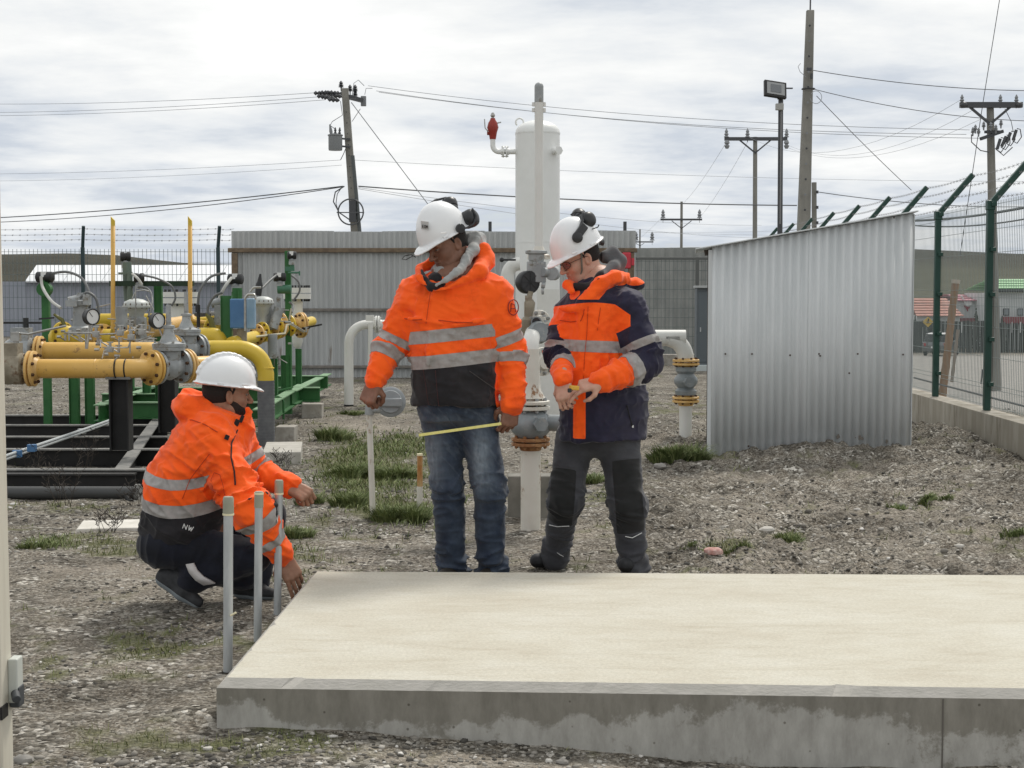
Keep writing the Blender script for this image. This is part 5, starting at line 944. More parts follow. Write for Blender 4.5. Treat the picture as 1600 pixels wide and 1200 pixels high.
for d in (-.12, 0, .12): b = MB(); b.lathe([(.03, 0), (.045, .04), (.02, .08), (.04, .1), (.015, .2)], q + Vector((d, 0, .22)), (d * .5, 0, 1), 8); obj('bushing', b, DKM, tr, True)
b = MB(); b.lathe([(.035, 0), (.05, .1), (.02, .3)], q + Vector((-.1, -.1, .2)), (-.15, 0, 1), 8); obj('bushing', b, INS, tr, True); b = MB(); b.bar(q + Vector((.18, 0, .1)), q + Vector((.4, .2, .1)), .05, .05); b.bar(q + Vector((.18, 0, -.12)), q + Vector((.4, .2, -.12)), .05, .05); obj('bracket', b, DKM, tr)
b = MB(); b.cyl(P_(551, 243, ZP - .3), P_(562, 362, ZP - .3), .055, n=8); obj('cable_duct', b, mat('duct_green_grey', (.09, .10, .10), .6), p1, True)
b = MB(); b.ring(P_(548, 331, ZP - .4), (.1, 1, 0), .37, .022, 30); b.bar(P_(526, 332, ZP - .4), P_(569, 332, ZP - .4), .03, .03); cl = obj('cable_coil', b, WIR, p1, True); b = MB(); b.box(P_(551, 330, ZP - .35), (.2, .12, .62)); obj('splice_box', b, DKM, p1)
b = MB(); b.tube([P_(538, 291, 44.7), P_(524, 300, 44.6), P_(521, 315, 44.6), P_(530, 332, 44.6), P_(546, 343, 44.6)], .02, 5); b.tube([P_(534, 293, 44.7), P_(527, 303, 44.6), P_(525, 318, 44.6), P_(528, 328, 44.6)], .012, 5); b.tube([P_(532, 158, 44.6), P_(535, 180, 44.6), P_(519, 190, 44.6), P_(516, 196, 44.6), P_(524, 202, 44.6)], .01, 5); b.tube([P_(540, 232, 44.6), P_(537, 240, 44.6), P_(532, 250, 44.6)], .012, 5); obj('jumper_cable', b, WIR, p1)['kind'] = 'stuff'
b = MB(); b.box(P_(568, 158, 45.8), (.16, .1, .3)); o = obj('fuse_cutout', b, INS, p1, bev=.02); b = MB(); b.tube([P_(550, 152, 45.6), P_(553, 130, 45.6), P_(560, 125, 45.6), P_(569, 134, 45.8)], .01, 5); b.tube([P_(570, 148, 45.8), P_(572, 138, 45.8), P_(582, 138, 45.8)], .01, 5); b.tube([P_(563, 170, 45.8), P_(550, 190, 45.8)], .01, 5); obj('jumper_cable', b, WIRG, p1)['kind'] = 'stuff'
for i in range(10): b = MB(); b.cyl(P_(541 + i * 1.1, 175 + i * 17, ZP - .22), P_(541 + i * 1.1, 175 + i * 17, ZP - .28), .02, n=6); obj('bolt', b, DKM, p1)
# tall bare pole
p2 = pole('utility_pole', 1248.5, 590, 1266, 16, 30, 24, 11.5, POLE, 'tallest bare concrete pole with a row of step holes, right of the floodlight', sq=True)
for i in range(13): py = 40 + i * 24; px = 1266 - (py - 16) * 12.2 / 454; b = MB(); b.cyl(P_(px, py, 29.86), P_(px, py, 29.8), .022, n=8); obj('step_bolt', b, INS if i % 2 else DKM, p2)
b = MB(); b.ring(P_(1263, 139, 30), (0, 0, 1), .12, .015, 12); b.cyl(P_(1266, 16, 30), P_(1267, -40, 30), .015, n=6); b.box(P_(1264, 108, 29.82), (.1, .05, .05)); b.box(P_(1268, 119, 29.85), (.04, .05, .1)); obj('steel_band', b, DKM, p2)
b = MB(); b.tube([P_(1261 + 9 * math.cos(a) + 14, 152 + 10 * math.sin(a), 29.8) for a in np.linspace(-2.6, 3, 14)], .006, 5); b.tube([P_(1259, 120, 29.8), P_(1250, 112, 29.8), P_(1247, 104, 29.8), P_(1251, 99, 29.8)], .006, 5); obj('loose_cable', b, WIRG, p2)
# floodlight
fl = pole('floodlight_mast', 1217, 610, 1220, 152, 24, 9, 8, DKM, 'dark steel mast with a square floodlight, left of the tall bare pole', 'floodlight')
q = P_(1211, 140, 23.9); R = np.array(Euler((-.35, .12, .2)).to_matrix()); b = MB(); b.box(q, (.36, .06, .27), R); o = obj('lamp_housing', b, mat('lamp_black', (.02, .02, .02), .45), fl, bev=.01)
b = MB(); b.box(Vector(q) + Vector(R @ np.array((0, -.034, 0))), (.29, .01, .2), R); obj('lens_frame', b, mat('lens_frame', (.30, .31, .31), .4), o); b = MB(); b.box(Vector(q) + Vector(R @ np.array((0, -.04, .0))), (.17, .01, .13), R); obj('lens', b, mat('lens_grey', (.16, .17, .18), .2), o)
b = MB(); b.bar(P_(1226, 138, 23.93), P_(1238, 138, 24), .03, .02); obj('side_rod', b, DKM, fl); b = MB(); b.box(P_(1219, 152, 23.95), (.08, .06, .06)); obj('bracket', b, DKM, fl); b = MB(); b.box(P_(1218, 167, 23.9), (.12, .08, .10)); obj('junction_box', b, mat('light_grey_box', (.36, .36, .34), .5), fl, bev=.008)
b = MB(); b.bar(P_(1221, 160, 23.93), P_(1219, 350, 23.93), .02, .02); obj('cable_tray', b, mat('grey_tray', (.2, .2, .2), .5), fl)
# H pole
def arm_pole(px, pt, Z, wpx, x0, x1, ya, lab, ins, strut=None, w2=None, pyb=0):
    t = pole('utility_pole', px + (9 if pyb else -1), pyb or 455 + 2.4 * FPX / Z, px, pt, Z, wpx, w2 or wpx * .8, POLEW, lab, sq=False)
    b = MB(); b.bar(P_(x0, ya, Z - .12), P_(x1, ya + (x1 - x0) * .0, Z - .12), .11, .12); obj('crossarm', b, DKM, t)
    if strut:
        for s in (-1, 1): b = MB(); b.bar(P_(px, ya + strut, Z - .1), P_(px + s * strut * 1.1, ya + 2, Z - .1), .05, .05); obj('strut', b, DKM, t)
    for i in ins: insul(P_(i, ya - 2, Z - .12), t, 14 * Z / FPX, 4.2 * Z / FPX)
    return t
p3 = arm_pole(1180, 214, 55, 8.5, 1132, 1230, 217, 'grey utility pole with a single wide crossarm, left of the floodlight', (1135, 1168, 1229), 22)
for x_ in (1136, 1229): b = MB(); b.lathe([(.06, 0), (.1, .1), (.05, .15), (.1, .2), (.05, .3)], P_(x_, 219, 54.8), (0, 0, -1), 8); obj('hanging_insulator', b, INS, p3, True)
p4 = arm_pole(1065, 315, 100, 5, 1032, 1097, 343, 'distant utility pole with one crossarm above the hoarding', (1036, 1093), 14)
p5 = arm_pole(1000, 358, 150, 3, 992, 1021, 378, 'farthest small utility pole right of the sheet wall', (994, 1019), 6)
p6 = arm_pole(1547, 160, 34, 17, 1500, 1597, 164, 'utility pole with crossarm and hanging insulators behind the green fence', (1503, 1563, 1588), 30, 11, 612)
for x_ in (1506, 1592): b = MB(); b.ball(P_(x_, 164, 33.85), (.09, .09, .07)); obj('arm_cap', b, DKM, p6, True)
b = MB(); b.bar(P_(1532, 217, 33.7), P_(1567, 205, 33.9), .06, .07); b.bar(P_(1540, 206, 33.7), P_(1560, 206, 33.9), .08, .06); obj('lower_arm', b, DKM, p6)
for px, py, tx in [(1562, 226, 1567), (1569, 222, 1576), (1577, 216, 1583), (1587, 212, 1592)]: b = MB(); b.cyl(P_(px - 4, py + 7, 33.6), P_(tx - 4, py - 9, 33.6), .035, n=8); o = obj('fuse_cutout', b, DKM, p6, True); b = MB(); b.tube([P_(px - 5, py + 8, 33.6), P_(px + 2, py + 12, 33.6), P_(px + 9, py + 2, 33.6), P_(tx + 2, py - 10, 33.6), P_(tx - 3, py - 11, 33.6)], .012, 5); obj('jumper_cable', b, DKM, p6)
for px, py in [(1520, 204), (1524, 200), (1529, 205), (1537, 195), (1564, 192), (1556, 200), (1548, 196)]: insul(P_(px, py + 4, 33.7), p6, .13, .05)
b = MB(); b.tube([P_(1518, 210, 33.7), P_(1518, 222, 33.7), P_(1532, 235, 33.7), P_(1546, 238, 33.7)], .012, 5); b.tube([P_(1555, 232, 33.7), P_(1568, 243, 33.7), P_(1582, 230, 33.7)], .012, 5); b.tube([P_(1570, 170, 33.7), P_(1580, 190, 33.7), P_(1583, 205, 33.7)], .008, 5); obj('jumper_cable', b, WIR, p6)
p7 = pole('wooden_stub_pole', 1273, 580, 1272, 285, 32, 8.5, 8, POLEW, 'short grey pole stub just right of the tall bare pole', 'utility pole')
for i in range(3): b = MB(); b.box(P_(1277, 300 + i * 24, 31.9), (.04, .05, .06)); obj('cleat', b, DKM, p7)
# wires
for a in [
    ([(-60, 162, 60), (492, 145, 45)], .012, 'top wire from the left edge to the leaning pole', WIRG, .12), ([(-60, 176, 60), (502, 151, 45)], .012, 'second wire from the left edge to the leaning pole', WIRG, .12), ([(-60, 181, 60), (508, 156, 45)], .012, 'third wire from the left edge to the leaning pole', WIRG, .12),
    ([(-60, 272, 60), (532, 250, 45)], .009, 'upper thin wire low at left, ending halfway up the leaning pole', WIRG, .1), ([(-60, 283, 60), (534, 258, 45)], .008, 'lower thin wire low at left, ending halfway up the leaning pole', WIRG, .12),
    ([(-60, 343, 55), (536, 291, 45)], .024, 'thick black cable from the left edge to the leaning pole', WIR, .12), ([(-60, 349, 55), (536, 292, 45)], .018, 'thinner black cable just under the thick one at left', WIR, .2),
    ([(560, 291, 45), (1245, 321, 50)], .026, 'thick black cable from the leaning pole to the right behind the tank', WIR, .12), ([(560, 293, 45), (1190, 352, 90)], .012, 'thin wire below the thick cable, upper of two', WIRG, .3), ([(560, 295, 45), (1190, 372, 100)], .012, 'thin wire below the thick cable, lower of two', WIRG, .3),
    ([(575, 134, 45.8), (1515, 203, 40)], .012, 'high wire from the leaning pole far right, top of three', WIRG, .25), ([(592, 144, 45.8), (1510, 210, 40)], .012, 'high wire from the leaning pole far right, middle of three', WIRG, .28), ([(588, 142, 45), (1530, 216, 40)], .012, 'high wire from the leaning pole far right, bottom of three', WIRG, .28),
    ([(552, 250, 45), (1700, 283, 60)], .009, 'thin level wire crossing the sky from the middle of the leaning pole', WIRG, .2),
    ([(549, 160, 45), (668, 318, 44), (700, 361, 44)], .022, 'slanting stay wire from the top of the leaning pole down to the sheet wall', WIRG, 0),
    ([(1271, 110, 30), (1640, 142, 31)], .011, 'upper cable from the tall bare pole to the right edge', WIR, .10), ([(1270, 139, 30), (1640, 190, 31)], .010, 'lower cable from the tall bare pole to the right edge', WIR, .14),
    ([(1276, 150, 29.8), (1424, 297, 33)], .010, 'slanting service wire from the tall bare pole down to the fence arms', WIR, .03), ([(1278, 300, 32), (1640, 322, 36)], .012, 'cable from the short pole stub to the right behind the fence arms', WIR, .12),
    ([(1565, -20, 34), (1536, 160, 34), (1500, 400, 34)], .012, 'steep wire coming down beside the crossarm pole', WIR, 0), ([(1600, 182, 33), (1640, 186, 33)], .012, 'short wire leaving the crossarm at the right edge', WIR, 0),
    ([(1168, 213, 55), (1503, 155, 34)], .007, 'long sagging wire between the two crossarms, top of three', WIRG, .85), ([(1229, 226, 55), (1520, 172, 34)], .007, 'long sagging wire between the two crossarms, middle of three', WIRG, .65), ([(1229, 230, 55), (1535, 185, 34)], .007, 'long sagging wire between the two crossarms, bottom of three', WIRG, .6),
    ([(1135, 222, 55), (1065, 320, 100)], .010, 'faint wire from the wide crossarm to the distant pole, left of two', WIRG, .2), ([(1168, 222, 55), (1093, 340, 100)], .010, 'faint wire from the wide crossarm to the distant pole, right of two', WIRG, .2),
    ([(1034, 340, 100), (994, 376, 150)], .010, 'faint wire between the two farthest poles', WIRG, .1), ([(875, 356, 120), (1240, 368, 80)], .010, 'low thin wire above the hoarding, upper', WIRG, .1), ([(990, 362, 150), (1240, 360, 80)], .010, 'low thin wire above the hoarding, lower', WIRG, .1),
    ([(1425, 345, 22), (1660, 312, 18)], .022, 'black cable running behind the mesh fence near its top', WIR, .05), ([(1425, 352, 22), (1660, 330, 18)], .014, 'second cable drooping behind the mesh fence near its top', WIR, .08), ([(1428, 590, 20), (1660, 650, 15)], .016, 'black hose lying low behind the mesh fence', WIR, .0)]: wire(*a)
# ================================================================== BEYOND THE RIGHT FENCE
def gzp(px, Z): x = W(px, 500, Z).x; return gz(x, Z)
def bbox(parent, name, px0, px1, pt, pb_, Z, d, m, bev=0):
    a, c = P_(px0, pb_, Z), P_(px1, pt, Z); b = MB(); b.box(((a.x + c.x) / 2, Z + d / 2, (a.z + c.z) / 2), (c.x - a.x, d, c.z - a.z)); return obj(name, b, m, parent, bev=bev)
ROOFR = mat('pink_tile_roof', (.42, .20, .16), .8, col2=(.50, .27, .22), nscale=1.2); HW = mat('house_white', (.58, .60, .60), .8, col2=(.50, .52, .52), nscale=.8); DKF = mat('dark_board_fence', (.03, .034, .032), .8, col2=(.055, .06, .057), nscale=.8); MAR = mat('maroon_boards', (.22, .06, .07), .8); GRF = mat('green_sheet_roof', (.20, .42, .20), .6, col2=(.27, .48, .26), nscale=.6); WIN = mat('dark_window', (.03, .035, .04), .2)
def gable(parent, px0, px1, pe, pr_, Z, d, m, ov=6, n=7, rn='roof_course'):
    a, c = P_(px0 - ov, pe, Z), P_(px1 + ov, pe, Z); zr__ = P_(0, pr_, Z).z
    for i in range(n):
        f0, f1 = i / n, (i + .93) / n; z0, z1_ = a.z + (zr__ - a.z) * f0, a.z + (zr__ - a.z) * f1; ins_ = (c.x - a.x) * .10
        for s in ((0, 1) if i >= 0 else ()):
            y0 = Z - .4 + d / 2 * f0 if s == 0 else Z + d + .4 - d / 2 * f0; y1 = Z - .4 + d / 2 * f1 if s == 0 else Z + d + .4 - d / 2 * f1
            v = [(a.x + ins_ * f0, y0, z0 + .06), (c.x - ins_ * f0, y0, z0 + .06), (c.x - ins_ * f1, y1, z1_), (a.x + ins_ * f1, y1, z1_)]; b = MB(); b.add(v, [(0, 1, 2, 3) if s == 0 else (3, 2, 1, 0)]); o = obj(rn, b, m, parent); q = o.modifiers.new('t', 'SOLIDIFY'); q.thickness = .06
h1 = thing('house', (P_(1470, 520, 126).x, 126, -3.3), 'distant house with pink tiled roof behind the leaning wooden pole', 'house'); bbox(h1, 'wall', 1432, 1500, 494, 552, 126, 8, HW); gable(h1, 1436, 1498, 494, 466, 126, 8, ROOFR)
for px in (1440, 1462): o = bbox(h1, 'window', px, px + 9, 500, 512, 125.9, .1, HW); bbox(o, 'pane', px + 1, px + 8, 501, 511, 125.8, .05, WIN)
h2 = thing('house', (P_(1515, 520, 128).x, 128, -3.3), 'white painted house with a painted mural and low red roof between the two fence posts', 'house'); bbox(h2, 'wall', 1494, 1545, 470, 548, 128, 8, HW); gable(h2, 1496, 1545, 470, 460, 128, 8, mat('rose_roof', (.42, .16, .20), .7), 2, 3); bbox(h2, 'maroon_band', 1492, 1546, 497, 504, 127.7, .2, MAR)
b = MB(); q = P_(1513, 474, 127.8); b.ball(q, (.33, .05, .27)); obj('mural_white_patch', b, mat('mural_white', (.72, .72, .72)), h2, True); b = MB(); q = P_(1511, 479, 127.85); b.add([tuple(q + Vector(v)) for v in ((-.3, 0, .1), (.3, 0, .1), (.05, 0, -.42))], [(0, 2, 1)]); obj('mural_red_patch', b, mat('mural_red', (.25, .03, .05)), h2); b = MB(); b.bar(P_(1502, 462, 127.8), P_(1508, 473, 127.8), .2, .1); obj('mural_white_patch', b, mat('mural_white', (.72, .72, .72)), h2)
h3 = thing('house', (P_(1580, 520, 122).x, 122, -3.3), 'long white house with pale green roof at the right edge behind the fence', 'house'); bbox(h3, 'wall', 1558, 1720, 458, 552, 122, 9, HW); gable(h3, 1560, 1722, 455, 435, 122, 9, GRF, 2, 5, 'roof_sheet'); bbox(h3, 'maroon_band', 1566, 1722, 495, 506, 121.7, .2, MAR)
for px in (1568, 1590, 1612): o = bbox(h3, 'window', px, px + 9, 482, 493, 121.9, .1, WIN); bbox(o, 'pane', px + 1, px + 8, 483, 492, 121.8, .05, mat('pale_glass', (.2, .22, .24), .15))
bbox(h3, 'gutter', 1556, 1600, 451, 457, 121.4, .4, DKF)
h4 = thing('house', (P_(1240, 520, 150).x, 150, -3.3), 'grey distant roof seen just behind the metal shed', 'house') if 0 else None
# tarpaulin-like white wall boards / dark fence made of boards
df = thing('board_fence', (P_(1500, 550, 115).x, 115, -3.2), 'dark tall board fence in front of the distant houses', 'fence')
px = 1425.
while px < 1700:
    w_ = random.uniform(5, 7.5); bbox(df, 'board', px, px + w_ - .12, 501 + random.uniform(-1.5, 1.5) + (4 if px > 1560 else 0), 556, 115 + random.uniform(-.04, .04), .08, DKF if random.random() < .75 else mat('mid_board', (.07, .075, .07), .8)); px += w_
for px in (1502, 1581, 1594): bbox(df, 'picket', px, px + 1.2, 503, 520, 114.8, .06, HW)
# conifers
CON = mat('conifer_needles', (.02, .035, .022), .9, col2=(.04, .055, .035), nscale=1)
for px, py, hh, Z, lab in ((1524, 552, 72, 119, 'narrow dark conifer before the white mural house'), (1450, 552, 56, 119, 'small dark conifer left of the pink roofed house'), (1429, 552, 60, 119, 'dark conifer at the shed edge'), (1565, 552, 60, 119, 'dark conifer left of the long green roofed house')):
    c = P_(px, py, Z); H = hh * Z / FPX; t = thing('conifer', tuple(c), lab, 'tree', 'conifers in front of the distant houses'); b = MB(); b.cyl(c - Vector((0, 0, .5)), c + Vector((0, 0, H * .9)), .09, .03, 6); obj('trunk', b, mat('bark', (.06, .05, .04), .9), t)
    b = MB()
    for i in range(150):
        f = random.random() ** .8; a = random.uniform(0, 6.28); rr = H * .20 * (1 - f) * random.uniform(.5, 1.1) + .03; z = H * (.1 + .88 * f); q = c + Vector((0, 0, z)); e = q + Vector((math.cos(a) * rr, math.sin(a) * rr, -rr * .45)); b.bar(q, e, .12 * (1 - f) + .04, .05)
    obj('crown', b, CON, t)['kind'] = 'stuff'
# road sign
sg = thing('warning_sign', (P_(1449, 545, 100).x, 100, -2.9), 'yellow diamond road sign beside the shed edge', 'road sign'); b = MB(); b.cyl(P_(1449, 553, 100), P_(1449, 497, 100), .035, n=8); obj('sign_post', b, DKM, sg, True)
q = P_(1450, 503, 99.9); r = 8.3 * 100 / FPX; b = MB(); b.add([tuple(q + Vector(v)) for v in ((-r, 0, 0), (0, 0, -r), (r, 0, 0), (0, 0, r))] + [tuple(q + Vector((v[0], .04, v[2]))) for v in ((-r, 0, 0), (0, 0, -r), (r, 0, 0), (0, 0, r))], [(0, 1, 2, 3), (7, 6, 5, 4), (0, 4, 5, 1), (1, 5, 6, 2), (2, 6, 7, 3), (3, 7, 4, 0)]); pl = obj('sign_plate', b, mat('sign_yellow', (.50, .33, .03), .5), sg)
b = MB(); k = 100 / FPX
for a_, c_ in (((-1.2, 1), (.2, 2.6)), ((.2, 2.6), (1.8, 1)), ((0, 1.2), (-.8, -1)), ((-.8, -1), (-2.4, -2.6)), ((-.6, -.8), (1.3, -1.4)), ((1.3, -1.4), (1.5, -3.4))): b.bar(q + Vector((a_[0] * k, -.02, a_[1] * k)), q + Vector((c_[0] * k, -.02, c_[1] * k)), .03, .05)
b.ball(q + Vector((.6 * k, -.02, 4 * k)), (.06, .02, .06), 8); obj('walking_symbol', b, DKINS, pl)
# parked car: rear three quarter view
cz = gz(P_(1480, 555, 106).x, 106); k = 106 / FPX
car = thing('parked_car', (P_(1480, 555, 106).x, 106, cz), 'grey estate car with white roof parked at the dark board fence', 'car'); CARM = mat('car_grey', (.13, .14, .145), .3, .4, coat=.5); CARW = mat('car_white', (.62, .63, .63), .3, coat=.5); GLS = mat('car_glass', (.02, .024, .026), .08)
ox = P_(1480, 555, 106).x; Rz = Matrix.Rotation(math.radians(62), 3, 'Z')
def carv(l, w_, z): p = Rz @ Vector((l, w_, 0)); return (ox + p.x, 107.5 + p.y, cz + z)
def loft(sec, m, nm, mirror=True):
    b = MB(); v = [carv(l, s * w_, z) for s in (-1, 1) for l, w_, z in sec]; n = len(sec); b.add(v, [tuple(range(n)), tuple(range(2 * n - 1, n - 1, -1))] + [(i, i + n, (i + 1) % n + n, (i + 1) % n) for i in range(n)]); return obj(nm, b, m, car, bev=.06)
loft([(-2.1, .84, .32), (-2.15, .84, .75), (-1.95, .84, 1.0), (1.0, .84, .98), (1.95, .80, .80), (2.1, .80, .55), (2.05, .8, .32)], CARM, 'body')
loft([(-1.95, .76, 1.02), (-1.65, .68, 1.5), (.1, .68, 1.52), (.95, .76, 1.0)], GLS, 'cabin_glass'); loft([(-1.75, .69, 1.51), (-1.6, .67, 1.58), (0, .67, 1.6), (.2, .69, 1.52)], CARW, 'roof')
loft([(1.0, .83, .985), (1.9, .79, .81), (1.92, .79, .84), (1.02, .83, 1.02)], CARW, 'bonnet')
for l in (-1.3, 1.3):
    for s in (-1, 1):
        b = MB(); p, q_2 = Vector(carv(l, s * .72, .32)), Vector(carv(l, s * .88, .32)); b.cyl(p, q_2, .32, n=18); wh = obj('wheel', b, mat('tyre', (.015, .015, .015), .8), car, True); b = MB(); d = (q_2 - p).normalized(); b.cyl(q_2, q_2 + d * .02, .19, n=14); obj('rim', b, STEEL, wh, True)
for s in (-1, 1):
    b = MB(); b.box(carv(-2.1, s * .68, .8), (.12, .25, .2)); obj('tail_light', b, mat('tail_red', (.3, .02, .02), .3), car); b = MB(); b.box(carv(2.0, s * .6, .66), (.2, .2, .12)); obj('headlight', b, DIAL, car, bev=.03)
    b = MB(); b.box(carv(.75, s * .95, 1.02), (.14, .14, .1)); obj('mirror', b, CARM, car, bev=.03)
b = MB(); b.box(carv(-2.16, 0, .62), (.05, .45, .12), np.array(Rz)); obj('number_plate', b, DIAL, car)
# leaning timber pole and thin stake behind the fence
WD = mat('raw_timber', (.24, .13, .06), .8, col2=(.32, .19, .095), nscale=5, stretch=(1, 1, .2)); lp = thing('timber_pole', (P_(1474, 615, 21).x, 21, -.2), 'leaning brown timber pole with pale cap just behind the green fence', 'pole')
b = MB(); b.cyl(P_(1472, 622, 21), P_(1493, 442, 21), .055, .048, 14); obj('shaft', b, WD, lp, True); b = MB(); b.cyl(P_(1493, 443, 21), P_(1493.6, 437, 21), .058, n=14); obj('cap', b, mat('pale_wood_cap', (.5, .43, .35), .8), lp, True)
s2 = thing('thin_stake', (P_(1487, 597, 24).x, 24, -.3), 'thin weathered stake leaning beside the brown timber pole', 'stake'); b = MB(); b.bar(P_(1487, 597, 24), P_(1497, 515, 24), .04, .04); obj('shaft', b, mat('grey_stake', (.26, .21, .17), .8), s2)
b = MB(); b.bar(P_(1533, 600, 24), P_(1535, 577, 24), .02, .02); tag(obj('short_peg', b, DKM), 'short dark peg in the verge behind the fence', 'peg')
# red sign board by the wall end
q = P_(979, 407, 25.7); b = MB(); b.box(q, (.15, .04, .27)); b2_ = thing('red_sign', tuple(q), 'small red box fixed at the right end of the sheet metal wall', 'sign'); obj('box', b, mat('red_box', (.50, .04, .06), .5), b2_, bev=.03); b = MB(); b.bar(q + Vector((.08, 0, -.02)), q + Vector((.13, 0, -.02)), .03, .12); obj('latch', b, mat('red_box', (.5, .04, .06)), b2_)
# ================================================================== PEOPLE : implicit surfaces meshed with surface nets
def nrm(v): v = V3(v); return v / np.linalg.norm(v)
class Prim:
    def __init__(s, f, lo, hi, k, sub=False): s.f, s.lo, s.hi, s.k, s.sub = f, V3(lo), V3(hi), k, sub
def cone(a, b, ra, rb, k=.02, flat=None, fl=1., sub=False):
    a, b = V3(a), V3(b); ba = b - a; L2 = max(ba @ ba, 1e-9); n = nrm(flat) if flat is not None else None
    def f(x, y, z):
        px, py, pz = x - a[0], y - a[1], z - a[2]; bx, by, bz = ba
        if n is not None:
            e = (px * n[0] + py * n[1] + pz * n[2]) * (1 / fl - 1); px = px + n[0] * e; py = py + n[1] * e; pz = pz + n[2] * e
            e2 = (ba @ n) * (1 / fl - 1); bx, by, bz = ba + n * e2
        l2 = bx * bx + by * by + bz * bz + 1e-9; t = np.clip((px * bx + py * by + pz * bz) / l2, 0, 1)
        return (np.sqrt((px - t * bx) ** 2 + (py - t * by) ** 2 + (pz - t * bz) ** 2) - (ra + (rb - ra) * t)) * (min(fl, 1) if n is not None else 1)
    r = max(ra, rb) * max(fl, 1); return Prim(f, np.minimum(a, b) - r, np.maximum(a, b) + r, k, sub)
def ell(c, r, R=None, k=.02, sub=False):
    c, r = V3(c), V3(r); R = np.eye(3) if R is None else np.array(R)
    def f(x, y, z):
        px, py, pz = x - c[0], y - c[1], z - c[2]
        u = px * R[0, 0] + py * R[1, 0] + pz * R[2, 0]; v = px * R[0, 1] + py * R[1, 1] + pz * R[2, 1]; w_ = px * R[0, 2] + py * R[1, 2] + pz * R[2, 2]
        k0 = np.sqrt((u / r[0]) ** 2 + (v / r[1]) ** 2 + (w_ / r[2]) ** 2); k1 = np.sqrt((u / r[0] ** 2) ** 2 + (v / r[1] ** 2) ** 2 + (w_ / r[2] ** 2) ** 2) + 1e-6
        return k0 * (k0 - 1) / k1
    m = r.max(); return Prim(f, c - m, c + m, k, sub)
def half(p, n, lo, hi, k=0):       # removes the side the normal points to
    p, n = V3(p), nrm(n)
    return Prim(lambda x, y, z: -((x - p[0]) * n[0] + (y - p[1]) * n[1] + (z - p[2]) * n[2]), lo, hi, k, True)
def loft(rows, yaw, k=.03, e=2.4):  # rows: (z, cx, cy, a, b) ; a across, b fore-aft
    rows = np.array(sorted(rows)); zz = rows[:, 0]; c_, s_ = math.cos(yaw), math.sin(yaw)
    def f(x, y, z):
        zc = np.clip(z, zz[0], zz[-1]); g = lambda i: np.interp(zc, zz, rows[:, i]); cx, cy, a, b = g(1), g(2), g(3), g(4)
        u = (x - cx) * c_ + (y - cy) * s_; v = -(x - cx) * s_ + (y - cy) * c_
        rho = (np.abs(u / a) ** e + np.abs(v / b) ** e) ** (1 / e); d = (rho - 1) * np.minimum(a, b)
        return np.maximum(d, np.maximum(z - zz[-1], zz[0] - z))
    m = rows[:, 3:].max(); return Prim(f, (rows[:, 1].min() - m, rows[:, 2].min() - m, zz[0]), (rows[:, 1].max() + m, rows[:, 2].max() + m, zz[-1]), k)
def nets(prims, h):
    lo = np.min([p.lo for p in prims if not p.sub], 0) - 3 * h; hi = np.max([p.hi for p in prims if not p.sub], 0) + 3 * h
    n = np.ceil((hi - lo) / h).astype(int) + 1; ax = [lo[i] + h * np.arange(n[i]) for i in range(3)]; D = np.full(n, 1.0, np.float32)
    for p in prims:
        m = p.k + 3 * h; i0 = np.clip(np.floor((p.lo - m - lo) / h).astype(int), 0, n - 1); i1 = np.clip(np.ceil((p.hi + m - lo) / h).astype(int) + 1, 1, n)
        if (i1 <= i0).any(): continue
        sl = tuple(slice(i0[i], i1[i]) for i in range(3)); x = ax[0][sl[0]][:, None, None]; y = ax[1][sl[1]][None, :, None]; z = ax[2][sl[2]][None, None, :]
        d = p.f(x, y, z) + 0 * (x + y + z); a = D[sl]
        if p.sub: d = -d; 
        k = p.k
        if k > 0: hh = np.maximum(k - np.abs(a - d), 0) / k; e = hh * hh * k * .25
        else: e = 0
        D[sl] = (np.maximum(a, d) + e) if p.sub else (np.minimum(a, d) - e)
    S = D < 0; c = np.zeros(n - 1, np.uint8)
    for i in (0, 1):
        for j in (0, 1):
            for l in (0, 1): c += S[i:n[0] - 1 + i, j:n[1] - 1 + j, l:n[2] - 1 + l]
    act = (c > 0) & (c < 8); idx = np.full(n - 1, -1, np.int64); A = np.argwhere(act); idx[act] = np.arange(len(A))
    acc = np.zeros((len(A), 3)); cnt = np.zeros(len(A))
    for d_ in range(3):
        o = [i for i in range(3) if i != d_]
        for p in (0, 1):
            for q in (0, 1):
                a = A.copy(); a[:, o[0]] += p; a[:, o[1]] += q; b = a.copy(); b[:, d_] += 1
                da, db = D[tuple(a.T)], D[tuple(b.T)]; m = (da < 0) != (db < 0); t = np.where(m, da / np.where(m, da - db, 1), 0)
                pos = a.astype(float); pos[:, d_] += t; acc[m] += pos[m]; cnt[m] += 1
    V = lo + h * acc / cnt[:, None]; F = []
    for d_ in range(3):
        o = [(d_ + 1) % 3, (d_ + 2) % 3]; sa = [slice(None)] * 3; sb = [slice(None)] * 3; sa[d_] = slice(0, -1); sb[d_] = slice(1, None)
        ch = S[tuple(sa)] != S[tuple(sb)]; E = np.argwhere(ch); E = E[(E[:, o[0]] > 0) & (E[:, o[1]] > 0) & (E[:, o[0]] < n[o[0]] - 1) & (E[:, o[1]] < n[o[1]] - 1)]
        q = []
        for p_, r_ in ((1, 1), (0, 1), (0, 0), (1, 0)):
            e = E.copy(); e[:, o[0]] -= p_; e[:, o[1]] -= r_; q.append(idx[tuple(e.T)])
        q = np.stack(q, 1); ins = S[tuple(E.T)]; q[~ins] = q[~ins][:, ::-1]; F.append(q)
    F = np.concatenate(F); F = F[(F >= 0).all(1)]
    T = np.concatenate([F[:, [0, 1, 2]], F[:, [0, 2, 3]]]); return V, T
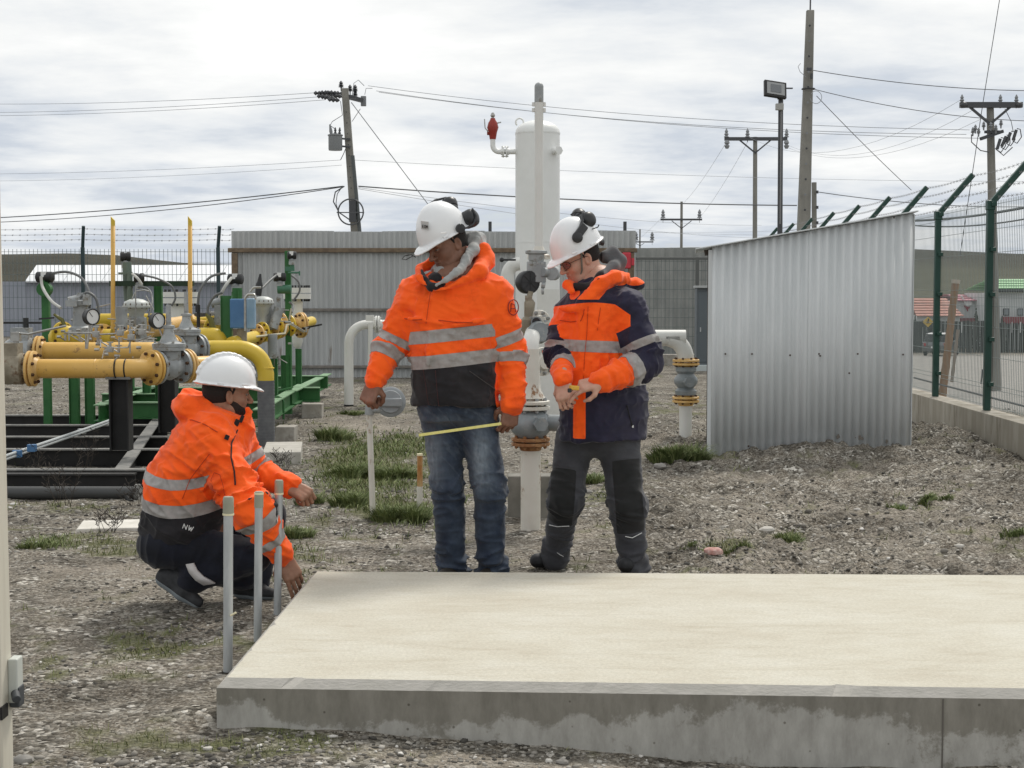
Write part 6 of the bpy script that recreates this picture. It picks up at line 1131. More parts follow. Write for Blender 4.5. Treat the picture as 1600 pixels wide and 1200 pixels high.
def vnorm(V, T):
    a, b, c = V[T[:, 0]], V[T[:, 1]], V[T[:, 2]]; fn = np.cross(b - a, c - a); N_ = np.zeros_like(V)
    for i in range(3):
        for d in range(3): N_[:, d] += np.bincount(T[:, i], fn[:, d], len(V))
    return N_ / (np.linalg.norm(N_, axis=1)[:, None] + 1e-12)
def relax(V, T, it=1, w_=.5):
    for _ in range(it):
        acc = np.zeros_like(V); cnt = np.zeros(len(V))
        for i, j in ((0, 1), (1, 2), (2, 0)):
            for d in range(3): acc[:, d] += np.bincount(T[:, i], V[T[:, j], d], len(V)) + np.bincount(T[:, j], V[T[:, i], d], len(V))
            cnt += np.bincount(T[:, i], minlength=len(V)) + np.bincount(T[:, j], minlength=len(V))
        V = V + w_ * (acc / cnt[:, None] - V)
    return V
def split(M, s):     # cuts a triangle mesh where the scalar s changes sign -> (s<0 part, s>=0 part)
    V, T, N_ = M; s = np.where(np.abs(s) < 1e-9, 1e-9, s); neg = s < 0; k = neg[T].sum(1); out = []
    for side in (True, False):
        full = T[k == (3 if side else 0)]; nv = [V]; nn_ = [N_]; tris = [full]; base = len(V)
        for cnt in (1, 2):
            X = T[k == cnt]
            if not len(X): continue
            lone_neg = cnt == 1; m = neg[X] == lone_neg; r = m.argmax(1); X = np.stack([X[np.arange(len(X)), (r + i) % 3] for i in range(3)], 1)
            a, b, c = X.T; tb = s[a] / (s[a] - s[b]); tc_ = s[a] / (s[a] - s[c])
            pb, pc = V[a] + (V[b] - V[a]) * tb[:, None], V[a] + (V[c] - V[a]) * tc_[:, None]; nb, nc = N_[a] + (N_[b] - N_[a]) * tb[:, None], N_[a] + (N_[c] - N_[a]) * tc_[:, None]
            ib = base + np.arange(len(X)); ic = ib + len(X); nv += [pb, pc]; nn_ += [nb, nc]; base += 2 * len(X)
            if lone_neg == side: tris.append(np.stack([a, ib, ic], 1))
            else: tris += [np.stack([ib, b, c], 1), np.stack([ib, c, ic], 1)]
        Vn, Nn, Tn = np.concatenate(nv), np.concatenate(nn_), np.concatenate(tris)
        u, inv = np.unique(Tn, return_inverse=True); out.append((Vn[u], inv.reshape(-1, 3), Nn[u]))
    return out
def piece(name, M, m, parent, off=0., kind=None):
    V, T, N_ = M
    if not len(T): return None
    key = np.round(V, 6); _, first, inv = np.unique(key, axis=0, return_index=True, return_inverse=True); inv = inv.ravel(); V, N_, T = V[first], N_[first], inv[T]
    T = T[(T[:, 0] != T[:, 1]) & (T[:, 1] != T[:, 2]) & (T[:, 0] != T[:, 2])]
    N_ = N_ / (np.linalg.norm(N_, axis=1)[:, None] + 1e-12); V = V + N_ * off; org = (V.min(0) + V.max(0)) / 2; org[2] = V[:, 2].min()
    me = bpy.data.meshes.new(name); me.from_pydata((V - org).tolist(), [], T.tolist()); me.update(); me.polygons.foreach_set('use_smooth', np.ones(len(me.polygons), bool))
    me.normals_split_custom_set_from_vertices(N_.tolist()); return link(name, me, m, parent, org=tuple(org - V3(base_of(parent))))
def seg(P, a, b):
    a, b = V3(a), V3(b); ba = b - a; t = np.clip(((P - a) @ ba) / (ba @ ba), 0, 1); d = np.linalg.norm(P - a - t[:, None] * ba, axis=1); return t, d, np.linalg.norm(ba)
def limb(P, pts):     # distance along, distance to the limb's bone line
    best = np.full(len(P), 9.); s = np.zeros(len(P)); L0 = 0
    for i in range(len(pts) - 1):
        t, d, l = seg(P, pts[i], pts[i + 1]); ex = ((P - V3(pts[i])) @ (V3(pts[i + 1]) - V3(pts[i]))) / l
        tt = np.where((i == len(pts) - 2) & (ex > l), ex, t * l); tt = np.where((i == 0) & (ex < 0), ex, tt); m = d < best; best[m] = d[m]; s[m] = (L0 + tt)[m]; L0 += l
    return s, best
def rid(P, o=2, s=0): return np.clip(1 - np.abs(fbm(P, o, s)), 0, 1)
def stretchP(P, ax, along, across):
    ax = nrm(ax); t = P @ ax; Q = P - t[:, None] * ax; return Q / across + ax[None] * (t / along)[:, None]
def crease(P, N_, ax, amp, along, across, s=0): f = rid(stretchP(P, ax, along, across), 2, s); return P + N_ * (amp * (f ** 3 - .45))[:, None]
# ---- materials
def cloth(name, c1, c2, rough=.75, b=.25, bs=350., ns=9., wr=.5, sheen=.15):
    m = bpy.data.materials.new(name); m.use_nodes = True; t = m.node_tree; LL = t.links.new; p = t.nodes['Principled BSDF']; p.inputs['Roughness'].default_value = rough; p.inputs['Specular IOR Level'].default_value = .2; p.inputs['Sheen Weight'].default_value = sheen
    tc = N(t, 'ShaderNodeTexCoord'); n = N(t, 'ShaderNodeTexNoise', i_Scale=ns, i_Detail=5.); LL(tc.outputs['Object'], n.inputs['Vector']); r = ramp(t, [(.35, c1), (.65, c2)]); LL(n.outputs[0], r.inputs[0])
    dn = N(t, 'ShaderNodeTexNoise', i_Scale=5., i_Detail=8., i_Roughness=.75); LL(tc.outputs['Object'], dn.inputs['Vector']); dr = ramp(t, [(.50, (1, 1, 1)), (.68, (.74, .70, .66))]); LL(dn.outputs[0], dr.inputs[0]); dm = N(t, 'ShaderNodeMix', data_type='RGBA', blend_type='MULTIPLY', i_0=1.); LL(r.outputs[0], dm.inputs[6]); LL(dr.outputs[0], dm.inputs[7]); LL(dm.outputs[2], p.inputs['Base Color'])
    w1 = N(t, 'ShaderNodeTexNoise', noise_type='RIDGED_MULTIFRACTAL', i_Scale=13., i_Detail=3., i_Distortion=.9); mp = N(t, 'ShaderNodeMapping'); mp.inputs['Scale'].default_value = (.6, .6, 1.5); mp.inputs['Rotation'].default_value = (.3, .5, 0); LL(tc.outputs['Object'], mp.inputs[0]); LL(mp.outputs[0], w1.inputs['Vector'])
    b1 = N(t, 'ShaderNodeBump', i_Strength=wr, i_Distance=.010); LL(w1.outputs[0], b1.inputs['Height'])
    f = N(t, 'ShaderNodeTexNoise', i_Scale=bs, i_Detail=2.); LL(tc.outputs['Object'], f.inputs['Vector']); b2 = N(t, 'ShaderNodeBump', i_Strength=b, i_Distance=.0012); LL(f.outputs[0], b2.inputs['Height']); LL(b1.outputs[0], b2.inputs['Normal']); LL(b2.outputs[0], p.inputs['Normal']); return m
ORG = cloth('hivis_orange', (.99, .125, .010), (.95, .105, .008)); REFL = cloth('reflective_tape', (.29, .275, .265), (.37, .355, .345), .5, .3, 500, 30., .5, 0); BLKC = cloth('black_cloth', (.012, .012, .014), (.024, .022, .025), .8)
NAVY = cloth('navy_cloth', (.014, .014, .032), (.026, .024, .05), .75); GREYC = cloth('charcoal_trousers', (.044, .045, .052), (.064, .066, .074), .8); KNEE = cloth('knee_pad_cloth', (.015, .016, .016), (.027, .027, .028), .85); HOODG = cloth('grey_sweat_cloth', (.30, .31, .31), (.42, .43, .42), .9); DNAVY = cloth('dark_work_trousers', (.008, .009, .014), (.013, .015, .026), .8)
GREYH = cloth('dark_grey_hood', (.09, .09, .095), (.14, .14, .145), .9)
def jeans_mat():
    m = cloth('blue_denim', (.018, .027, .047), (.044, .060, .088), .85, .5, 600, 14., .6); t = m.node_tree; LL = t.links.new; p = t.nodes['Principled BSDF']; src = p.inputs['Base Color'].links[0].from_socket
    a = N(t, 'ShaderNodeAttribute', attribute_name='fade'); n = N(t, 'ShaderNodeTexNoise', i_Scale=60., i_Detail=4.); mp = N(t, 'ShaderNodeMapping'); mp.inputs['Scale'].default_value = (1, 1, .25); tc = N(t, 'ShaderNodeTexCoord'); LL(tc.outputs['Object'], mp.inputs[0]); LL(mp.outputs[0], n.inputs['Vector'])
    mu = N(t, 'ShaderNodeMath', operation='MULTIPLY'); LL(a.outputs['Fac'], mu.inputs[0]); LL(n.outputs[0], mu.inputs[1]); mu2 = N(t, 'ShaderNodeMath', operation='MULTIPLY', i_1=1.5); LL(mu.outputs[0], mu2.inputs[0])
    x = N(t, 'ShaderNodeMix', data_type='RGBA'); LL(mu2.outputs[0], x.inputs[0]); LL(src, x.inputs[6]); x.inputs[7].default_value = (.21, .25, .29, 1); LL(x.outputs[2], p.inputs['Base Color']); return m
JEANS = jeans_mat()
def skin(name, c, c2):
    m = bpy.data.materials.new(name); m.use_nodes = True; t = m.node_tree; LL = t.links.new; p = t.nodes['Principled BSDF']; p.inputs['Roughness'].default_value = .5; p.inputs['Subsurface Weight'].default_value = .12; p.inputs['Subsurface Radius'].default_value = (.01, .004, .002); p.inputs['Specular IOR Level'].default_value = .35
    tc = N(t, 'ShaderNodeTexCoord'); n = N(t, 'ShaderNodeTexNoise', i_Scale=28., i_Detail=5.); LL(tc.outputs['Object'], n.inputs['Vector']); r = ramp(t, [(.35, c), (.65, c2)]); LL(n.outputs[0], r.inputs[0]); LL(r.outputs[0], p.inputs['Base Color'])
    k = N(t, 'ShaderNodeTexNoise', i_Scale=160., i_Detail=3.); LL(tc.outputs['Object'], k.inputs['Vector']); b = N(t, 'ShaderNodeBump', i_Strength=.3, i_Distance=.001); LL(k.outputs[0], b.inputs['Height']); LL(b.outputs[0], p.inputs['Normal']); return m
SK1 = skin('skin_dark', (.175, .085, .055), (.235, .12, .08)); SK2 = skin('skin_fair', (.46, .26, .19), (.53, .32, .24)); SK3 = skin('skin_tan', (.26, .135, .085), (.34, .185, .12))
HAIR = mat('dark_hair', (.010, .008, .007), .8, bump=.8, bscale=200); BEARD = mat('beard_hair', (.022, .015, .012), .9, bump=.9, bscale=260, bdist=.003); EYEW = mat('eye_white', (.20, .18, .165), .45); IRIS = mat('iris_brown', (.02, .012, .008), .15); LIPM = {}
HELM = mat('white_helmet_plastic', (.76, .77, .78), .28, col2=(.72, .73, .74), nscale=5, spec=.5, coat=.25); PLB = mat('ear_cup_plastic', (.022, .023, .025), .4, col2=(.035, .036, .038), nscale=20); PLG = mat('ear_cup_foam', (.06, .065, .07), .7)
STRAP = mat('olive_strap', (.14, .135, .11), .8); SOLE = mat('grey_sole', (.22, .25, .27), .7); SHOE = mat('dark_shoe', (.018, .019, .021), .7, col2=(.035, .036, .04), nscale=25)
# ---- head
def basis(fwd, pitch, roll=0):
    f = nrm((fwd[0], fwd[1], 0)); r = np.array((f[1], -f[0], 0)); u = np.array((0, 0, 1.)); p, q = math.radians(pitch), math.radians(roll)
    f2 = f * math.cos(p) - u * math.sin(p); u2 = u * math.cos(p) + f * math.sin(p); r3 = r * math.cos(q) + u2 * math.sin(q); u3 = u2 * math.cos(q) - r * math.sin(q)
    return np.stack([r3, f2, u3], 1)       # columns: right, forward, up
def head_prims(c, B, neck, beard=0, jaw=1.):
    T = lambda x, y, z: V3(c) + B @ V3((x, y, z)); P_ = []
    P_ += [ell(T(0, -.012, .028), (.076, .097, .098), B, .0), ell(T(0, .022, -.03), (.062, .072, .088), B, .03), ell(T(0, .035, -.078), (.051 * jaw, .052, .036), B, .03), ell(T(0, .074, -.098), (.022, .019, .018), B, .02)]
    for s in (-1, 1):
        P_ += [ell(T(s * .041, .052, -.024), (.026, .030, .028), B, .02), cone(T(s * .052, .0, -.06), T(s * .035, .055, -.09), .022, .018, .02)]
    P_ += [cone(T(-.036, .078, .030), T(.036, .078, .030), .013, .013, .014), ell(T(0, .072, .05), (.055, .028, .04), B, .02)]
    for s in (-1, 1): P_.append(ell(T(s * .031, .098, .008), (.019, .013, .0115), B, .010, True))
    P_ += [cone(T(0, .090, .018), T(0, .116, -.026), .0075, .0125, .009)]
    for s in (-1, 1): P_ += [ell(T(s * .0125, .104, -.031), (.0085, .012, .0085), B, .006)]
    P_ += [cone(T(-.017, .089, -.054), T(.017, .089, -.054), .0075, .0075, .006), cone(T(-.014, .088, -.0665), T(.014, .088, -.0665), .008, .008, .006), cone(T(-.024, .093, -.0603), T(.024, .093, -.0603), .0022, .0022, .002, sub=True)]
    for s in (-1, 1):
        ax = B @ np.array([[1, 0, 0], [0, 1, 0], [0, 0, 1.]]); Re = B @ np.array(Matrix.Rotation(s * .35, 3, 'Z')) @ np.array(Matrix.Rotation(.2, 3, 'X'))
        P_ += [ell(T(s * .079, -.008, -.008), (.009, .019, .031), Re, .006), ell(T(s * .086, -.004, -.004), (.006, .010, .019), Re, .004, True)]
    P_ += [cone(T(0, -.03, -.055), neck, .056, .062, .02)]
    return P_, T
def helmet(parent, c, B, vis=.062, ridges=1, up=.146):
    T = lambda x, y, z: V3(c) + B @ V3((x, y, z)); big = (V3(c) - .3, V3(c) + .3)
    P_ = [ell(T(0, -.006, .052), (.111, .137, up), B), half(T(0, 0, .046), B @ V3((0, 0, -1)), *big)]
    if ridges:
        for x in (-.026, 0, .026):
            arc = [T(x * (1 - .2 * abs(a)), -.006 + .139 * math.sin(a), .052 + (up + .0015) * math.cos(a)) for a in np.linspace(-1.25, 1.15, 14)]
            P_ += [cone(arc[i], arc[i + 1], .006 if x else .008, .006 if x else .008, .008) for i in range(13)]
    Rb = B @ np.array(Matrix.Rotation(-.06, 3, 'X')); Rv = B @ np.array(Matrix.Rotation(-.28, 3, 'X'))
    P_ += [ell(T(0, -.004, .045), (.126, .153, .0085), Rb, .008), ell(T(0, .105, .042), (.083, .068 + (vis - .06), .0075), Rv, .012)]
    V, F = nets(P_, .0042); V = relax(V, F, 1, .4); h_ = piece('helmet', (V, F, vnorm(V, F)), HELM, parent)
    b = MB(); Rn = B
    for s in (-1, 1):
        for y in (-.05, .06): b2 = MB(); b2.box(T(s * .112, y, .055), (.006, .03, .009), Rn); obj('slot_clip', b2, HELM, h_, bev=.002)
    return h_
def face_bits(parent, T, B, sk, brow=HAIR, lip=(.25, .10, .08)):
    for s in (-1, 1):
        b = MB(); b.ball(T(s * .031, .0795, .008), .0125, 14); e = obj('eye', b, EYEW, parent, True); b = MB(); b.ball(T(s * .0315, .0865, .0065), .0068, 10); obj('iris', b, IRIS, e, True)
        b = MB(); b.tube([T(s * .016, .090, .0125), T(s * .031, .0925, .0155), T(s * .046, .083, .0115)], [.003, .0042, .003], 8); b.tube([T(s * .016, .089, .003), T(s * .031, .091, .0005), T(s * .046, .082, .003)], [.002, .003, .002], 6); obj('eyelid', b, sk, parent, True)
        b = MB(); b.tube([T(s * .014, .0935, .030), T(s * .032, .0945, .036), T(s * .050, .079, .031)], [.003, .0042, .002], 8); obj('eyebrow', b, brow, parent, True)
    lm = mat('lip_%d' % int(lip[0] * 1000), lip, .5); b = MB(); b.tube([T(-.022, .087, -.0595), T(-.008, .0955, -.0560), T(0, .096, -.057), T(.008, .0955, -.0560), T(.022, .087, -.0595)], [.001, .0042, .004, .0042, .001], 8); b.tube([T(-.020, .087, -.0615), T(0, .0955, -.067), T(.020, .087, -.0615)], [.001, .0048, .001], 8); obj('lips', b, lm, parent, True)
def hair(parent, c, B, m=HAIR, low=-.06):
    T = lambda x, y, z: V3(c) + B @ V3((x, y, z)); big = (V3(c) - .3, V3(c) + .3)
    P_ = [ell(T(0, -.016, .026), (.0785, .098, .1), B), half(T(0, .012, 0), B @ V3((0, 1, .35)), *big, k=.006), half(T(0, 0, low), B @ V3((0, .3, -1)), *big, k=.01)]
    for s in (-1, 1): P_.append(cone(T(s * .076, .014, .03), T(s * .076, .004, .002), .006, .003, .004))
    V, F = nets(P_, .004); return piece('hair', (V, F, vnorm(V, F)), m, parent)
def hand_prims(w_, d, n, side=1, curl=(.5, .5, .5, .5), thumb=.4, sz=1., spread=.06):
    """w_: wrist, d: direction to the knuckles, n: back-of-hand normal, side: +1 when the thumb lies along d x n"""
    w_, d, n = V3(w_), nrm(d), V3(n); n = nrm(n - d * (n @ d)); u = np.cross(d, n) * side; P_ = []; L = .088 * sz; r = .0125 * sz
    pal = [w_ + u * x * sz for x in (.026, .009, -.009, -.025)]
    kn = [w_ + d * L * l + u * x * sz for x, l in ((.030, .98), (.010, 1.03), (-.011, 1.0), (-.030, .93))]
    P_.append(cone(w_ - d * .05, w_ + d * .012, .027 * sz, .026 * sz, .0, n, .8))
    for a, b in zip(pal, kn): P_.append(cone(a, b, .015 * sz, .0135 * sz, .012))
    P_.append(cone(w_ + d * .03 + u * .022 * sz - n * .008, w_ + d * .055 + u * .012 * sz - n * .01, .018 * sz, .014 * sz, .012))
    ln = ((.045, .027, .021), (.050, .031, .023), (.046, .029, .022), (.036, .022, .019))
    for i, (k_, l3, c) in enumerate(zip(kn, ln, curl)):
        dd = nrm(d + u * spread * (1.5 - i)); p = k_; a = 0
        for j, l in enumerate(l3):
            a += c * (1.35, 1.55, .95)[j]; q = p + (dd * math.cos(a) - n * math.sin(a)) * l * sz; rr = (.0098, .0088, .0080, .0070)
            P_.append(cone(p, q, rr[j] * sz * (1 if i < 3 else .88), rr[j + 1] * sz * (1 if i < 3 else .88), .004 if j else .006)); p = q
    b0 = w_ + d * .018 * sz + u * .028 * sz - n * .006; t1 = b0 + nrm(d * .62 + u * .62 - n * .35 * (1 + thumb)) * .042 * sz; t2 = t1 + nrm(d * .8 + u * (.35 - .6 * thumb) - n * (.3 + thumb * .5)) * .032 * sz; t3 = t2 + nrm(d * .85 - u * (.1 + .6 * thumb) - n * (.2 + thumb * .5)) * .026 * sz
    P_ += [cone(b0, t1, .016 * sz, .0125 * sz, .014), cone(t1, t2, .0118 * sz, .0108 * sz, .005), cone(t2, t3, .0105 * sz, .0082 * sz, .004)]
    return P_
def body(parent, groups, m, inner):
    VV, FF, n = [], [], 0
    for pr, h in groups + [(inner, .014)]:
        V, F = nets(pr, h); V = relax(V, F, 1, .3); VV.append(V); FF.append(F + n); n += len(V)
    V, F = np.concatenate(VV), np.concatenate(FF); return piece('body', (V, F, vnorm(V, F)), m, parent)
def mkcloth(prims, h, fn=None, rel=1):
    V, F = nets(prims, h); V = relax(V, F, rel, .5); N_ = vnorm(V, F)
    if fn is not None:
        for f in fn: V = V + N_ * f(V, N_)[:, None]
        V = relax(V, F, 1, .3)
    return V, F, vnorm(V, F)
def folds(pts, amp, along=.045, across=.16, s=0, foc=None, rmax=.2, base=.35):
    ax = None
    def f(P, N_):
        st, d = limb(P, pts); tot = 0
        w_ = np.full(len(P), base)
        for c_, wd, a_ in (foc or []): w_ = w_ + a_ * np.exp(-((st - c_) / wd) ** 2)
        Q = np.stack([st / along, (P[:, 0] + P[:, 1] * .6) / across, (P[:, 1] - P[:, 0] * .3) / across], 1); skew = .9 * vnoise(P * 6, s + 5); Q[:, 0] += skew
        r = rid(Q, 2, s); return np.where(d < rmax, amp * 1.15 * w_ * (r ** 3.5 - .32), 0)
    return f
def tube_loop(pts, r, k): return [cone(pts[i], pts[i + 1], r[i] if hasattr(r, '__len__') else r, r[i + 1] if hasattr(r, '__len__') else r, k) for i in range(len(pts) - 1)]
def patch(parent, name, pts, m, t=.003, w_=None):
    b = MB(); b.tube(pts, w_ or t, 6); return obj(name, b, m, parent, True)
# ================================================================== worker in jeans (standing, left)
Z1 = 7.5
def J(px, py, dz=0.): return V3(W(px, py, Z1 + dz))
def row(J_, py, xl, xr, b, dz=0): a, c = J_(xl, py, dz), J_(xr, py, dz); return (a[2], (a[0] + c[0]) / 2, a[1], (c[0] - a[0]) / 2, b)
per1 = thing('person', (J(735, 600)[0], Z1, 0), 'standing person in orange jacket, blue jeans and white helmet, holding a yellow tape', 'person', None)
yaw1 = .32
tor = loft([row(J, 418, 688, 744, .075), row(J, 432, 664, 768, .115), row(J, 446, 644, 782, .135), row(J, 470, 632, 792, .155), row(J, 500, 632, 790, .165), row(J, 540, 638, 782, .17), row(J, 575, 644, 778, .17), row(J, 600, 645, 777, .168), row(J, 632, 644, 779, .17)], yaw1, .035, 2.3)
aR = [J(647, 457, -.02), J(608, 540, -.02), J(585, 597, -.12)]; aL = [J(769, 458, .0), J(798, 550, .04), J(802, 630, -.06)]
def sleeve(a, r, ks=.05): return [cone(a[0], a[1], r[0], r[1], ks), cone(a[1], a[2], r[1], r[2], .03)]
colr = [J(674, 452, -.19), J(655, 436, -.15), J(655, 420, .0), J(700, 400, .09), J(738, 398, .10), J(760, 410, .02), J(750, 424, -.09), J(716, 442, -.16), J(682, 455, -.19)]
jk = [tor] + sleeve(aR, (.088, .072, .050)) + sleeve(aL, (.094, .076, .054)) + tube_loop(colr, [.012, .015, .019, .026, .032, .034, .026, .017, .012], .02)
jk += [ell(J(742, 412, .10), (.085, .07, .06), None, .04), ell(J(756, 400, .03), (.035, .05, .065), None, .025)]     # orange hood lying on the back
jk += [cone(J(640, 498, -.165), J(690, 505, -.19), .012, .012, .02), cone(J(707, 508, -.18), J(755, 500, -.15), .012, .012, .02), cone(J(676, 450, -.17), J(668, 570, -.185), .010, .010, .02)]
fn1 = [folds(aR, .015, .05, .16, 3, [(.30, .10, .9), (.5, .06, .6)], .13), folds(aL, .015, .055, .16, 9, [(.33, .10, 1.), (.55, .07, .6)], .135),
       lambda P, N_: .010 * (rid(stretchP(P, (.35, 0, 1), .07, .2), 2, 21) ** 2.5 - .4) * ((P[:, 2] > .5)), lambda P, N_: .012 * vnoise(P * 5.5, 4), lambda P, N_: .007 * (rid(P * 13, 2, 44) ** 3 - .3)]
MJ = mkcloth(jk, .0075, fn1); V, F, N_ = MJ
def arm_fields(P, arms, bias=.035):
    d = [limb(P, a) for a in arms]; return d
def zpx(py, Z): return W(0, py, Z).z
def carve(M, armlist, radii, torso_fn, arm_bands, torso_bands, extra=None):
    """returns dict of pieces: arms and torso separated, then bands cut out"""
    res = []; rest = M
    for arm, rad in zip(armlist, radii):
        st, d = limb(rest[0], arm); s = d - rad * np.interp(st, [.0, .25, .42, .6], [1, 1, .80, .70]) - np.maximum(.0, .12 - st) * .0; s = np.maximum(s, (.10 - st)); a_, rest = split(rest, s); res.append(a_)
    return res, rest
def bands(M, coord, ivs, nm_base, m_base, parent, m_band=REFL, off=0.0015):
    for lo, hi in ivs:
        c = coord(M[0]); a, b = split(M, c - lo); c2 = coord(b[0]); bd, hi_ = split(b, c2 - hi); piece('reflective_band', bd, m_band, parent, off)
        M = (np.concatenate([a[0], hi_[0]]), np.concatenate([a[1], hi_[1] + len(a[0])]), np.concatenate([a[2], hi_[2]]))
    return M
(sR, sL), T1 = carve(MJ, [aR, aL], [.115, .118], None, None, None)
sR = bands(sR, lambda P: limb(P, aR)[0], [(.225, .265), (.315, .365)], 'sleeve', ORG, per1); piece('sleeve', sR, ORG, per1)
sL = bands(sL, lambda P: limb(P, aL)[0], [(.20, .255), (.325, .375)], 'sleeve', ORG, per1); piece('sleeve', sL, ORG, per1)
tz = lambda P: P[:, 2] + .02 * (P[:, 0] - J(700, 500)[0]) * -1.5
dz_ = lambda P: P[:, 2] - .10 * (P[:, 0] - J(700, 500)[0])
T1 = bands(T1, dz_, [(zpx(573, 7.4), zpx(552, 7.4)), (zpx(533, 7.4), zpx(513, 7.4))], 'jacket', ORG, per1)
lo_, up_ = split(T1, dz_(T1[0]) - zpx(573, 7.4)); piece('jacket', up_, ORG, per1); piece('jacket_hem', lo_, BLKC, per1)
# grey sweatshirt hood inside the collar
hd_ = [J(681, 446, -.185), J(697, 437, -.18), J(714, 425, -.15), J(729, 408, -.09), J(739, 390, -.03), J(744, 372, .04), J(742, 380, .08)]
hg = tube_loop(hd_, [.008, .013, .018, .022, .026, .028, .03], .02) + tube_loop([J(735, 376, .04), J(748, 374, .08), J(752, 388, .06), J(742, 400, .05)], .034, .02) + [ell(J(700, 425, .0), (.085, .10, .05), None, .03)]
M_ = mkcloth(hg, .005, [lambda P, N_: .006 * (rid(stretchP(P, (.5, 0, -1), .06, .04), 2, 3) ** 2 - .5), lambda P, N_: .006 * vnoise(P * 22, 3)]); piece('sweatshirt_hood', M_, HOODG, per1)
inr = tube_loop([J(658, 424, -.04), J(663, 438, -.13), J(674, 449, -.17), J(692, 444, -.16)], [.012, .016, .018, .014], .02) + [ell(J(684, 440, -.05), (.055, .08, .05), None, .02)]; M_ = mkcloth(inr, .007); piece('black_collar', M_, BLKC, per1)
# drawcord, seams, pocket flaps, badge
patch(per1, 'drawcord', [J(650, 402, -.05), J(642, 398, -.06), J(632, 400, -.06), J(628, 405, -.06), J(634, 406, -.06), J(645, 400, -.06)], BLKC, .0022)
def onsurf(M, pts, off=.002):       # drop picture points onto the surface of a cloth mesh along the depth axis
    out = []; V_ = M[0]; front = M[2][:, 1] < .2; VV = V_[front]
    for q in pts:
        q = V3(q); d = (VV[:, 0] - q[0]) ** 2 + (VV[:, 2] - q[2]) ** 2; i = np.argsort(d)[:12]; j = i[np.argmin(VV[i, 1])]; out.append(Vector((q[0], VV[j, 1] - off, q[2])))
    return out
DKO = mat('orange_seam', (.45, .04, .003), .8); MARO = mat('maroon_seam', (.06, .02, .02), .8)
for pts in ([(676, 455), (672, 480), (669, 505)], ): patch(per1, 'zip_placket', onsurf(MJ, [J(*p) for p in pts]), DKO, .0016)
for pts in ([(664, 575), (668, 600), (672, 628), (690, 630)], [(683, 575), (685, 600), (688, 629)]): patch(per1, 'hem_seam', onsurf(MJ, [J(*p) for p in pts]), MARO, .0013)
patch(per1, 'pocket_seam', onsurf(MJ, [J(735, 577), J(755, 592), J(773, 606)]), mat('grey_seam', (.08, .075, .075), .8), .0014)
for pts in ([(635, 497), (650, 499), (663, 498)], [(688, 499), (710, 502), (740, 503)]): patch(per1, 'pocket_flap_edge', onsurf(MJ, [J(*p) for p in pts], .001), DKO, .003)
bd = [J(802 + 8 * math.cos(a) , 480 + 12 * math.sin(a)) for a in np.linspace(0, 6.283, 18)]
LOGO = mat('badge_maroon', (.22, .012, .01), .7); patch(per1, 'sleeve_badge', onsurf(MJ, bd, .003), LOGO, .0026)
for pts in ([(798, 487), (799, 474), (804, 476), (806, 487)], [(799, 482), (805, 482)]): patch(per1, 'sleeve_badge', onsurf(MJ, [J(*p) for p in pts], .003), LOGO, .0022)
# jeans
lR = [J(688, 638, .02), J(700, 760, .0), J(707, 898, .03), J(708, 925, .03)]; lL = [J(742, 638, .02), J(764, 760, -.03), J(768, 898, .0), J(769, 925, .0)]
jn = [loft([row(J, 600, 652, 772, .14), row(J, 640, 653, 777, .145), row(J, 656, 655, 779, .13)], yaw1, .03, 2.4), ell(J(716, 652), (.12, .10, .07), None, .04)]
for l, r in ((lR, (.102, .080, .071, .078)), (lL, (.102, .081, .072, .076))): jn += [cone(l[i], l[i + 1], r[i], r[i + 1], .022 if i == 0 else .03) for i in range(3)]
lA = (.36, .09, 1.1); MJ2 = mkcloth(jn, .0075, [folds(lR, .016, .045, .18, 33, [(.40, .09, 1.), (.78, .10, 1.6)], .12, .25), folds(lL, .016, .045, .18, 37, [(.42, .09, 1.), (.78, .10, 1.6)], .12, .25), lambda P, N_: .007 * (rid(stretchP(P, (.6, 0, 1), .05, .16), 2, 51) ** 3 - .4) * (P[:, 2] > .7)])
jo = piece('jeans', MJ2, JEANS, per1)
cv = np.array([v.co for v in jo.data.vertices]) + V3(jo.location) + V3(per1.location); fade = np.zeros(len(cv))
for c, r, a in ((J(675, 715), (.05, .14), .8), (J(752, 712), (.045, .15), .9), (J(756, 745), (.05, .05), .5), (J(690, 655), (.10, .03), .35)): fade = np.maximum(fade, a * np.exp(-((cv[:, 0] - c[0]) / r[0]) ** 2 - ((cv[:, 2] - c[2]) / r[1]) ** 2))
fade += .12 * (rid(stretchP(cv, (.8, 0, 1), .03, .2), 2, 61) > .9) * (cv[:, 2] > .45); at = jo.data.attributes.new('fade', 'FLOAT', 'POINT'); at.data.foreach_set('value', np.clip(fade, 0, 1).astype(np.float32))
patch(per1, 'fly_seam', onsurf(MJ2, [J(700, 640), J(706, 655), J(716, 668)], .001), mat('denim_seam', (.05, .07, .10), .9), .0016)
for l, nm in ((lR, 0), (lL, 1)):
    a = l[3]; gzz = gz(a[0], a[1]); b = MB(); fw = nrm((-.3, -1, 0)); sp_ = [ell((a[0], a[1], gzz + .09), (.052, .06, .07), None, 0), cone((a[0], a[1] + .05, gzz + .045), a * (1, 1, 0) + fw * .12 + V3((0, 0, gzz + .04)), .045, .045, .03), half((0, 0, gzz + .003), (0, 0, -1), a - .5, a + .5)]
    V_, F_ = nets(sp_, .008); Mb = (V_, F_, vnorm(V_, F_)); s_, u_ = split(Mb, V_[:, 2] - gzz - .03); bt = piece('boot', u_, mat('brown_boot', (.02, .016, .012), .7), per1); piece('sole', s_, mat('black_sole', (.012, .012, .012), .8), bt)
